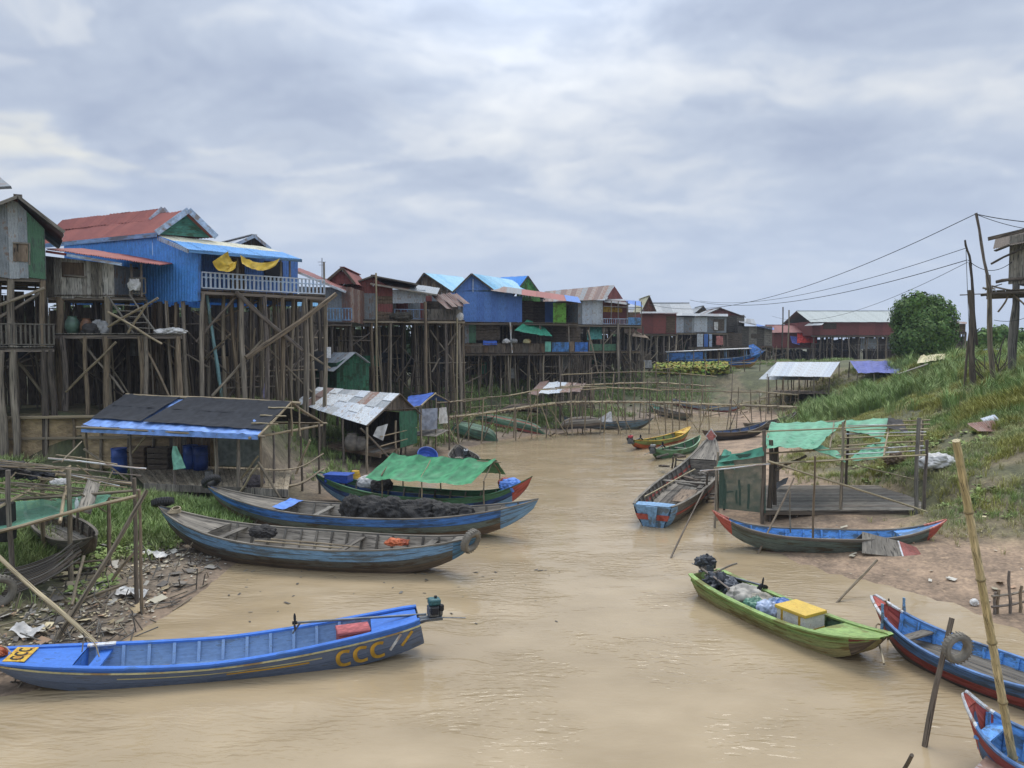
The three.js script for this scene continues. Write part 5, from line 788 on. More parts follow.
// --- blue gabled house, its porch, lower storey and green net awning
{
  const g = thing('stilt_house', 'dull blue gabled house with pale blue roof, long porch and green net awning', 'house'), H = facade(455, 58, 580, 61), y0 = H.y(490, 322.5), yE = H.y(456, 291), yL = H.y(480, 353), yE2 = H.y(513, 292.5);
  wallOn(g, H, 456, 491, y0, yE, 0, 5, M.tinBlueDull, { amp: 0.008 }); { const a = H.p(491, y0), b = H.p(513, y0), c = H.f(513, 292), d = H.p(491, yE); sheets(g, 'wall_sheet', a, b, c, d, 3, M.tinBlueDull, { amp: 0.008 }); }
  gableFill(g, H.f(455, 291), H.f(471.5, 274.5), H.f(492, 290), 9, M.tinBlueDull);
  { const fL = H.f(452, 292.5, -0.3), fA = H.f(471.5, 273.5, -0.3), fR = H.f(493, 289.5, -0.3), bA = at(512, 280, 70), bR = at(535, 294.5, 68), bL = at(497, 295, 70); sheets(g, 'roof_sheet', fR, bR, bA, fA, 9, M.tinSky); sheets(g, 'roof_sheet', bL, fL, fA, bA, 9, M.tinSky); for (const e of [fL, fR]) plank(g, 'barge_board', off(e, 0, -0.03, 0.02), off(fA, 0, -0.02, 0.02), 0.05, 0.12, M.boardDark[0]); } plank(g, 'drain_pipe', H.f(473, 292, -0.05), H.f(473, 279, -0.05), 0.08, 0.08, M.paleBlue, V(0, 0, 1));
  wallOn(g, H, 513, 522, y0, yE2 - 0.3, 0.02, 1, M.tinBlueDull); wallOn(g, H, 553, 566, H.y(560, 325), H.y(560, 303), 0, 1, [paint('#7fc048')]); wallOn(g, H, 522, 578, y0, yE2 - 0.5, 2.5, 5, [...M.boardDark, M.tinBlueDull[0]]); endWall(g, H, 456, y0, yE, 0, 8, 6, M.tinBlueDull); endWall(g, H, 578, y0, yE2 - 0.8, 0, 8, 5, M.tinGrey); backWall(g, H, 456, 578, y0, yE2 - 0.3, 8, 9, M.tinBlueDull);
  const c1 = [M.tinRust[0], M.tinGrey[1], M.tileRed[0], M.tileRed[1], M.tileRed[0], M.tinBlueDull[1]]; sheets(g, 'lean_to_sheet', H.f(491, 290.5, -0.9), H.f(581, 303, -0.9), H.f(578, 297, 3), H.f(493, 285, 3), 6, c1, { cycle: true });
  deck(g, H, 456, 578, y0, -0.5, 8, 18, M.boardDark); 
  // lower storey
  wallOn(g, H, 462, 476, H.y(470, 343), y0 - 0.15, 0.1, 2, [M.tinGrey[1], M.tinGreen[0]]); wallOn(g, H, 476, 500, H.y(480, 340), y0 - 0.15, 0.3, 2, [M.tinGreen[0], M.boardDark[1]]); wallOn(g, H, 462, 580, yL, y0 - 0.2, 3.5, 8, M.boardDark);
  deck(g, H, 462, 594, yL, -0.8, 3.5, 18, M.boardDark, M.boardDark[1]); boardOn(g, H, 465, 545, yL, yL + 0.75, -0.75, 14, [...M.boardDark, M.boardBrown[1], M.board[3]]);
  boardOn(g, H, 545, 551, yL + 0.1, yL + 0.9, -0.78, 2, [M.tealTarp]); boardOn(g, H, 552, 569, yL + 0.1, yL + 0.85, -0.78, 4, [paint('#4f86c4')]); boardOn(g, H, 570, 574, yL + 0.1, yL + 0.9, -0.78, 1, [M.boardBrown[2]]); boardOn(g, H, 575, 588, yL + 0.1, yL + 0.85, -0.78, 3, [paint('#4078c6')]);
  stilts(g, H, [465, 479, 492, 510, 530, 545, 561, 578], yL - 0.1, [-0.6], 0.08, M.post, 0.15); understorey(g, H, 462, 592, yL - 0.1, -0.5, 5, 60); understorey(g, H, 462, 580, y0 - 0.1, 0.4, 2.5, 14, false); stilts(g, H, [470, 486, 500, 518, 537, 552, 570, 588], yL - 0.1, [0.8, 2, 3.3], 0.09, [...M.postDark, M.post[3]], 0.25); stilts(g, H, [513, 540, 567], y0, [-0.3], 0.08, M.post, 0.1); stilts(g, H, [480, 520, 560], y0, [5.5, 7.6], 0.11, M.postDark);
  const dp = pole(g, 'drain_pipe', H.p(512, yL, -0.85), H.p(510, y0, -0.85), 0.06, M.white, true); dp.userData.label = 'white pipe between the two storeys';
  ladder(g, G(H.p(592, 0, -1.4)), H.p(575, yL, -1), 0.7, V(0.9, 0, 0.2), 10, M.boardDark[0]); for (const [x, y, x2, y2, n] of [[528, 356, 541, 378, 0.3], [552, 392, 572, 356, -0.4], [500, 380, 520, 360, 1], [540, 385, 560, 358, 1.2], [470, 360, 486, 390, 0.6], [588, 330, 598, 372, -0.6]]) brace(g, H.f(x, y, n), H.f(x2, y2, n), 0.055);
  base(g, H.p(520, 0, 3));
  tag(mesh(scene, 'net_awning', clothGeo(H.f(514, 331, -1.5), H.f(552, 337, -1.5), H.f(545, 328, 0.2), H.f(527, 320, 0.2), { wrinkle: 0.12, sag: 0.1, nu: 24, nv: 14 }), tarp('#3f9a78')), 'green net awning over lower porch of dull blue house', 'awning');
  tag(mesh(scene, 'tarpaulin', clothGeo(H.f(483, 345, -0.9), H.f(497, 345, -0.9), H.f(497, 341, -0.4), H.f(483, 341, -0.4), { wrinkle: 0.06 }), M.blueTarpDeep), 'blue sheet over the lower rail of dull blue house', 'tarpaulin');
  [[506, M.whiteCloth, 'white'], [514, M.greyCloth, 'grey'], [527, M.cream, 'cream']].forEach(([px, m, w]) => tag(lump(scene, 'bundle', H.p(px, yL + 0.9, -0.9), 0.3, 0.22, 0.2, m, 0.3), `small ${w} bundle on the lower rail of dull blue house`, 'bundle'));
}
{ // bright blue and lime gable behind
  const g = thing('stilt_house', 'lime green gable with bright blue roof behind the dull blue house', 'house'), H = facade(516, 68, 541, 68), y0 = 8, yE = H.y(530, 293), lime = [paint('#74b25a'), paint('#6aa852')];
  boards(g, 'wall_board', H.p(517, y0, 0), H.p(540, y0, 0), H.p(540, yE, 0), H.p(517, yE, 0), 8, lime); gableFill(g, H.f(515, 294), H.f(528, 277), H.f(540, 294), 8, lime); { const fL = H.f(513, 296, -0.3), fA = H.f(528, 276, -0.3), fR = H.f(541.5, 295, -0.3), bA = at(501, 277.5, 80), bL = at(488, 292, 78), bR = at(516, 293, 80); sheets(g, 'roof_sheet', bL, fL, fA, bA, 8, M.tinBlue); sheets(g, 'roof_sheet', fR, bR, bA, fA, 8, M.tinBlue); for (const e of [fL, fR]) plank(g, 'barge_board', off(e, 0, -0.03, 0.02), off(fA, 0, -0.02, 0.02), 0.05, 0.12, M.boardDark[0]); }
  endWall(g, H, 517, y0, yE, 0, 8, 4, M.tinGreen); endWall(g, H, 540, y0, yE, 0, 8, 4, M.tinGreen); backWall(g, H, 517, 540, y0, yE, 8, 3, M.tinGreen); stilts(g, H, [518, 529, 539], y0, [0.3, 4, 7.6], 0.12, M.postDark); deck(g, H, 517, 540, y0, 0.03, 7.9, 5, M.boardDark); base(g, H.p(528, 0, 4));
}
// --- rust striped roof house with blue balcony
{
  const g = thing('stilt_house', 'long house with rust striped roof, white tin wall and blue balcony rail', 'house'), H = facade(543, 70, 640, 74), y0 = H.y(590, 325), yE = H.y(600, 300), yR = H.y(580, 288.5, 3);
  wallOn(g, H, 566, 582, y0, yE, 0, 2, [M.tinGrey[1]]); wallOn(g, H, 582, 602.5, y0, yE, -0.05, 2, M.tinWhite); wallOn(g, H, 602, 628, y0, yE, 0.6, 3, M.tinRed); wallOn(g, H, 603, 622, H.y(610, 312), H.y(610, 307), 0.54, 2, [M.yellow]);
  endWall(g, H, 628, y0, yE, 0.6, 6, 4, M.tinRed); endWall(g, H, 545, y0, yE, 0, 6, 4, M.tinGrey); wallOn(g, H, 545, 566, y0, yE, 1.5, 3, M.boardDark); backWall(g, H, 545, 628, y0, yE, 6, 6, M.tinGrey);
  { const a = H.f(543, 302, -0.6), b = H.f(607, 299.5, -0.6), c = H.f(614.5, 285, 3), d = H.f(545, 291.5, 3), b2 = H.back(H.f(624, 299, 0), 6.4), a2 = H.back(H.f(560, 302, 0), 6.4), st = [M.tinRust[1], M.tinRust[0], M.tinGrey[1], M.tinRust[1], M.tinRust[0]]; sheets(g, 'roof_sheet', a, b, c, d, 13, st, { cycle: true }); sheets(g, 'roof_sheet', b2, a2, d, c, 10, st); gableFill(g, H.f(606, 299), H.f(614.5, 286, 0), H.f(623, 299), 6, M.tinRed); }
  sheets(g, 'lean_to_sheet', H.f(604, 302, -0.8), H.f(630, 305, -0.8), H.f(628, 300, 2), H.f(606, 298.5, 2), 3, M.tinGrey); sheets(g, 'lean_to_sheet', H.f(627, 303, -0.9), H.f(643, 307, -0.9), H.f(640, 301, 2), H.f(626, 300, 2), 2, M.tinBlueDull);
  deck(g, H, 545, 641, y0, -1, 6, 12, M.boardDark); railing(g, H.p(603, y0, -0.9), H.p(628, y0, -0.9), 0.6, 12, M.paleBlue, { alt: M.blueOld }); boardOn(g, H, 628, 640.5, y0, y0 + 0.75, -0.95, 4, [paint('#6a9ccc')]);
  for (const px of [611, 618, 627, 635, 641]) pole(g, 'porch_post', H.p(px, y0, -0.85), H.p(px, yE - 0.1, -0.8), 0.05, M.board[2], true); pole(g, 'porch_rail', H.p(603, H.y(610, 307), -0.85), H.p(641, H.y(636, 308), -0.85), 0.04, M.board[2], true);
  boardOn(g, H, 590, 616, H.y(600, 351), H.y(600, 344), -0.6, 6, M.tinGreen); deck(g, H, 590, 640, H.y(600, 351), -0.7, 4, 8, M.boardDark);
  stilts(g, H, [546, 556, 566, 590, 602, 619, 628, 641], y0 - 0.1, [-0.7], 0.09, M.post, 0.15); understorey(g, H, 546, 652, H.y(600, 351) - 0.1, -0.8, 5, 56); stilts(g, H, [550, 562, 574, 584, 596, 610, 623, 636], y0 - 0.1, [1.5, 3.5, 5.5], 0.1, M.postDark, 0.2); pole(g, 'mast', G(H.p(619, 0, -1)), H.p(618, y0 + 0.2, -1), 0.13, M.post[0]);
  for (const [x, y, x2, y2, n] of [[603, 345, 620, 326, -0.6], [620, 350, 640, 380, 0], [572, 330, 586, 345, 0], [596, 375, 612, 352, 0.4], [634, 330, 650, 340, -0.9], [630, 380, 618, 352, 0.5]]) brace(g, H.f(x, y, n), H.f(x2, y2, n), 0.06);
  ladder(g, G(H.p(634, 0, -1.6)), H.p(624, H.y(600, 351), -0.8), 0.7, V(1, 0, 0.2), 8, M.boardBrown[1]);
  base(g, H.p(590, 0, 3));
  tag(mesh(scene, 'net_awning', clothGeo(H.f(587, 340, -0.8), H.f(602, 339, -0.7), H.f(602, 326, -0.2), H.f(588, 326, -0.2), { wrinkle: 0.1 }), tarp('#3f8378')), 'teal sheet hanging below the white tin wall', 'tarpaulin');
  tag(mesh(scene, 'plank_awning', slabGeo(H.f(632, 336, -1.6), H.f(649, 338, -1.2), H.f(644, 334, -0.4), H.f(634, 331, -0.6), 0.04), M.boardBrown[2]), 'small tan plank awning right of the blue balcony', 'awning');
}
// --- the houses further off
function farHouse(label, o) {
  const g = thing('stilt_house', label, 'house'), [pl, pr, D] = o.x, H = facade(pl, D, pr, o.D2 ?? D), dep = o.dep ?? 6, y0 = H.y((pl + pr) / 2, o.floor), yE = H.y((pl + pr) / 2, o.eave), m = (pl + pr) / 2, w = H.A.distanceTo(H.B), n = Math.max(3, Math.round(w / 1.1));
  wallOn(g, H, pl, pr, y0, yE, 0, n, o.walls); endWall(g, H, pl, y0, yE, 0, dep, 4, o.walls); endWall(g, H, pr, y0, yE, 0, dep, 4, o.walls); backWall(g, H, pl, pr, y0, yE, dep, 4, o.walls);
  if (o.ridge) sideRoof(g, H, pl - 2, pr + 2, yE - 0.1, H.y(m, o.ridge, dep / 2), 0.5, dep, n, o.roof);
  if (o.apex) { const A = H.f(o.apex[0], o.apex[1]), L = H.f(o.apex[2] ?? pl - 2, o.apex[3] ?? o.eave), Rr = H.f(o.apex[4] ?? pr + 2, o.apex[5] ?? o.eave); gableFill(g, L, A, Rr, 6, o.gable ?? o.walls); gableRoof(g, H, L, A, Rr, 0.3, dep, 5, o.roof, { trim: M.boardDark[0], trimW: 0.1 }); }
  if (o.shed) sheets(g, 'roof_sheet', H.f(pl - 2, o.shed[0], -0.5), H.f(pr + 2, o.shed[1], -0.5), H.f(pr + 2, o.shed[1] - (o.shed[2] ?? 3), dep), H.f(pl - 2, o.shed[0] - (o.shed[2] ?? 3), dep), n, o.roof);
  deck(g, H, pl - 1, pr + 1, y0, -0.3, dep, Math.max(4, Math.round(n * 0.8)), M.boardDark);
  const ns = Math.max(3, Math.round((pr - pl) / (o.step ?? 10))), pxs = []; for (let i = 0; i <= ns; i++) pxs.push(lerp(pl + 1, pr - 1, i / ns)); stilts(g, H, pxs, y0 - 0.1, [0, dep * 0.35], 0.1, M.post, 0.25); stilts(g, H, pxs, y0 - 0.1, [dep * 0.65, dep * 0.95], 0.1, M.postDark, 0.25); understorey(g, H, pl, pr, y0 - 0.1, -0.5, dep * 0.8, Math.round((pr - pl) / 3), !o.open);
  for (const q of o.panels ?? []) { const [a, b, yb, yt, mt, k] = q; wallOn(g, H, a, b, H.y(a, yb), H.y(a, yt), k ?? -0.06, Math.max(1, Math.round((b - a) / 9)), mt, { name: 'panel' }); }
  for (let i = 0; i < (o.braces ?? 3); i++) { const a = rr(pl, pr), b = a + rr(-14, 14); brace(g, H.p(a, y0 - 0.2, rr(0, 2)), H.p(b, y0 - rr(1.6, 3), rr(0, 2)), 0.06); }
  o.more?.(g, H, y0, yE); base(g, H.p(m, 0, dep / 2)); return H;
}
farHouse('cream roofed house with narrow brown gable behind red shack', { x: [628, 655, 94], floor: 333, eave: 312, walls: M.boardBrown, apex: [649, 296, 641, 312, 656, 312], gable: [wood('#8a5a48'), wood('#7c5242')], roof: [metal([212, 206, 170], [170, 160, 130], 0.3, 101)], dep: 7 });
farHouse('plain dark red tin shack between balcony house and grey roofs', { x: [642, 676, 84], floor: 334, eave: 313, walls: M.tinRed, shed: [313.5, 314, 2], roof: M.tinGrey, panels: [[666, 675, 333, 316, M.boardBrown]], step: 7 });
farHouse('house with broad pale grey roof above the red shack', { x: [657, 694, 97], floor: 334, eave: 318, walls: M.tinGrey, ridge: 303, roof: [M.tinGrey[2], M.tinGrey[0]], dep: 8, step: 9 });
farHouse('small cream hip roof peeping above grey tin house', { x: [697, 707, 118], floor: 332, eave: 312, walls: M.boardDark, apex: [703, 306, 696, 312, 708, 313], roof: [M.tinGrey[2]], dep: 5 });
farHouse('grey tin house with white square panel and lower storey', { x: [675, 726, 92], floor: 333, eave: 317, walls: greyWalls, shed: [315.5, 316.5, 2.5], roof: M.tinGrey, panels: [[694, 707, 332, 317, [M.tinWhite[0]]], [713, 724, 331, 319, M.boardDark]], step: 7,
  more: (g, H, y0) => { const yL = H.y(700, 347); deck(g, H, 688, 740, yL, -0.8, 3, 8, M.boardDark); wallOn(g, H, 688, 742, yL, y0, 2.6, 6, M.boardDark); wallOn(g, H, 697, 703, yL, H.y(700, 334), -0.5, 1, [M.tinWhite[0]]); for (const [a, b, m] of [[704, 708, M.tinBlueDull], [709, 712, [M.paleBlue]]]) wallOn(g, H, a, b, yL, H.y(700, 334), -0.4, 1, m); cloth(g, 'washing', H.f(716, 345, -0.9), H.f(723, 345, -0.9), H.f(723, 336, -0.9), H.f(716, 336, -0.9), M.pinkCloth, { wrinkle: 0.1 }); cloth(g, 'washing', H.f(714, 330, -0.7), H.f(718, 330, -0.7), H.f(718, 322, -0.7), H.f(714, 322, -0.7), M.whiteCloth, { wrinkle: 0.1 }); } });
farHouse('grey plank house with dark red gable roof in the distance', { x: [706, 744, 99], floor: 332, eave: 315, walls: M.board, apex: [720, 308, 704, 315, 745, 317], gable: M.tinRed, roof: [M.tinRust[1], M.tinGrey[0]], dep: 7, step: 7 });
farHouse('weathered grey house with sloping blue-edged roof and dark window', { x: [741, 772, 96], floor: 346, eave: 326, walls: M.board, shed: [322, 330, 2], roof: [M.tinGrey[1], M.tinBlueDull[0]], panels: [[751, 760, 338, 334, [M.boardDark[0]]]], step: 6,
  more: (g, H) => sheets(g, 'upper_roof_sheet', H.f(741, 322, 2), H.f(756, 324, 2), H.f(754, 319, 6), H.f(743, 318.5, 6), 3, M.tinGrey) });
farHouse('dark red house with bright red awning left of long red building', { x: [774, 816, 112], floor: 348, eave: 332, walls: M.tinRed, ridge: 325, roof: M.tinRed, dep: 6, step: 7, more: (g, H) => { mesh(g, 'awning', clothGeo(H.f(797, 343, -1.2), H.f(817, 343, -1.2), H.f(816, 333, -0.2), H.f(797, 333, -0.2), { wrinkle: 0.1 }), tarp('#e0483c')); mesh(g, 'awning', clothGeo(H.f(792, 343, -1.3), H.f(800, 345, -1.3), H.f(798, 337, -0.3), H.f(790, 336, -0.3), { wrinkle: 0.1 }), M.indigoTarp); } });
farHouse('long dark red building with pale grey roof beside round tree', { x: [812, 906, 108], floor: 335.5, eave: 321.5, walls: M.tinRed, ridge: 311, roof: [metal([178, 186, 182], [150, 156, 150], 0.4, 111)], dep: 11, step: 9, open: false, panels: [[823, 836, 329, 323, M.boardDark], [852, 896, 349, 338, [M.tinWhite[1], M.tinGrey[1], M.boardDark[1], M.boardDark[0]], 2]], braces: 8,
  more: (g, H, y0) => { sheets(g, 'lean_to_sheet', H.f(804, 326, -2), H.f(822, 325, -2), H.f(826, 321, 1), H.f(812, 321.5, 1), 3, M.tinGrey); railing(g, H.f(855, 351, -0.5), H.f(896, 351, -0.5), 0.9, 8, M.board[2]); railing(g, H.f(812, 350, -0.5), H.f(850, 350, -0.5), 0.9, 10, M.boardDark[1]); } });
farHouse('small brown hut on stilts right of the round tree', { x: [944, 965, 86], floor: 332, eave: 324, walls: M.boardBrown, shed: [322.5, 324, 2], roof: M.tinRust, dep: 5, step: 6 });
farHouse('dim row house filling the gap behind rust striped roof', { x: [560, 640, 100], floor: 332, eave: 318, walls: M.boardDark, ridge: 309, roof: M.tinGrey, dep: 8 });
farHouse('dim dark house in the second row behind the dull blue house', { x: [440, 560, 84], floor: 330, eave: 308, walls: M.boardDark, ridge: 298, roof: M.tinRust, dep: 8 });
// --- weathered house on tall posts at the right edge
{
  const g = thing('stilt_house', 'weathered grey plank house on tall posts at right edge', 'house'), H = facade(1009, 40, 1130, 36.2), y0 = H.y(1015, 284), yT = H.y(1010, 236);
  boards(g, 'wall_board', H.p(1006, y0, 0), H.p(1130, y0, 0), H.p(1130, yT + 0.5, 0), H.p(1006, yT, 0), 22, [wood('#b0a898'), wood('#a29a8a'), wood('#bdb4a4')]); { const a = H.p(1010, y0, 0), b = H.back(a, 4), u = V(0, yT - y0, 0); boards(g, 'side_board', b, a, a.clone().add(u), b.clone().add(u), 12, M.board); }
  backWall(g, H, 1010, 1130, y0, yT, 4, 6, M.boardDark);
  sheets(g, 'roof_sheet', H.f(993, 249, -0.6), H.f(1135, 222, -0.9), H.f(1140, 205, 4.4), H.f(996, 236, 4.4), 8, [M.boardDark[0], M.boardDark[1], M.tinGrey[1]], { rag: 0.1 }); plank(g, 'fascia', H.f(988, 239, -0.7), H.f(1030, 229, -0.7), 0.05, 0.2, M.boardDark[1]); plank(g, 'roof_edge', H.f(995, 251, -0.65), H.f(1010, 245, -0.65), 0.4, 0.05, M.boardDark[0]);
  for (const [x, y, x2, y2, n, r] of [[991, 264, 1024, 248, -0.3, 0.06], [981, 295, 1040, 292, -0.5, 0.08], [996, 282, 1030, 277, -0.1, 0.09]]) pole(g, 'outrigger', H.f(x, y, n), H.f(x2, y2, n), r, M.boardDark[1]);
  deck(g, H, 985, 1130, y0 - 0.35, -0.6, 4, 14, M.boardDark);
  for (const px of [1014, 1060, 1105]) for (const n of [0, 3.6]) { const t = H.p(px, y0, n), b = G(t); b.y -= 0.4; pole(g, 'stilt', b, t, 0.19, pick(M.board)); }
  for (const [x, y, x2, y2] of [[992, 286, 1030, 294], [1010, 292, 1040, 320], [998, 312, 1014, 288]]) brace(g, H.f(x, y, -0.3), H.f(x2, y2, -0.3), 0.05);
  base(g, H.p(1060, 0, 2));
}

// ---------------------------------------------------------------- earth bank wall, sheds, racks and bridges
{ // planked earth wall below the left houses
  const g = thing('retaining_wall', 'low brown earth retaining wall under the left houses', 'wall'), a = at(-120, 420, 29.6), b = at(232, 420, 31.2), n = 13; a.y = b.y = 3.05;
  for (let i = 0; i < n; i++) { const p = mix(a, b, i / n), q = mix(a, b, (i + 0.985) / n), e = rr(-0.03, 0.03); slab(g, 'wall_panel', V(p.x, 0.9, p.z + e), V(q.x, 0.9, q.z + e), V(q.x, 3.0, q.z + e), V(p.x, 3.0, p.z + e), 0.25, pick([plain('#c4ab84', { bumpMap: T.blotBump, bumpScale: 0.05 }), plain('#b89f79', { bumpMap: T.blotBump, bumpScale: 0.05 })])); pole(g, 'wall_post', V(p.x, 0.8, p.z + 0.08), V(p.x + 0.03, 3.1, p.z + 0.08), 0.06, pick(M.post)); }
  plank(g, 'cap_beam', V(a.x, 3.06, a.z + 0.04), V(b.x, 3.06, b.z + 0.04), 0.34, 0.1, M.bamboo[0]); plank(g, 'waling', V(a.x, 2.2, a.z + 0.12), V(b.x, 2.2, b.z + 0.12), 0.06, 0.1, M.bamboo[3]);
  settle(g, V((a.x + b.x) / 2, 0.9, a.z));
}
{ // shed with black sheet roof and blue edge
  const g = thing('open_shed', 'open plank shed with black sheet roof and torn blue edge', 'shed'), H = facade(80, 27.2, 286, 25.6), yF = 1.0, dep = 3.9, p = (px, y, n) => H.p(px, y, n);
  const e0 = H.f(82, 426, -0.35), e1 = H.f(258, 435, -0.35), r0 = H.f(126, 395, dep / 2), r1 = H.f(291, 403, dep / 2), k0 = H.f(90, 420, dep + 0.3), k1 = H.f(322, 422, dep + 0.3);
  const mid0 = mix(e0, r0, 0.2), mid1 = mix(e1, r1, 0.12), sp = 0.3, s0 = mix(mid0, mid1, sp), s1 = mix(r0, r1, sp + 0.04), t0 = mix(mid0, mid1, sp + 0.012), t1 = mix(r0, r1, sp + 0.085);
  const bt = tarp('#2e3034', { roughness: 0.95 });
  const strips = (a, b, c, d, n) => { for (let i = 0; i < n; i++) { const v0 = i / n, v1 = Math.min(1, (i + 1.08) / n), l = 0.04 + (n - i) * 0.004, q = (u, v) => off(bil(a, b, c, d, u, v), 0, l, 0); cloth(g, 'roof_strip', q(0, v0), q(1, v0), q(1, v1), q(0, v1), pick([bt, bt2]), { sag: 0.05, wrinkle: 0.035, freq: 1.6, nu: 50, nv: 8 }); } };
  const bt2 = tarp('#333539', { roughness: 0.95 }); strips(mid0, s0, s1, r0, 2); strips(t0, mid1, r1, t1, 2);
  const bl = cloth(g, 'blue_underlay', off(e0, 0, -0.02, 0), off(e1, 0, -0.02, 0), off(r1, -0.3, -0.06, 0), off(r0, 0.1, -0.06, 0), tarp('#7ea4e4'), { sag: 0.06, wrinkle: 0.06, freq: 1.5, rag: 0.1 }); bl.userData.label = 'light blue plastic showing along the eave and in a tear';
  cloth(g, 'eave_cloth', off(e0, 0, -0.22, 0.03), off(e1, 0, -0.16, 0.03), off(e1, 0, 0.01, 0), off(e0, 0, 0.01, 0), tarp('#7ea4e4'), { sag: 0.04, wrinkle: 0.07, freq: 2 });
  cloth(g, 'roof_cloth', k1, k0, off(r0, 0, 0.03, 0), off(mix(r0, r1, 0.86), 0, 0.03, 0), bt, { sag: 0.08, wrinkle: 0.05 });
  pole(g, 'ridge_pole', r0, off(r1, 0.35, 0, 0), 0.06, M.bamboo[0]); pole(g, 'eave_pole', off(e0, -0.2, -0.05, 0), off(e1, 0.25, -0.05, 0), 0.05, M.bamboo[1]); pole(g, 'eave_pole', off(k0, 0, -0.05, 0), off(k1, 0.2, -0.05, 0), 0.05, M.bamboo[1]);
  pole(g, 'gable_pole', off(e1, 0, -0.06, 0), off(r1, 0, 0.02, 0), 0.05, M.bamboo[0]); pole(g, 'gable_pole', off(r1, 0, 0.02, 0), off(k1, 0, -0.02, 0), 0.05, M.bamboo[1]); pole(g, 'gable_pole', off(e1, -0.3, -0.1, 0), off(k1, 0, -0.12, 0), 0.055, M.bamboo[0]);
  for (const t of [0.3, 0.55, 0.8]) pole(g, 'rafter_stub', mix(e1, r1, t).add(V(-0.6, 0.05, 0)), mix(e1, r1, t).add(V(0.35, 0.03, 0.05)), 0.03, M.bamboo[2]);
  for (const x of [292, 300]) pole(g, 'gable_strut', H.f(x, 436, dep / 2), H.f(x - 1, x === 292 ? 404 : 408, dep / 2), 0.04, M.bamboo[0]);
  const yEave = (px, n) => lerp(e0.y, e1.y, (px - 80) / 180) - 0.05;
  for (const px of [83, 128, 172, 213, 236, 259]) for (const n of [0.05]) { const t = p(px, yEave(px), n); const b = G(t); b.y -= 0.3; pole(g, 'post', b, t, px === 213 || px === 236 ? 0.075 : 0.055, pick(M.post)); }
  for (const px of [100, 150, 200, 250, 288]) { const t = p(px, e0.y, dep), b = G(t); b.y -= 0.3; pole(g, 'post', b, t, 0.06, pick(M.post)); } for (const px of [272, 300, 318]) { const t = p(px, 2.9, px === 272 ? 1 : dep - 0.2), b = G(t); b.y -= 0.3; pole(g, 'post', b, t, 0.05, pick(M.post)); }
  boards(g, 'floorboard', p(140, yF, 0), p(286, yF, 0), p(290, yF, dep), p(120, yF, dep), 30, [wood('#c2b398'), wood('#b3a48a'), wood('#a8997f')], 0.04, 0.015);
  boards(g, 'floor_edge_board', p(140, yF - 0.22, -0.05), p(286, yF - 0.26, -0.05), p(286, yF + 0.01, -0.05), p(140, yF + 0.02, -0.05), 4, M.board);
  for (const px of [146, 170, 195, 222, 250, 282]) for (const n of [0.15, 2, 3.6]) { const t = p(px, yF - 0.05, n), b = G(t); b.y -= 0.3; pole(g, 'floor_stilt', b, t, 0.06, pick(M.postDark)); }
  boards(g, 'back_board', p(150, yF, dep), p(208, yF, dep), p(208, 2.3, dep), p(150, 2.3, dep), 10, [...M.boardBrown, M.board[1]]);
  cloth(g, 'sheet_wall', p(216, yF + 0.1, dep - 0.3), p(258, yF + 0.1, dep - 0.3), p(258, 2.6, dep - 0.3), p(216, 2.6, dep - 0.3), tarp('#8d9288'), { wrinkle: 0.05 });
  // curved rail at the open right end
  for (const [h, s] of [[0.02, 0.05], [0.62, 0.03]]) { const a = p(259, yF + h, 0), c = p(322, yF + h + 0.1, dep - 0.3), b = p(292, yF + h - 0.05, 0.9); cord(g, 'end_rail', [a, b, c], s, M.bamboo[1], 16); }
  for (const [x, y, x2, y2, n] of [[84, 449, 128, 480, -0.1], [258, 462, 282, 500, -0.1], [258, 465, 240, 492, -0.1], [130, 455, 146, 436, 1.5], [296, 474, 310, 440, 2], [240, 480, 258, 456, 1.5]]) pole(g, 'brace', H.f(x, y, n), H.f(x2, y2, n), 0.045, pick(M.bamboo));
  settle(g, p(190, yF - 0.4, dep / 2));
  const barrel = (l, px, n, hgt, m) => { const b = thing('barrel', l, 'barrel', 'plastic barrels in the black-roofed shed'), r = 0.28; mesh(b, 'drum', new THREE.LatheGeometry([[0.01, 0], [r, 0.02], [r, hgt * 0.3], [r + 0.02, hgt * 0.33], [r, hgt * 0.36], [r, hgt * 0.64], [r + 0.02, hgt * 0.67], [r, hgt * 0.7], [r, hgt - 0.03], [0.01, hgt]].map(([x, y]) => new THREE.Vector2(x, y)), 22), m); const rim = mesh(b, 'rim', new THREE.TorusGeometry(r, 0.02, 6, 22).rotateX(Math.PI / 2), m); rim.position.y = hgt - 0.01; b.position.copy(p(px, yF, n)); };
  const bb = plain('#3358a8', { roughness: 0.45 }); barrel('blue barrel at the far left of the black-roofed shed', 116, 1.6, 1.0, bb); barrel('blue barrel in the middle of the black-roofed shed, back wall', 188, 3.2, 0.95, bb); barrel('second dark blue barrel just right of the middle one', 198, 3.0, 0.95, plain('#27468c', { roughness: 0.45 }));
  const bk = thing('bucket', 'small grey bucket on floor of black-roofed shed', 'bucket'); mesh(bk, 'pail', new THREE.CylinderGeometry(0.15, 0.12, 0.26, 16).translate(0, 0.13, 0), M.greyCloth); cord(bk, 'handle', [V(-0.15, 0.25, 0), V(0, 0.38, 0), V(0.15, 0.25, 0)], 0.01, M.steel); bk.position.copy(p(206, yF, 1.4));
  tag(mesh(scene, 'hanging_cloth', clothGeo(H.f(173, 470, -0.12), H.f(186, 468, -0.12), H.f(177, 446, -0.1), H.f(173, 446, -0.1), { wrinkle: 0.07, freq: 3 }), tarp('#8fcdb4')), 'mint cloth hanging on a post of the black-roofed shed', 'cloth');
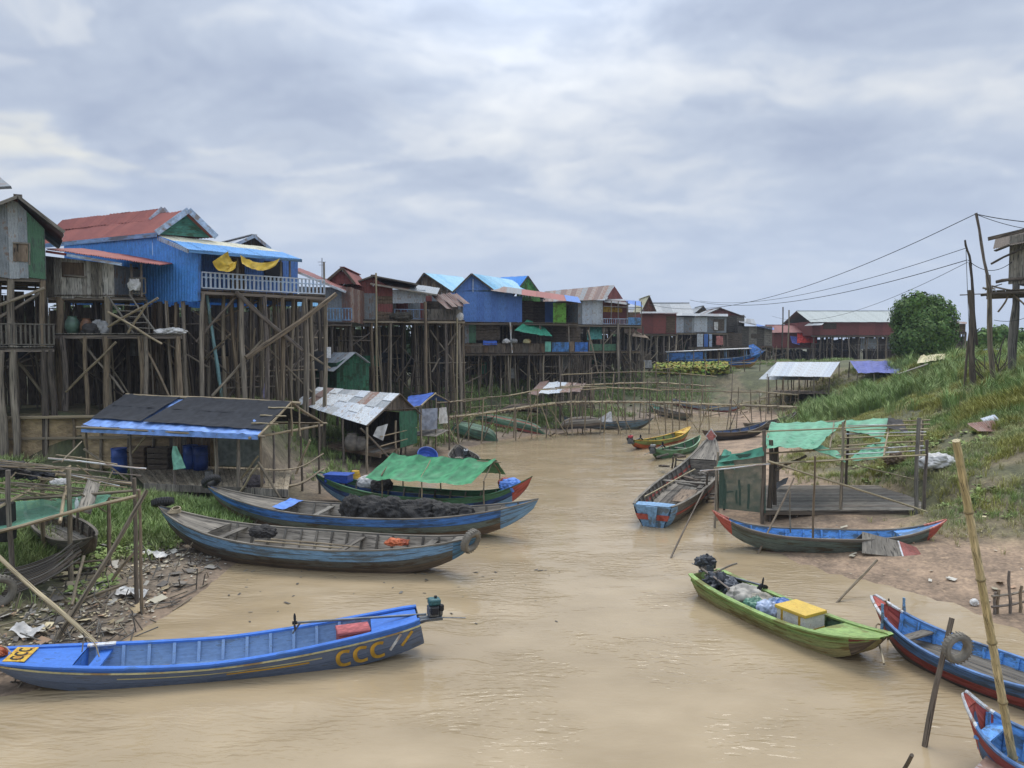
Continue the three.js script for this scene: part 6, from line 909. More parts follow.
  tag(lump(scene, 'net_bundle', p(252, yF + 0.12, 0.3), 0.36, 0.26, 0.3, plain('#5a5252'), 0.4), 'dark bundle on right end of black-roofed shed floor', 'bundle');
  for (const [px, n, m, l] of [[135, 3.4, M.boardBrown[0], 'brown crate left of the barrels in black-roofed shed'], [158, 3.4, M.boardDark[1], 'dark crate next to the brown crate in black-roofed shed']]) { const c = thing('crate', l, 'crate', 'crates in the black-roofed shed'); for (let i = 0; i < 4; i++) { rbox(c, 'slat', V(0, 0.12 + i * 0.22, 0.3), 0.8, 0.18, 0.03, m, 0, 0.006); rbox(c, 'slat', V(0, 0.12 + i * 0.22, -0.3), 0.8, 0.18, 0.03, m, 0, 0.006); } for (const x of [-0.4, 0.4]) rbox(c, 'end_panel', V(x, 0.45, 0), 0.03, 0.86, 0.56, m, 0, 0.006); rbox(c, 'bottom', V(0, 0.03, 0), 0.78, 0.03, 0.56, m); c.position.copy(p(px, yF, n - 0.4)); }
}
{ // shed with patchwork tin roof
  const g = thing('open_shed', 'small shed with patchwork white tin roof and one rusty strip', 'shed'), rA = at(318, 387, 40.2), rB = at(400, 394, 36.2), eA = at(294, 402.5, 39), eB = at(367, 426, 33.8), bB = at(421, 414, 38.5), bA = rA.clone().add(bB.clone().sub(rB));
  const cols = 9, rows = 4; for (let i = 0; i < cols; i++) for (let j = 0; j < rows; j++) { const u0 = i / cols, u1 = (i + 1.04) / cols, v0 = j / rows, v1 = Math.min(1, (j + 1.1) / rows), m = i === 1 ? M.tinRust[1] : i === 6 && j > 1 ? M.tinRust[0] : pick([...M.tinWhite, ...M.tinWhite, M.tinGrey[2], M.tinGrey[0]]); const q = (u, v) => bil(eA, eB, rB, rA, Math.min(u, 1), v); sheet(g, 'roof_sheet', q(u0, v0), q(u1, v0), q(u1, v1), q(u0, v1), m, { lift: 0.012 * ((i + j * 2) % 3), amp: 0.012 }); }
  sheets(g, 'roof_sheet', bB, bA, rA, rB, 6, M.tinGrey); pole(g, 'gable_pole', eB, rB, 0.05, M.postDark[0]); pole(g, 'gable_pole', rB, bB, 0.05, M.postDark[0]); pole(g, 'tie_pole', off(mix(eB, rB, 0.5), 0, -0.05, 0), mix(rB, bB, 0.7), 0.04, M.postDark[1]);
  gableFill(g, off(mix(eB, rB, 0.5), 0.1, 0, -0.05), off(rB, 0, -0.06, -0.05), off(bB, -0.1, 0.1, 0), 6, M.boardDark);
  const yF = 0.95, fl = (p) => V(p.x, yF, p.z); const F0 = off(fl(eA), 0.4, 0, 0), F1 = off(fl(eB), 0.5, 0, -0.6), F2 = off(fl(bB), -0.2, 0, 0.2), F3 = off(fl(bA), 0, 0, 0);
  boards(g, 'floorboard', F0, F1, F2, F3, 14, [...M.board, ...M.boardBrown], 0.04, 0.02); plank(g, 'floor_edge', off(F0, 0, -0.1, 0), off(F1, 0, -0.1, 0), 0.08, 0.16, M.boardBrown[0]);
  for (const [a, t] of [[0.05, eA], [0.4, mix(eA, eB, 0.4)], [0.7, mix(eA, eB, 0.7)], [1, eB], [1, bB], [0, bA], [1, mix(eB, bB, 0.5)]]) { const tp = off(t, 0, -0.05, 0), b = G(tp); b.y -= 0.3; pole(g, 'post', b, tp, 0.06, pick(M.post)); }
  for (const u of [0.1, 0.35, 0.6, 0.85]) for (const v of [0.05, 0.9]) { const t = bil(F0, F1, F2, F3, u, v), b = G(t); b.y = Math.min(b.y, t.y) - 0.3; pole(g, 'floor_stilt', b, t, 0.06, pick(M.postDark)); }
  boards(g, 'back_board', F3, F2, off(F2, 0, 1.5, 0), off(F3, 0, 1.5, 0), 12, M.boardDark); cloth(g, 'green_wall', mix(F1, F2, 0.5), F2, off(F2, 0, 1.7, 0), mix(F1, F2, 0.5).add(V(0, 1.8, 0)), M.greenDeep, { wrinkle: 0.05 });
  for (const k of [0.35, 0.8]) pole(g, 'end_rail', off(F1, 0, k, 0), off(F2, 0, k, 0), 0.03, M.bamboo[0]);
  pole(g, 'brace', off(eB, -0.3, -0.1, 0), off(F1, 0.6, -0.3, 0.2), 0.05, M.post[3]);
  settle(g, off(mix(F0, F2, 0.5), 0, -0.4, 0));
  tag(mesh(scene, 'hanging_cloth', clothGeo(at(373, 436, 34.6), at(383, 441, 34.6), at(388, 424, 34.8), at(377, 427, 34.8), { wrinkle: 0.08 }), M.whiteCloth), 'white sheet hung below the patchwork roof', 'cloth');
  const jar = (l, px, s) => { const m = mesh(scene, 'water_jar', new THREE.LatheGeometry([[0.02, 0], [0.22, 0.02], [0.36, 0.35], [0.32, 0.62], [0.2, 0.78], [0.24, 0.84]].map(([x, y]) => new THREE.Vector2(x * s, y * s)), 22), plain('#8c857c')); m.position.copy(at(px, 452, 35.4)).setY(yF); tag(m, l, 'jar'); }; jar('grey water jar under the patchwork roof, left', 352, 1); jar('smaller grey water jar right beside the left one', 361, 0.8);
}
{ // small shed with blue sheet roof
  const g = thing('open_shed', 'little shack with a blue sheet roof and pale cloth walls', 'shed'), r0 = at(408, 397, 41.5), r1 = at(434, 392.5, 40.5), e0 = at(405, 409, 39.5), e1 = at(421, 405, 39), b0 = at(428, 400, 43), b1 = at(449, 402, 42), yF = 1.2;
  cloth(g, 'roof_cloth', e0, e1, r1, r0, M.blueTarpDeep, { wrinkle: 0.06, sag: 0.08 }); cloth(g, 'roof_cloth', b1, b0, r0, r1, M.blueTarpDeep, { wrinkle: 0.06 });
  for (const t of [e0, e1, b0, b1, off(r1, 0.1, -0.3, 0)]) { const b = G(t); b.y -= 0.3; pole(g, 'post', b, t, 0.05, pick(M.post)); } for (const [a, b] of [[e0, e1], [r0, r1], [e1, r1], [r1, b1]]) pole(g, 'roof_pole', off(a, 0, -0.03, 0), off(b, 0.1, -0.03, 0), 0.04, pick(M.bamboo));
  const fl = (p) => V(p.x, yF, p.z); boards(g, 'floorboard', fl(e0), off(fl(e1), 0.8, 0, 0), fl(b1), fl(b0), 8, M.board);
  cloth(g, 'wall_cloth', at(419, 430, 39), at(437, 429, 39.6), at(437, 408, 39.6), at(419, 409, 39), tarp('#a3a8b4'), { wrinkle: 0.08 }); cloth(g, 'wall_cloth', at(438, 424, 39.6), at(448, 423, 40.2), at(446, 407, 40.2), at(439, 408, 39.6), M.whiteCloth, { wrinkle: 0.06 });
  settle(g, V((e0.x + b1.x) / 2, ground(e0.x, e0.z), (e0.z + b1.z) / 2));
  tag(mesh(scene, 'blue_basin', [new THREE.CylinderGeometry(0.5, 0.36, 0.32, 24, 1, true), new THREE.CircleGeometry(0.37, 24).rotateX(-Math.PI / 2).translate(0, -0.15, 0), new THREE.TorusGeometry(0.5, 0.03, 6, 28).rotateX(Math.PI / 2).translate(0, 0.16, 0)], plain('#4f74cc', { roughness: 0.4 })), 'blue plastic basin tilted on the shore by the little shack', 'basin').position.copy(at(427, 457, 36.4)); scene.children[scene.children.length - 1].rotation.set(0.7, 0, -0.3);
}
{ // green hut with grey tin roof among the stilts
  const g = thing('storage_hut', 'dark green hut with grey tin roof tucked between the stilts', 'hut'), a = at(337, 392, 43), b = at(369, 391, 43), c = at(369, 363, 43), d = at(337, 371, 43), ap = at(357, 353, 43), k = V(-2.4, 0, -3);
  boards(g, 'wall_board', a, b, c, V(a.x, c.y, a.z), 10, [paint('#3f7a58'), paint('#397050')]); gableFill(g, V(a.x, c.y, a.z), ap, c, 8, [paint('#3f7a58'), paint('#397050')]); sheets(g, 'roof_sheet', off(d, -0.1, 0, 0.3), d.clone().add(k), ap.clone().add(k), off(ap, 0, 0.04, 0.3), 5, M.tinGrey); sheets(g, 'roof_sheet', off(c, 0.15, 0, 0.3), c.clone().add(k), ap.clone().add(k), off(ap, 0, 0.04, 0.3), 5, M.tinGrey);
  boards(g, 'side_board', a.clone().add(k), a, V(a.x, c.y, a.z), V(a.x, c.y, a.z).add(k), 8, [paint('#37604a')]); for (const p of [a, b, a.clone().add(k), b.clone().add(k)]) { const q = G(p); q.y -= 0.3; pole(g, 'stilt', q, p, 0.08, M.postDark[0]); } settle(g, G(mix(a, b, 0.5).addScaledVector(k, 0.5)));
}
{ // broken drying rack on the near left bank
  const g = thing('drying_rack', 'broken bamboo drying rack with green net on the near left bank', 'rack'), q = (px, py, D) => at(px, py, D);
  const P = (n, a, b, r, m) => pole(g, n, q(...a), q(...b), r, m ?? pick(M.bamboo));
  const post = (px, top, D, r) => { const t = q(px, top, D), b = G(t); b.y -= 0.3; pole(g, 'post', b, t, r, pick(M.post)); };
  post(134, 478, 16.6, 0.05); post(139, 490, 16.2, 0.04); post(108, 495, 19, 0.055); post(68, 468, 17.6, 0.06); post(42, 470, 19, 0.06); post(78, 512, 20, 0.05); post(8, 470, 17, 0.06); post(-20, 480, 18, 0.06); post(25, 500, 21, 0.05); post(-40, 470, 20, 0.06);
  P('brace', [42, 664, 14.3], [147, 490, 15.9], 0.055); P('brace', [97, 645, 14.2], [-6, 552, 15.2], 0.05); P('brace', [-6, 632, 15.6], [128, 583, 16.8], 0.04); P('brace', [72, 605, 15.4], [84, 556, 16.3], 0.035); P('brace', [112, 580, 17.5], [140, 545, 17.5], 0.04);
  // the top frame with its loose rods
  P('frame_pole', [-10, 534, 16.2], [137, 496, 16.2], 0.045); P('frame_pole', [-10, 468, 20], [132, 484, 19.2], 0.045); P('frame_pole', [-20, 502, 18], [140, 490, 17.5], 0.04); P('frame_pole', [-10, 512, 16.4], [70, 466, 20], 0.04); P('frame_pole', [60, 522, 16.3], [70, 470, 19.5], 0.04);
  for (let i = 0; i < 34; i++) { const y = rr(456, 498), x = rr(-30, 60), w = rr(50, 110); P('rod', [x, y + rr(-4, 4), rr(17, 20)], [x + w, y + rr(4, 14), rr(17, 20)], rr(0.012, 0.026), pick([...M.bamboo, ...M.post, M.white])); }
  for (let i = 0; i < 14; i++) { const x = rr(-10, 110), y = rr(460, 495); P('rod', [x, y, rr(17, 19.5)], [x + rr(8, 30), y + rr(-22, 22), rr(17, 19.5)], rr(0.012, 0.024), pick(M.bamboo)); }
  plank(g, 'loose_plank', q(84, 512, 16.8), q(94, 482, 18.2), 0.3, 0.03, M.board[2], V(0.6, 0.6, 0.5));
  settle(g, G(V(-13, 0, -17)));
  const a = q(-10, 535, 16.4), b = q(104, 505, 16.6), c = q(112, 494, 18.4), d = q(-14, 505, 19.4); tag(mesh(scene, 'drying_net', clothGeo(a, b, c, d, { sag: 0.16, wrinkle: 0.06, freq: 1.5 }), M.netGreen), 'pale green net stretched on the broken drying rack', 'net');
  for (const [x, y, D, s, m, l] of [[8, 470, 18.4, 0.5, M.soot, 'crumpled black plastic on left of the drying rack'], [36, 474, 18.6, 0.45, M.black, 'black plastic sheet in the middle of drying rack top'], [60, 482, 18, 0.22, M.whiteCloth, 'white plastic scrap on top of the drying rack']]) tag(lump(scene, 'plastic_scrap', q(x, y, D), s, s * 0.4, s * 0.6, m, 0.5), l, 'plastic');
  tag(mesh(scene, 'drinks_bottle', new THREE.LatheGeometry([[0.001, 0], [0.045, 0], [0.045, 0.16], [0.018, 0.22], [0.018, 0.26], [0.001, 0.26]].map(([x, y]) => new THREE.Vector2(x, y)), 14), plain('#dfe3e2', { roughness: 0.3 })), 'white plastic bottle hanging over the green net', 'bottle').position.copy(q(77, 509, 16.9));
  // bundle of long bent slats under the rack, and a tyre
  const sl = thing('slat_bundle', 'bundle of long bent grey slats lying under the drying rack', 'timber');
  for (let i = 0; i < 16; i++) { const o = i * 0.045, z = rr(-0.35, 0.35), y = rr(-0.03, 0.03), k = i / 16; const p0 = q(-30, 572 + k * 34, 17 - k), p1 = q(20, 567 + k * 26, 17 - k), p2 = q(52, 556 + k * 22, 17.2 - k), p3 = q(78, 542 + k * 18, 17.6 - k); cord(sl, 'slat', [p0, p1, p2, off(p3, z * 0.5, y, 0)], 0.022, pick([...M.board, ...M.postDark]), 14); }
  settle(sl, G(V(-12.4, 0, -17))); for (let i = 0; i < 9; i++) { const y = 548 + i * 6; pole(sl, 'support', q(50 + i, y + 18, 17.5).sub(sl.position), q(110 - i * 2, y + 12, 18).sub(sl.position), 0.03, pick(M.postDark)); }
  tyre('tyre', 'grey tyre at left edge under the drying rack', off(G(at(-2, 590, 15.6)), 0, 0.3, 0), 0.28, 0.08, M.rubberGrey, [0.1, 0.9, 0]);
  const bo = boat('rowing_boat', 'old grey dinghy lying on the grass behind drying rack', { L: 3.4, beam: 1.0, free: 0.4, bowRise: 0.25, sternRise: 0.15, sternW: 0.5, bands: [[0, 0.5, M.hullBrown], [0.5, 1, M.hullGrey]], ribs: 7 }); moor(bo, off(G(at(40, 545, 20.5)), 0, 0.2, 0), off(G(at(98, 560, 18.6)), 0, 0.25, 0), 0.2);
  rbox(scene, 'plastic_bin', off(G(at(4, 530, 17.4)), 0, 1.25, 0), 0.4, 0.9, 0.4, M.soot, 0.2, 0.04); tag(scene.children[scene.children.length - 1], 'dark bin standing at the left edge behind the rack net', 'bin');
}
{ // right hand shed with torn green net roof
  const g = thing('open_shed', 'skeletal platform shed with torn green sheet roof on the right bank', 'shed'), H = facade(768, 24.6, 928, 24.6), yF = 0.5, dep = 4.4, p = (px, y, n) => H.p(px, y, n);
  const a = p(764, yF, 0), b = p(926, yF, 0), c = p(918, yF, dep), d = p(778, yF, dep); boards(g, 'floorboard', p(764, yF, dep), p(764, yF, 0), p(926, yF, 0), p(926, yF, dep), 17, [...M.board, wood('#8f8476')], 0.04, 0.03);
  for (const n of [0.06, 2, 4]) plank(g, 'bearer', p(764, yF - 0.1, n), p(926, yF - 0.1, n), 0.1, 0.12, M.postDark[0]); for (const px of [772, 800, 830, 860, 890, 918]) for (const n of [0.1, 2, 4]) { const t = p(px, yF - 0.05, n), q = G(t); q.y = Math.min(q.y, t.y) - 0.4; pole(g, 'floor_stilt', q, t, 0.06, pick(M.postDark)); }
  const post = (px, top, n, r, m) => { const t = H.f(px, top, n), q = G(t); q.y -= 0.3; pole(g, 'post', q, t, r, m ?? pick(M.post)); };
  post(764, 430, -0.1, 0.07); post(771, 440, 0.3, 0.09, M.postDark[0]); post(776, 448, 0.8, 0.08, M.postDark[1]); post(843, 422, 0.1, 0.055); post(848, 424, dep, 0.06, M.postDark[0]); post(919, 418, 0, 0.07, M.board[0]); post(927, 440, 0.1, 0.06); post(922, 420, dep, 0.06); post(778, 424, dep, 0.06); post(718, 452, 0.6, 0.045); post(716, 470, -0.4, 0.04);
  for (const [x, y, x2, y2, n, n2, r, m] of [[714, 468, 842, 459, -0.2, -0.2, 0.035, 2], [768, 461, 940, 516, -0.3, -0.3, 0.035, 2], [750, 454, 888, 447, 0.2, 0.2, 0.03, 0], [748, 432, 930, 424, 1, 1, 0.028, 0], [840, 423, 930, 420, dep, dep, 0.03, 1], [842, 430, 928, 429, 3, 3, 0.026, 2], [840, 438, 926, 435, 2.1, 2.1, 0.03, 2], [838, 446, 924, 441, 1.2, 1.2, 0.03, 0], [806, 462, 926, 455, -0.25, -0.25, 0.03, 2], [770, 425, 846, 421, dep, dep, 0.035, 0], [766, 447, 770, 425, 0, dep, 0.035, 1], [830, 448, 834, 422, 0, dep, 0.03, 1], [842, 460, 846, 422, -0.2, dep, 0.035, 0], [884, 456, 890, 419, -0.2, dep, 0.035, 0], [919, 455, 921, 421, -0.1, dep, 0.04, 1], [860, 466, 924, 482, 2.6, 2.6, 0.025, 2], [776, 470, 806, 456, 0.6, 1.2, 0.05, 3]]) pole(g, 'roof_pole', H.f(x, y, n), H.f(x2, y2, n2), r, M.bamboo[m]);
  const gt = tarp('#66aa84'); for (const [x, y, x2, y2, n] of [[846, 426, 930, 424, 3.6], [846, 434, 926, 432, 2.6], [842, 450, 924, 446, 0.8], [700, 471, 770, 464, -0.3], [836, 455, 928, 450, 0.3]]) pole(g, 'roof_pole', H.f(x, y, n), H.f(x2, y2, n), 0.024, M.white); cloth(g, 'roof_cloth', H.f(762, 448, -0.15), H.f(818, 449, -0.15), H.f(845, 421, dep), H.f(771, 424, dep), gt, { sag: 0.14, wrinkle: 0.09, freq: 2, rag: 0.1, ribs: 3, ribH: 0.05 }); cloth(g, 'roof_cloth', H.f(846, 431, 2.6), H.f(882, 440, 2.2), H.f(891, 418, dep), H.f(846, 421, dep), gt, { sag: 0.12, wrinkle: 0.08, freq: 2, rag: 0.2 }); cloth(g, 'roof_cloth', H.f(847, 463, -0.3), H.f(885, 457, -0.25), H.f(882, 441, 1.6), H.f(868, 445, 1.3), gt, { sag: 0.08, wrinkle: 0.08, freq: 2, rag: 0.15 }); cloth(g, 'roof_cloth', H.f(809, 449, 0), H.f(846, 463, -0.3), H.f(838, 452, 0.8), H.f(812, 442, 0.8), gt, { sag: 0.08, wrinkle: 0.07, freq: 2 }); cloth(g, 'roof_cloth', H.f(884, 452, 0.6), H.f(886, 440, 2), H.f(881, 436, 2.4), H.f(880, 448, 0.8), gt, { wrinkle: 0.05 });
  cloth(g, 'shade_cloth', H.f(886, 428, 2.6), H.f(908, 433, 2.6), H.f(902, 420, dep), H.f(888, 418, dep), M.soot, { wrinkle: 0.06 });
  cloth(g, 'net_wall', H.f(719, 508, 0.4), H.f(766, 513, -0.1), H.f(766, 452, -0.1), H.f(719, 456, 0.4), M.netDark, { wrinkle: 0.08, freq: 1.2 }); cloth(g, 'net_wall', H.f(719, 508, 0.45), H.f(722, 500, dep - 1), H.f(724, 450, dep - 1), H.f(719, 456, 0.45), M.netDark, { wrinkle: 0.06 }); cloth(g, 'green_flap', H.f(718, 463, 0.3), H.f(764, 456, -0.2), H.f(764, 446, -0.1), H.f(724, 458, 0.4), tarp('#4f9a7c'), { wrinkle: 0.06, sag: 0.08 }); cloth(g, 'green_flap', H.f(716, 468, 0.2), H.f(735, 470, 0.1), H.f(731, 452, 0.6), H.f(724, 450, 0.8), tarp('#5aa688'), { wrinkle: 0.06 });
  settle(g, p(846, 0, dep / 2));
  tag(lump(scene, 'white_sack', H.f(935, 462, 2.6), 0.62, 0.34, 0.4, M.whiteCloth, 0.35), 'white plastic bundle hung on the right posts of right bank shed', 'plastic'); tag(lump(scene, 'grey_sack', H.f(944, 470, 2.6), 0.32, 0.45, 0.3, plain('#8f8c86'), 0.4), 'grey plastic below the white bundle, right bank shed', 'plastic');
  tag(lump(scene, 'driftwood_heap', off(G(H.p(898, 0, dep + 0.8)), 0, 0.2, 0), 0.4, 0.28, 0.3, M.mudBrown, 0.6), 'brown root heap behind the right bank shed', 'root heap'); tag(mesh(scene, 'black_sheet', clothGeo(H.f(776, 490, 3.2), H.f(786, 484, 3.2), H.f(788, 476, 3.6), H.f(777, 484, 3.6), { wrinkle: 0.1 }), M.black), 'black sheet hanging at back left of right bank shed', 'sheet');
}
{ // rotten timber landing between the grey boat and the net wall
  const g = thing('rotten_landing', 'rotten timber landing between grey boat and right bank shed', 'landing'), c = on(702, 490, 0.2);
  for (let i = 0; i < 26; i++) { const a = V(c.x + rr(-0.5, 0.9), rr(0.1, 0.7), c.z + rr(-7, 3)), d = V(rr(-0.9, 0.9), rr(-0.15, 0.15), rr(-0.8, 0.8)).multiplyScalar(rr(0.6, 1.6)); plank(g, 'timber', a, a.clone().add(d), rr(0.08, 0.24), rr(0.03, 0.1), pick([...M.boardDark, ...M.board])); } for (let i = 0; i < 9; i++) { const a = V(c.x + rr(-0.2, 1), 0, c.z + rr(-7, 3)); pole(g, 'post', off(a, 0, -0.6, 0), off(a, rr(-0.2, 0.2), rr(0.5, 1.3), rr(-0.2, 0.2)), 0.05, pick(M.postDark)); } settle(g, c);
}
{ // bamboo footbridge
  const g = thing('footbridge', 'long bamboo footbridge on thin poles across the channel', 'bridge');
  const pts = [[438, 419, 44], [500, 411, 46.5], [560, 403, 49], [625, 402, 50.5], [700, 404, 51.5], [795, 407, 53]].map((q) => at(...q)), path = new THREE.CatmullRomCurve3(pts), W = 0.55, N = 26;
  for (let i = 0; i < N; i++) { const a = path.getPoint(i / N), b = path.getPoint((i + 1.06) / N); for (const k of [-1.5, -0.5, 0.5, 1.5]) pole(g, 'deck_bamboo', off(a, 0, rr(0, 0.03), k * 0.26), off(b, 0, rr(0, 0.03), k * 0.26), 0.05, pick(M.bamboo)); }
  for (let i = 0; i <= 60; i++) { const a = path.getPoint(i / 60); pole(g, 'cross_bamboo', off(a, 0, -0.07, -W), off(a, rr(-0.1, 0.1), -0.07, W), 0.035, pick(M.bamboo)); }
  for (let i = 0; i <= 44; i++) { const t = i / 44, a = path.getPoint(clamp(t + rr(-0.008, 0.008))); for (const s of [-1, 1]) if (R() < 0.5) { const b = V(a.x + rr(-0.25, 0.25), 0, a.z + s * (W + rr(0, 0.15))), gd = ground(b.x, b.z) - 0.4; pole(g, 'post', V(b.x, gd, b.z), V(a.x + rr(-0.12, 0.12), a.y + rr(0.1, R() < 0.3 ? 2.6 : 1.4), a.z + s * W), rr(0.025, 0.05), pick([...M.bamboo, ...M.post])); } if (R() < 0.45) { const s = R() < 0.5 ? -1 : 1, b = V(a.x + rr(0.8, 1.8) * (R() < 0.5 ? -1 : 1), 0, a.z + s * W); pole(g, 'strut', V(b.x, ground(b.x, b.z) - 0.3, b.z), off(a, 0, rr(-0.1, 0.6), s * W), 0.035, pick(M.bamboo)); } }
  for (const s of [-1, 1]) for (let i = 0; i < 13; i++) { const a = path.getPoint(i / 13), b = path.getPoint(Math.min(1, (i + 1.05) / 13)); pole(g, 'hand_rail', off(a, 0, 0.95 + rr(-0.1, 0.1), s * W), off(b, 0, 0.95 + rr(-0.1, 0.1), s * W), 0.035, pick(M.bamboo)); }
  settle(g, V(0, 0, -49));
}
{ // wrecks under the footbridge
  upturned('grey wreck of a boat lying keel up beside the scrap tin shelter', at(560, 412, 49.5).setY(0.5), at(606, 409, 51).setY(0.55), 1.4, [M.hullGrey, M.hullBrown, M.hullDark], 0.25);
  upturned('brown wreck of a boat on the grass left of the scrap tin shelter', at(500, 404, 52).setY(1.3), at(540, 402, 53).setY(1.3), 1.3, [M.hullBrown, M.hullDark], -0.2);
  const g = thing('timber_pile', 'pile of broken planks and poles on far left bank', 'timber'); for (let i = 0; i < 40; i++) { const p = G(at(rr(452, 640), 400, rr(48, 56))); plank(g, 'plank', off(p, 0, rr(0.05, 0.4), 0), off(p, rr(-1.6, 1.6), rr(0.05, 0.5), rr(-0.6, 0.6)), rr(0.06, 0.2), 0.04, pick([...M.boardDark, ...M.boardBrown, ...M.board])); } settle(g, G(at(540, 400, 52)));
}
{ // second walkway behind the first
  const g = thing('bamboo_walkway', 'higher bamboo walkway running behind the footbridge below the blue balcony', 'walkway'), path = new THREE.CatmullRomCurve3([at(560, 387, 54), at(610, 384, 57), at(660, 383, 60), at(715, 387, 62)]);
  for (let i = 0; i < 14; i++) { const a = path.getPoint(i / 14), b = path.getPoint((i + 1.05) / 14); for (const k of [-1, 0, 1]) pole(g, 'deck_bamboo', off(a, 0, rr(0, 0.03), k * 0.22), off(b, 0, rr(0, 0.03), k * 0.22), 0.05, pick(M.bamboo)); for (const s of [-1, 1]) { const q = G(off(a, rr(-0.3, 0.3), 0, s * 0.4)); pole(g, 'post', off(q, 0, -0.3, 0), off(a, rr(-0.1, 0.1), rr(0.1, 1.8), s * 0.4), rr(0.03, 0.05), pick([...M.bamboo, ...M.post])); } }
  for (let i = 0; i < 5; i++) pole(g, 'hand_rail', off(path.getPoint(i / 5), 0, 0.9, 0.4), off(path.getPoint((i + 1.03) / 5), 0, 0.9, 0.4), 0.035, pick(M.bamboo)); settle(g, G(at(640, 384, 58)));
}
// fences and single poles
function fence(label, pts, h, step, r, rails) { const g = thing('bamboo_fence', label, 'fence'); for (let k = 0; k + 1 < pts.length; k++) { const a = pts[k], b = pts[k + 1], n = Math.max(2, Math.round(a.distanceTo(b) / step)); for (let i = 0; i < n; i++) { const p = G(mix(a, b, i / n)); pole(g, 'picket', off(p, 0, -0.2, 0), off(p, rr(-0.2, 0.2), h * rr(0.7, 1.3), rr(-0.2, 0.2)), r * rr(0.8, 1.2), pick([...M.bamboo, ...M.post])); } const A = G(a), B = G(b); for (const y of rails) pole(g, 'rail', off(A, 0, y, 0), off(B, 0, y + rr(-0.15, 0.15), 0), r * 0.8, pick(M.bamboo)); } settle(g, G(pts[0])); }
fence('straggling bamboo fence on the bank under the far red shack', [at(640, 392, 60), at(700, 392, 62), at(760, 390, 64), at(800, 392, 62)], 1.7, 0.95, 0.045, [0.5, 1.1]);
fence('row of thin sticks in front of the dull blue house stilts', [at(470, 400, 53), at(520, 398, 55), at(600, 396, 60)], 2.4, 0.8, 0.04, [0.7]);
fence('pickets before the passenger boat, rails missing', [at(655, 384, 74), at(730, 384, 76), at(790, 384, 74)], 1.9, 1.5, 0.05, [0.9]);
const stake = (name, label, A, B, r, m, cat = 'pole') => tag(pole(scene, name, A, B, r, m), label, cat, 'single poles by the water');
stake('mooring_pole', 'thin pole leaning out of the water left of green cargo boat', on(658, 584, -0.5), at(704, 490, 23), 0.028, M.post[3]);
stake('mooring_pole', 'thin pole leaning up to the platform behind green cargo boat', on(750, 572, -0.4), at(794, 478, 23.2), 0.03, M.post[4]);
stake('mooring_pole', 'upright thin stake in front of the red-tipped beached boat, left one', on(790, 553, -0.3), at(790, 492, 21.6), 0.02, M.bamboo[1]);
stake('mooring_pole', 'tall upright stake in front of the red-tipped beached boat, right one', on(813, 564, -0.3), at(815, 456, 20.6), 0.035, M.post[4]);
stake('mooring_pole', 'pale pole leaning from the mud towards green cargo boat', on(822, 620, -0.3), on(877, 560, 0.75), 0.035, M.bamboo[1]);
stake('mooring_pole', 'short stake leaning out of the water at bottom edge', on(896, 790, -0.5), at(912, 755, 9.9), 0.03, M.postDark[0]);
{ // bamboo pole and tyre pole in the foreground
  const g = thing('bamboo_pole', 'tall thick pale bamboo pole rising in right foreground', 'pole'), A = on(1022, 810, -0.5), B = at(956, 440, 8.6), n = 6, mats = [M.bambooNew, wood('#d8c592', { roughness: 0.5 })];
  for (let i = 0; i < n; i++) { const a = mix(A, B, i / n), b = mix(A, B, (i + 0.992) / n); pole(g, 'segment', a, b, lerp(0.058, 0.046, i / n), mats[i % 2], true); if (i) { const k = mesh(g, 'node_ring', new THREE.TorusGeometry(lerp(0.056, 0.046, i / n), 0.011, 6, 18), wood('#a89468')); k.position.copy(a); k.quaternion.setFromUnitVectors(V(0, 0, 1), B.clone().sub(A).normalize()); } } settle(g, A);
  const P = on(916, 790, -0.6), Q = at(952, 618, 11.2); stake('mooring_pole', 'dark leaning pole carrying an old grey tyre, bottom right', P, Q, 0.045, M.postDark[2]);
  tyre('tyre', 'cracked grey tyre hung on the dark leaning pole', at(957, 648, 11.1), 0.18, 0.06, M.rubberGrey, [0.1, 0.15, 0]);
  tag(plank(scene, 'loose_board', on(975, 800, 0.15), on(1010, 762, 0.3), 0.5, 0.05, paint('#a89a94')), 'weathered pinkish board in the bottom right corner', 'board');
}
{ // fence bits and rusty sheets on the right bank
  const g = thing('broken_fence', 'broken grey fence on the grass at right edge', 'fence'), q = (px, py) => G(on(px, py, 0.8)); for (const [x, h] of [[994, 0.5], [999, 0.55], [1011, 0.95], [1020, 0.6], [1034, 0.7]]) { const p = q(x, 580); pole(g, 'post', off(p, 0, -0.2, 0), off(p, rr(-0.05, 0.05), h, 0), 0.035, pick(M.post)); } for (const y of [0.18, 0.42]) pole(g, 'rail', off(q(992, 580), 0, y, 0.02), off(q(1040, 578), 0, y, 0.02), 0.03, pick(M.post)); settle(g, q(1010, 580));
  const rs = (l, px, py, D, w, h, m, tilt) => { const o = thing('rusty_sheet', l, 'tin sheet', 'tin sheets lying in the grass'), c = off(G(at(px, py, D)), 0, 0.3, 0); sheet(o, 'tin', V(-w / 2, -h / 2, 0), V(w / 2, -h / 2, 0), V(w / 2, h / 2, 0), V(-w / 2, h / 2, 0), m, { bend: 0.06 }); o.position.copy(c); o.rotation.set(...tilt); };
  rs('rusty tin sheet lying on the grass slope', 985, 427, 29.5, 1.3, 0.55, metal([168, 138, 122], [140, 104, 88], 0.5, 121), [-0.9, 0.2, 0.25]); rs('pale tin scrap just above the rusty sheet', 990, 419, 30.3, 0.6, 0.35, M.tinWhite[1], [-0.8, -0.2, 0.2]);
}
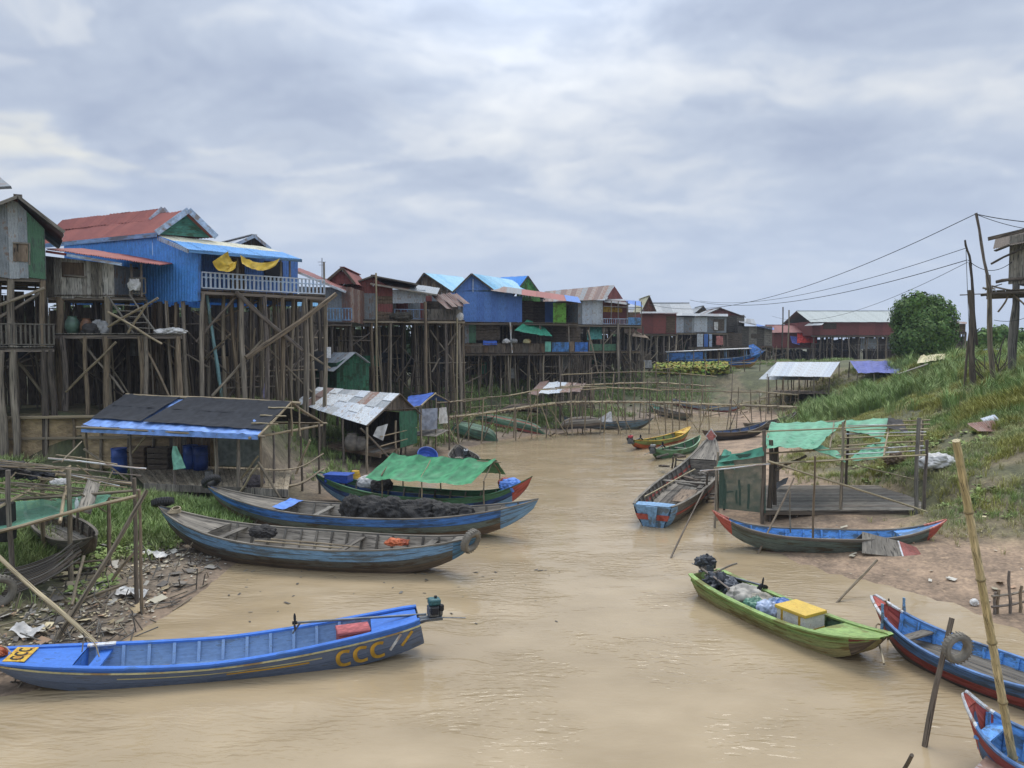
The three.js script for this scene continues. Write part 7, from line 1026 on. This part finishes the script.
// --- roofs and boats in the middle distance
{
  const shed = (label, a, b, c, d, mt, legs, cl) => { const g = thing('low_shed', label, 'shed'), A = at(...a), B = at(...b), Cc = at(...c), Dd = at(...d); if (cl) cloth(g, 'roof_cloth', A, B, Cc, Dd, mt, { wrinkle: 0.08, sag: 0.1 }); else sheets(g, 'roof_sheet', A, B, Cc, Dd, 7, mt); const bk = (p) => off(p, 0, -0.4, -2.6); if (!cl) sheets(g, 'roof_sheet', bk(B), bk(A), Dd, Cc, 7, mt);
    for (let i = 0; i <= legs; i++) for (const [p, q] of [[A, B], [Dd, Cc]]) { const t = off(mix(p, q, i / legs), 0, -0.08, -0.1), b2 = G(t); b2.y = Math.min(b2.y, t.y - 0.3) - 0.3; pole(g, 'post', b2, t, 0.06, pick(M.post)); } const y = Math.max(ground(A.x, A.z), ground(B.x, B.z)) + 0.25; if (y < A.y - 0.4) { boards(g, 'floorboard', V(A.x, y, A.z), V(B.x, y, B.z), V(Cc.x, y, Cc.z), V(Dd.x, y, Dd.z), 8, M.boardBrown); for (let i = 0; i < 12; i++) { const t = mix(Dd, Cc, i / 11); pole(g, 'picket', V(t.x, y - 0.4, t.z), V(t.x, A.y - rr(0.1, 0.5), t.z), 0.05, pick(M.bamboo)); } } settle(g, G(mix(A, Cc, 0.5))); };
  shed('low shed with white tin roof left of the grassy hill', [769, 376, 62], [830, 377, 62], [840, 362, 67], [777, 362, 67], M.tinWhite, 4);
  shed('low shed with indigo sheet roof behind the grassy hill', [858, 373, 60], [908, 373, 60], [917, 361, 66], [850, 361, 66], M.indigoTarp, 3, true);
  shed('low blue sheeted shelter beyond the pole at right edge', [980, 353, 62], [1008, 354, 62], [1008, 349, 65], [982, 349, 65], M.indigoTarp, 2, true);
  tag(mesh(scene, 'tarpaulin', clothGeo(at(917, 363, 58), at(944, 359, 58), at(946, 354, 61), at(921, 356, 61), { wrinkle: 0.15, freq: 1.5 }), tarp('#d6ca9c')), 'pale yellow sheet spread behind the grassy hill', 'tarpaulin');
  tag(plank(scene, 'gang_plank', at(898, 374, 56), at(928, 364, 56), 0.3, 0.06, M.board[2]), 'white plank lying beside indigo shed on the hill', 'plank');
  const g = thing('scrap_shelter', 'low shelter of rusty and white scrap tin near footbridge', 'shelter'), a = at(528, 395, 52), b = at(580, 392, 53), c = at(586, 383, 56), d = at(540, 381, 56); sheets(g, 'roof_sheet', a, b, c, d, 5, [M.tinRust[1], M.tinWhite[0], M.tinWhite[1], M.tinRust[0]], { cycle: true, bend: 0.08 }); for (const p of [a, b, c, d]) { const q = G(p); q.y -= 0.3; pole(g, 'post', q, p, 0.05, pick(M.post)); } for (let i = 0; i < 8; i++) { const p = at(rr(520, 575), rr(396, 410), rr(51, 55)); plank(g, 'scrap_board', p, off(p, rr(-2, 2), rr(-0.1, 0.3), rr(-0.5, 0.5)), 0.3, 0.04, pick([...M.boardDark, ...M.boardBrown])); } settle(g, G(mix(a, c, 0.5)));
  const P = at(666, 378, 84), Q = at(766, 376, 82); P.y = ground(P.x, P.z) + 0.15; Q.y = ground(Q.x, Q.z) + 0.15; const pb = boat('passenger_boat', 'long blue passenger boat with flat white roof resting on far bank', { L: P.distanceTo(Q), beam: 2, free: 0.6, bowRise: 0.8, sternRise: 0.2, sternW: 0.6, bands: [[0, 0.5, M.redDull], [0.5, 1, paint('#3f78c0')]], tip: [0.88, [paint('#3f78c0'), paint('#4f8ad4')]], ribs: 6, gunwale: M.paleBlue, bowDeck: 0.84, bowDeckMat: M.blue }); moor(pb, P, Q);
  const L = pb.frame.L, pp = (s, y, z) => V((s - 0.5) * L, y, z); const rf = part(pb, 'cabin'); for (const s of [0.02, 0.2, 0.4, 0.6, 0.8]) for (const z of [-0.9, 0.9]) pole(rf, 'cabin_post', pp(s, 0.6, z), pp(s, 1.6, z), 0.05, M.blueOld, true); slab(rf, 'cabin_roof', pp(0, 1.65, 1.1), pp(0.85, 1.65, 1.1), pp(0.85, 1.7, -1.1), pp(0, 1.7, -1.1), 0.06, M.white); for (const s of [0.02, 0.2]) slab(rf, 'cabin_panel', pp(s, 0.7, 0.95), pp(s + 0.17, 0.7, 0.95), pp(s + 0.17, 1.5, 0.95), pp(s, 1.5, 0.95), 0.03, paint('#4a80c8')); slab(rf, 'bow_shade', pp(0.84, 0.7, 0.9), pp(0.98, 1.2, 0.2), pp(0.88, 2.1, 0), pp(0.83, 2.0, 0.4), 0.05, M.blue);
  const P2 = at(726, 380, 79), Q2 = at(752, 380, 78); P2.y = ground(P2.x, P2.z) + 0.15; Q2.y = ground(Q2.x, Q2.z) + 0.15; moor(boat('rowing_boat', 'short blue and ochre boat in front of the passenger boat', { L: 4, beam: 1.2, free: 0.6, bowRise: 0.3, sternRise: 0.2, bands: [[0, 0.5, paint('#b08a4a')], [0.5, 1, paint('#3c78cc')]], ribs: 5 }), P2, Q2);
}
// --- electricity poles and wires on the right
{
  const g = thing('utility_pole', 'tall leaning wooden utility pole made of two spliced trunks', 'utility pole'), D = 38, A = G(at(996, 352, D)), B = at(988, 275, D), Cc = at(976, 213, D); pole(g, 'lower_trunk', off(A, 0, -0.4, 0), B, 0.13, M.bamboo[3]); pole(g, 'upper_trunk', at(991, 292, D).add(V(-0.05, 0, 0.1)), Cc, 0.075, M.post[1]); pole(g, 'crosspiece', at(983, 288, D), at(995, 289, D), 0.05, M.post[0]); pole(g, 'cable_spool', at(985, 290, D + 0.2), at(1002, 284, D), 0.03, M.ropeDark); settle(g, A);
  const g2 = thing('utility_pole', 'dark crooked utility pole of lashed trunks left of the tall one', 'utility pole'), D2 = 40, A2 = G(at(976, 348, D2)); pole(g2, 'lower_trunk', off(A2, 0, -0.4, 0), at(970, 290, D2), 0.16, M.postDark[0]); pole(g2, 'upper_trunk', at(977, 345, D2 + 0.3), at(970, 262, D2 + 0.2), 0.08, M.postDark[1]); pole(g2, 'top_trunk', at(971, 266, D2 + 0.2), at(965, 240, D2 + 0.1), 0.06, M.postDark[1]); pole(g2, 'prop', off(G(at(966, 345, D2)), 0, -0.3, 0), at(971, 316, D2), 0.07, M.postDark[2]); pole(g2, 'crosspiece', at(960, 295, D2), at(985, 294, D2), 0.03, M.postDark[0]); pole(g2, 'drop_wire', at(966, 250, D2 - 0.1), at(969, 330, D2 - 0.1), 0.015, M.ropeDark); settle(g2, A2);
  const t1 = at(975.5, 214, D), t2 = at(966, 248, D2), t3 = at(967, 260, D2), wire = (l, a, b, s, r = 0.018) => tag(cord(scene, 'power_line', sagging(a, b, s, 12), r, M.dark, 40), l, 'cable', 'overhead wires');
  wire('thick overhead wire from tall pole sagging left over the village', t1, at(648, 304, 92), 2.2, 0.02); wire('thin upper wire from crooked pole to the village', t2, at(700, 301, 95), 1.2); wire('thin lower wire from crooked pole to the village', t3, at(690, 300, 95), 1.4, 0.022); wire('faint lowest wire from the crooked pole leftwards', at(968, 262, D2), at(772, 316, 100), 1.6, 0.014); wire('overhead wire running right from the tall pole top', t1, at(1060, 224, 36), 0.1, 0.022); wire('second overhead wire running right from the tall pole top', t1, at(1070, 232, 36), 0.25, 0.016); wire('sloping wire between crooked pole and house at right edge', at(968, 260, D2), at(1012, 262, 40), 0.5); wire('low wire from tall pole to house at right edge', at(994, 320, D), at(1030, 316, 38), 0.15, 0.014);
  for (const [i, px, top, D3, l] of [[0, 783, 307, 100, 'slim dark pole standing left of the dark red house'], [1, 789, 310, 96, 'slim pale pole standing beside the slim dark one']]) { const t = at(px, top, D3), b = G(t); b.y -= 0.3; tag(pole(scene, 'utility_pole', b, t, 0.1, [M.postDark[0], M.bamboo[1]][i]), l, 'utility pole'); }
  const st = thing('stick_tangle', 'tangle of dead branches beside the tall utility pole', 'branches'); for (let i = 0; i < 12; i++) { const b = G(at(rr(985, 1004), 350, rr(39, 42))); pole(st, 'branch', b, off(b, rr(-1, 1.4), rr(0.8, 2.6), rr(-0.5, 0.5)), 0.03, pick(M.postDark)); } settle(st, G(at(995, 350, 40)));
}

// ---------------------------------------------------------------- plants
const leafMat = (c, t = 0.3) => new THREE.MeshPhysicalMaterial({ color: C(c), vertexColors: true, roughness: 0.75, transmission: 0, side: THREE.DoubleSide });
// leaf clumps spread over lumpy shells; colours vary leaf by leaf
function crownGeo(lobes, count, size, seed) {
  const r = rng(seed), pos = [], col = [], nor = [], total = lobes.reduce((s, l) => s + l[3] * l[3], 0);
  for (const [cx, cy, cz, rad, sq = 0.85] of lobes) {
    const n = Math.round(count * rad * rad / total), tone = 0.82 + 0.36 * r();
    for (let i = 0; i < n; i++) {
      const u = r() * 2 - 1, a = r() * Math.PI * 2, k = Math.sqrt(1 - u * u), d = V(k * Math.cos(a), u * sq, k * Math.sin(a)), bump = 0.62 + 0.72 * vn(d.x * 3 + cx * 7 + 50, d.y * 3 + d.z * 3 + 50, 256, 256, seed & 31);
      const p = V(cx, cy, cz).addScaledVector(d, rad * bump * (0.55 + 0.45 * Math.pow(r(), 0.4)));
      const s = size * (0.6 + 0.8 * r()), ax = V(r() - 0.5, r() - 0.5, r() - 0.5).normalize(), b1 = ax.clone().cross(d).normalize().multiplyScalar(s), b2 = d.clone().cross(b1).normalize().multiplyScalar(s * (0.5 + 0.3 * r())).addScaledVector(d, (r() - 0.5) * s * 0.9);
      const q = [p.clone().sub(b1), p.clone().add(b2), p.clone().add(b1), p.clone().sub(b2)], c = (0.72 + 0.5 * r()) * tone, w = r();
      for (const t of [0, 1, 2, 0, 2, 3]) { pos.push(q[t].x, q[t].y, q[t].z); col.push(c * (0.9 + 0.3 * w), c, c * (0.8 - 0.2 * w)); const m = q[t].clone().sub(p).multiplyScalar(0.5).add(d).normalize(); nor.push(m.x, m.y, m.z); }
    }
  }
  const g = new THREE.BufferGeometry(); g.setAttribute('position', new THREE.Float32BufferAttribute(pos, 3)); g.setAttribute('color', new THREE.Float32BufferAttribute(col, 3)); g.setAttribute('uv', new THREE.Float32BufferAttribute(new Float32Array(pos.length / 3 * 2), 2)); g.computeVertexNormals(); return g;
}
function tree(name, label, p, w, h, trunkH, n, size, color, seed, group) {
  const g = thing(name, label, 'tree', group), r = rng(seed), lobes = [], k = Math.max(9, Math.round(n / 1700)); lobes.push([0, trunkH + (h - trunkH) * 0.5, 0, Math.min(w * 0.34, (h - trunkH) * 0.4), 0.95]);
  for (let i = 0; i < k; i++) { const a = i / k * 6.283 + r() * 0.5, e = r(); const rad = w * (k > 12 ? 0.14 + 0.12 * r() : 0.2 + 0.1 * r()); const rd = (w / 2 - rad) * Math.sqrt(Math.max(0, 1 - 0.95 * e * e)) * (0.82 + 0.26 * r()); lobes.push([Math.cos(a) * rd, trunkH + rad * 0.6 + e * (h - trunkH - rad * 1.5), Math.sin(a) * rd * 0.9, rad]); }
  pole(g, 'trunk', V(0, -0.3, 0), V(0.1, trunkH + (h - trunkH) * 0.4, 0), w * 0.035, M.postDark[1]); for (const l of lobes.slice(1, 6)) pole(g, 'limb', V(0.05, trunkH * 0.8, 0), V(l[0] * 0.8, l[1], l[2] * 0.8), w * 0.015, M.postDark[1]);
  mesh(g, 'crown', crownGeo(lobes, n, size, seed), leafMat(color)); g.position.copy(p); return g;
}
{
  const P = G(at(922, 352, 66)), top = at(922, 291, 66).y; tree('broadleaf_tree', 'dense round broadleaf tree beside the long red building', P, 6.6, top - P.y + 0.1, 0.5, 30000, 0.12, '#4f6c31', 5);
  const back = 'trees behind the village';
  [[985, 74, 3.4, 3, 11], [1003, 72, 3, 3.4, 12], [1018, 74, 3.4, 3, 13], [963, 90, 3, 2.6, 14]].forEach(([px, D, w, h, s], i) => tree('shrub_tree', ['low dark tree between crooked pole and tall pole', 'low tree just right of the tall leaning pole', 'low tree at right edge behind the plank house', 'low tree behind the small brown hut'][i], G(at(px, 350, D)), w, h, 0.4, 2600, 0.16, '#56743c', s, back));
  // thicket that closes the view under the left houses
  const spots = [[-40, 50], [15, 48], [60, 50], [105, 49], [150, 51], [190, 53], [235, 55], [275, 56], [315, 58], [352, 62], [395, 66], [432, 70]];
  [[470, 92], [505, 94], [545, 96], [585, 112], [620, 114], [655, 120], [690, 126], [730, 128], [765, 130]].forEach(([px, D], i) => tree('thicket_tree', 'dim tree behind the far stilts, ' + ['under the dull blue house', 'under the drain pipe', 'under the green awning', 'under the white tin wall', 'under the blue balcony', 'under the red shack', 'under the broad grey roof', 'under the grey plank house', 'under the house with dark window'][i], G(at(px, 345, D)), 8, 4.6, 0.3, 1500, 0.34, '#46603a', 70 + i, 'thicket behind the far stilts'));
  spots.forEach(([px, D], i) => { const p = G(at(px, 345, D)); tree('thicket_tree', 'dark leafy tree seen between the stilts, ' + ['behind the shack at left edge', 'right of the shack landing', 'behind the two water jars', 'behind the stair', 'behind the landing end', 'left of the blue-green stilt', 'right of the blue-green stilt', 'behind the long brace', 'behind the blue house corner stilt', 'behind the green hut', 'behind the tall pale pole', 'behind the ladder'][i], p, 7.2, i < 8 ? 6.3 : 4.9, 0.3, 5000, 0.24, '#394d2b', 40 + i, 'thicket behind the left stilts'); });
}
// tufts of grass: one geometry, many copies
function tuftGeo(blades, h, w, spread, seed) {
  const r = rng(seed), pos = [], nor = [], uv = [];
  for (let i = 0; i < blades; i++) {
    const a = r() * 6.283, b = r() * spread, x = Math.cos(a) * b * 0.6, z = Math.sin(a) * b * 0.6, hh = h * (0.55 + 0.6 * r()), lean = (0.2 + 0.6 * r()) * hh, lx = Math.cos(a) * lean, lz = Math.sin(a) * lean, t = V(-Math.sin(a), 0, Math.cos(a)).multiplyScalar(w * (0.6 + 0.6 * r()));
    const p0 = V(x, -0.05, z), p1 = V(x + lx * 0.3, hh * 0.6, z + lz * 0.3), p2 = V(x + lx, hh * (0.9 + 0.1 * r()), z + lz);
    for (const q of [p0.clone().sub(t), p0.clone().add(t), p1.clone().add(t.clone().multiplyScalar(0.8)), p0.clone().sub(t), p1.clone().add(t.clone().multiplyScalar(0.8)), p1.clone().sub(t.clone().multiplyScalar(0.8)), p1.clone().sub(t.clone().multiplyScalar(0.8)), p1.clone().add(t.clone().multiplyScalar(0.8)), p2]) { pos.push(q.x, q.y, q.z); const n = V(Math.cos(a) * 0.5, 0.9, Math.sin(a) * 0.5).normalize(); nor.push(n.x, n.y, n.z); uv.push(0, 0); }
  }
  const g = new THREE.BufferGeometry(); g.setAttribute('position', new THREE.Float32BufferAttribute(pos, 3)); g.setAttribute('uv', new THREE.Float32BufferAttribute(uv, 2)); g.computeVertexNormals(); return g;
}
const grassMat = new THREE.MeshStandardMaterial({ color: 0xffffff, roughness: 0.8, side: THREE.DoubleSide });
function grassField(name, label, geo, tries, pickSpot, seed, size) {
  const r = rng(seed), mats = [], cols = [], q = new THREE.Quaternion(), e = new THREE.Euler();
  for (let i = 0; i < tries; i++) {
    const s = pickSpot(r); if (!s) continue; const [x, z] = s, L = landInfo(x, z); const ok = size(x, z, L, r); if (!ok) continue; const [k, green, hue = 0] = ok;
    e.set((r() - 0.5) * 0.3, r() * 6.283, (r() - 0.5) * 0.3); mats.push(new THREE.Matrix4().compose(V(x, L.h, z), q.setFromEuler(e), V(k * (0.9 + 0.5 * r()), k * (0.7 + 0.7 * r()), k * (0.9 + 0.5 * r()))));
    const v = 0.7 + 0.6 * r(); cols.push(new THREE.Color().setRGB(lerp(0.43, 0.2 + 0.1 * hue, green) * v, lerp(0.385, 0.295, green) * v, lerp(0.18, 0.085 - 0.02 * hue, green) * v));
  }
  const m = new THREE.InstancedMesh(geo, grassMat, mats.length); mats.forEach((t, i) => { m.setMatrixAt(i, t); m.setColorAt(i, cols[i]); }); m.name = numbered(name); m.userData = { kind: 'stuff', label, category: 'grass' }; m.castShadow = m.receiveShadow = true; scene.add(m); console.log(name, mats.length); return m;
}
const n9 = (x, z) => fbm(x * 0.3 + 5, z * 0.3 + 5, 3);
const shedMask = (x, z) => x > 7.6 && x < 14.2 && z > -29.4 && z < -23.6, leftShed = (x, z) => x > -15 && x < -7 && z > -31 && z < -25.4;
grassField('hill_grass', 'long green grass covering the hill on the right bank', tuftGeo(9, 0.42, 0.014, 0.26, 3), 150000, (r) => { const z = -16 - Math.pow(r(), 0.85) * 52, x = 6 + r() * 44; return Math.abs(x / z) < 0.82 ? [x, z] : null; }, 21, (x, z, L, r) => {
  if (L.right < 0.5 || L.d < 3.2 || shedMask(x, z)) return null; const n = fbm(x * 0.28 + 11, z * 0.28 + 11, 5), n2 = fbm(x * 0.5 + 71, z * 0.5 + 31, 4), edge = sstep(3.6, 7.5, L.d + (n - 0.5) * 7); const dens = edge * lerp(0.12, 1, sstep(0.38, 0.54, n2)); if (r() > dens) return null; const high = sstep(9, 16, L.d); const n3 = fbm(x * 0.9 + 41, z * 0.9 + 13, 3); return [lerp(0.45, 1.3, high * sstep(0.3, 0.66, n2)) * (0.6 + 0.8 * n3), clamp(0.05 + 1.2 * sstep(0.36, 0.64, 0.6 * n2 + 0.4 * n3) + 0.25 * high - 0.3 * r(), 0, 1), sstep(0.4, 0.62, n3)];
});
grassField('reed_clumps', 'tall reed grass along the hill crest', tuftGeo(16, 1.2, 0.022, 0.45, 9), 5200, (r) => { if (r() < 0.16) return [22.5 + r() * 5, -58 + r() * 10]; const z = -26 - r() * 40, x = 10 + r() * 38; return Math.abs(x / z) < 0.82 ? [x, z] : null; }, 23, (x, z, L, r) => { const edge = x < 27.5 && z < -48 && z > -58; if (L.right < 0.5 || L.d < (edge ? 3.5 : 10)) return null; const n = fbm(x * 0.2 + 31, z * 0.2 + 91, 3); return n > 0.5 || edge ? [0.5 + 0.5 * r(), 0.75 + 0.3 * r()] : null; });
grassField('bank_grass', 'short grass on the left bank', tuftGeo(7, 0.3, 0.012, 0.22, 5), 60000, (r) => (r() < 0.35 ? [-19 + r() * 11, -15 - r() * 11] : [-26 + r() * 34, -15 - r() * 45]), 25, (x, z, L, r) => {
  if (L.right > 0.5 || L.d < 1.2 || z < -44 && n9(x, z) < 0.5 || z < -30 && L.d > 11 || leftShed(x, z)) return null; const n = fbm(x * 0.4 + 15, z * 0.4 + 77, 4); if (r() > sstep(1.6, 4.6, L.d + (n - 0.5) * 5) * sstep(0.32, 0.46, n) * 0.95) return null; return [0.7 + 0.7 * n, clamp(0.5 + 0.7 * (n - 0.3) + 0.3 * r(), 0, 1)];
});
grassField('far_grass', 'grass between the far boats and houses', tuftGeo(7, 0.3, 0.025, 0.5, 7), 26000, (r) => { const z = -44 - r() * 50, x = -6 + r() * 46; return Math.abs(x / z) < 0.8 ? [x, z] : null; }, 27, (x, z, L, r) => { if (L.right > 0.5 || L.d < 1.5) return null; const n = fbm(x * 0.25 + 45, z * 0.25 + 7, 4); return r() < sstep(0.44, 0.58, n) ? [0.7 + 0.5 * r(), 0.6 + 0.4 * r()] : null; });
{ // broad leaved weeds among the grass
  const lv = []; const wr = rng(77); for (let i = 0; i < 7; i++) { const a = wr() * 6.28, t = 0.25 + 0.5 * wr(), g = patch((u, v) => { const w = Math.sin(u * Math.PI) * 0.09, s = u * 0.42; return V(s * Math.cos(t) , 0.06 + s * Math.sin(t) * 1.3 - 0.3 * u * u * u * 0.5, (v - 0.5) * w * 2); }, 4, 2); g.rotateY(a); g.computeVertexNormals(); lv.push(g); }
  const weed = mergeGeometries(lv);
  grassField('weeds', 'broad leaved weeds on both banks', weed, 16000, (r) => (r() < 0.6 ? [8 + r() * 36, -18 - r() * 44] : [-22 + r() * 18, -15 - r() * 14]), 31, (x, z, L, r) => { if (L.d < (L.right > 0.5 ? 6 : 2) || shedMask(x, z) || leftShed(x, z)) return null; const n = fbm(x * 0.55 + 9, z * 0.55 + 3, 3); return n > 0.5 && r() < 0.8 ? [0.28 + 0.3 * r(), 0.85 + 0.15 * r(), 0.3 * r()] : null; });
}
// floating yellow-green plants by the passenger boat and litter on the banks
function scatter(name, label, category, geo, mat, items) { const m = new THREE.InstancedMesh(geo, mat, items.length); items.forEach(([t, c], i) => { m.setMatrixAt(i, t); m.setColorAt(i, c); }); m.name = numbered(name); m.userData = { kind: 'stuff', label, category }; m.castShadow = m.receiveShadow = true; scene.add(m); return m; }
{
  const r = rng(61), items = [], q = new THREE.Quaternion(), e = new THREE.Euler();
  const g = patch((u, v) => V((u - 0.5), 0.12 * (fbm(u * 3 + 7, v * 3 + 2, 3) - 0.3), (v - 0.5) * 0.7), 5, 4), tones = ['#cfc8b8', '#b9ad94', '#a59880', '#bdb49c', '#b9a37c', '#8f8a80', '#a39a80', '#b08f70', '#7c7468', '#d9c9a0', '#6f685e'];
  const add = (x, z, s) => { const h = ground(x, z); if (h < -0.02) return; e.set((r() - 0.5) * 0.9, r() * 6.28, (r() - 0.5) * 0.9); items.push([new THREE.Matrix4().compose(V(x, h + 0.03 + s * 0.08, z), q.setFromEuler(e), V(s, s, s)), C(tones[Math.floor(r() * tones.length)]).multiplyScalar(0.6 + 0.4 * r())]); };
  for (let i = 0; i < 1900; i++) { const t = r(), k = t * 6, a = shoreL[5 + Math.floor(k) % 5], b = shoreL[6 + Math.floor(k) % 5], f = r(), w = (r() + r()) * 2.4; const x = lerp(a.x, b.x, f) - 0.1 - w * 0.9, z = lerp(a.z, b.z, f) + (r() - 0.5) * 2.5 - w * 0.4; const n = fbm(x * 0.8 + 3, z * 0.8 + 9, 3); if (n > 0.42) add(x, z, 0.05 + 0.2 * r() * r() * r()); }
  for (let i = 0; i < 500; i++) { const x = -16 + r() * 8, z = -22 + r() * 8; add(x, z, 0.06 + 0.3 * r() ** 3); }
  for (let i = 0; i < 260; i++) { const x = 7 + r() * 12, z = -15 - r() * 14; const L = landInfo(x, z); if (L.d > 0.3 && L.d < 7 && !shedMask(x, z)) add(x, z, 0.04 + 0.2 * r() ** 3); }
  for (let i = 0; i < 500; i++) { const x = -5 + r() * 40, z = -46 - r() * 30; const L = landInfo(x, z); if (L.d > 0.4 && L.d < 9) add(x, z, 0.08 + 0.3 * r() ** 2); }
  scatter('litter', 'plastic scraps, leaves and rubbish strewn on the banks', 'litter', g, new THREE.MeshStandardMaterial({ color: 0xffffff, roughness: 0.7, side: THREE.DoubleSide }), items);
  const it2 = [], leaf = patch((u, v) => V((u - 0.5) * 0.5, 0.3 * Math.sin(u * 3.1) * (0.5 + v * 0.5), (v - 0.5) * 0.5), 4, 3);
  for (let i = 0; i < 2600; i++) { const p = at(lerp(655, 728, r()), 350, 74.5 + r() * 5), h = ground(p.x, p.z); e.set((r() - 0.5) * 1.2, r() * 6.28, (r() - 0.5) * 1.2); it2.push([new THREE.Matrix4().compose(V(p.x, h + r() * 0.7, p.z), q.setFromEuler(e), V(0.7, 0.7, 0.7)), new THREE.Color().setRGB(0.16 + 0.2 * r(), 0.2 + 0.14 * r(), 0.04)]); }
  scatter('water_hyacinth', 'bed of yellow-green broad leaved plants before the passenger boat', 'plants', leaf, grassMat, it2);
  const fl = []; for (let i = 0; i < 60; i++) { const p = on(lerp(150, 560, r()), lerp(570, 640, r() * r()), 0); if (ground(p.x, p.z) > -0.03) continue; e.set((r() - 0.5) * 0.3, r() * 6.28, (r() - 0.5) * 0.3); const s = 0.05 + 0.14 * r() * r(); fl.push([new THREE.Matrix4().compose(V(p.x, 0.012, p.z), q.setFromEuler(e), V(s, s * 0.6, s * 0.6)), C(tones[[2, 5, 8, 10, 10][Math.floor(r() * 5)]]).multiplyScalar(0.5)]); } scatter('floating_debris', 'small dark leaves and scraps floating on the water', 'debris', g, new THREE.MeshStandardMaterial({ color: 0xffffff, roughness: 0.8, side: THREE.DoubleSide }), fl);
  const sticks = []; const sg = new THREE.CylinderGeometry(0.012, 0.016, 1, 5); for (let i = 0; i < 420; i++) { const k = Math.floor(r() * 6), a = shoreL[4 + k], b = shoreL[5 + k], f = r(), w = r() * 3; const x = lerp(a.x, b.x, f) - w, z = lerp(a.z, b.z, f) - w * 0.3, h = ground(x, z); e.set(1.4 + r() * 0.3, r() * 6.28, r() * 3); sticks.push([new THREE.Matrix4().compose(V(x, h + 0.03, z), q.setFromEuler(e), V(1, 0.2 + r() * 0.8, 1)), C(tones[[5, 8, 10, 2][Math.floor(r() * 4)]]).multiplyScalar(0.6)]); } scatter('driftwood', 'twigs and driftwood along the left waterline', 'driftwood', sg, new THREE.MeshStandardMaterial({ color: 0xffffff, roughness: 0.9 }), sticks);
}
[[132, 588, 0.38, 0.14, 0.24, 'large crumpled white plastic sheet on the left mud'], [28, 628, 0.3, 0.12, 0.2, 'white sack half buried under the drying rack'], [155, 552, 0.3, 0.1, 0.2, 'pale plastic bag near the tyre boat']].forEach(([px, py, a, b, c, l]) => { const o = off(G(on(px, py, 0.35)), 0, 0.08, 0), q = (x, z) => { const p = G(off(o, x * a * rr(0.7, 1.2), 0, z * c * rr(0.7, 1.3))); p.y += 0.04 + rr(0, b * 0.6); return p; }; tag(mesh(scene, 'plastic_sheet', clothGeo(q(-1, 1), q(1, 1), q(1, -1), q(-1, -1), { wrinkle: 0.1, freq: 5, nu: 22, nv: 14, rag: 0.3 }), M.whiteCloth), l, 'plastic'); });
tag(lump(scene, 'rubble', off(G(on(975, 585, 0.5)), 0, 0.06, 0), 0.1, 0.09, 0.09, M.whiteCloth, 0.3), 'white lump on the right mud beach', 'rubbish');

// thin haze over the far bank
scene.fog = new THREE.FogExp2(new THREE.Color().setRGB(0.70, 0.78, 0.92), 0.0004);

renderer.render(scene, camera);
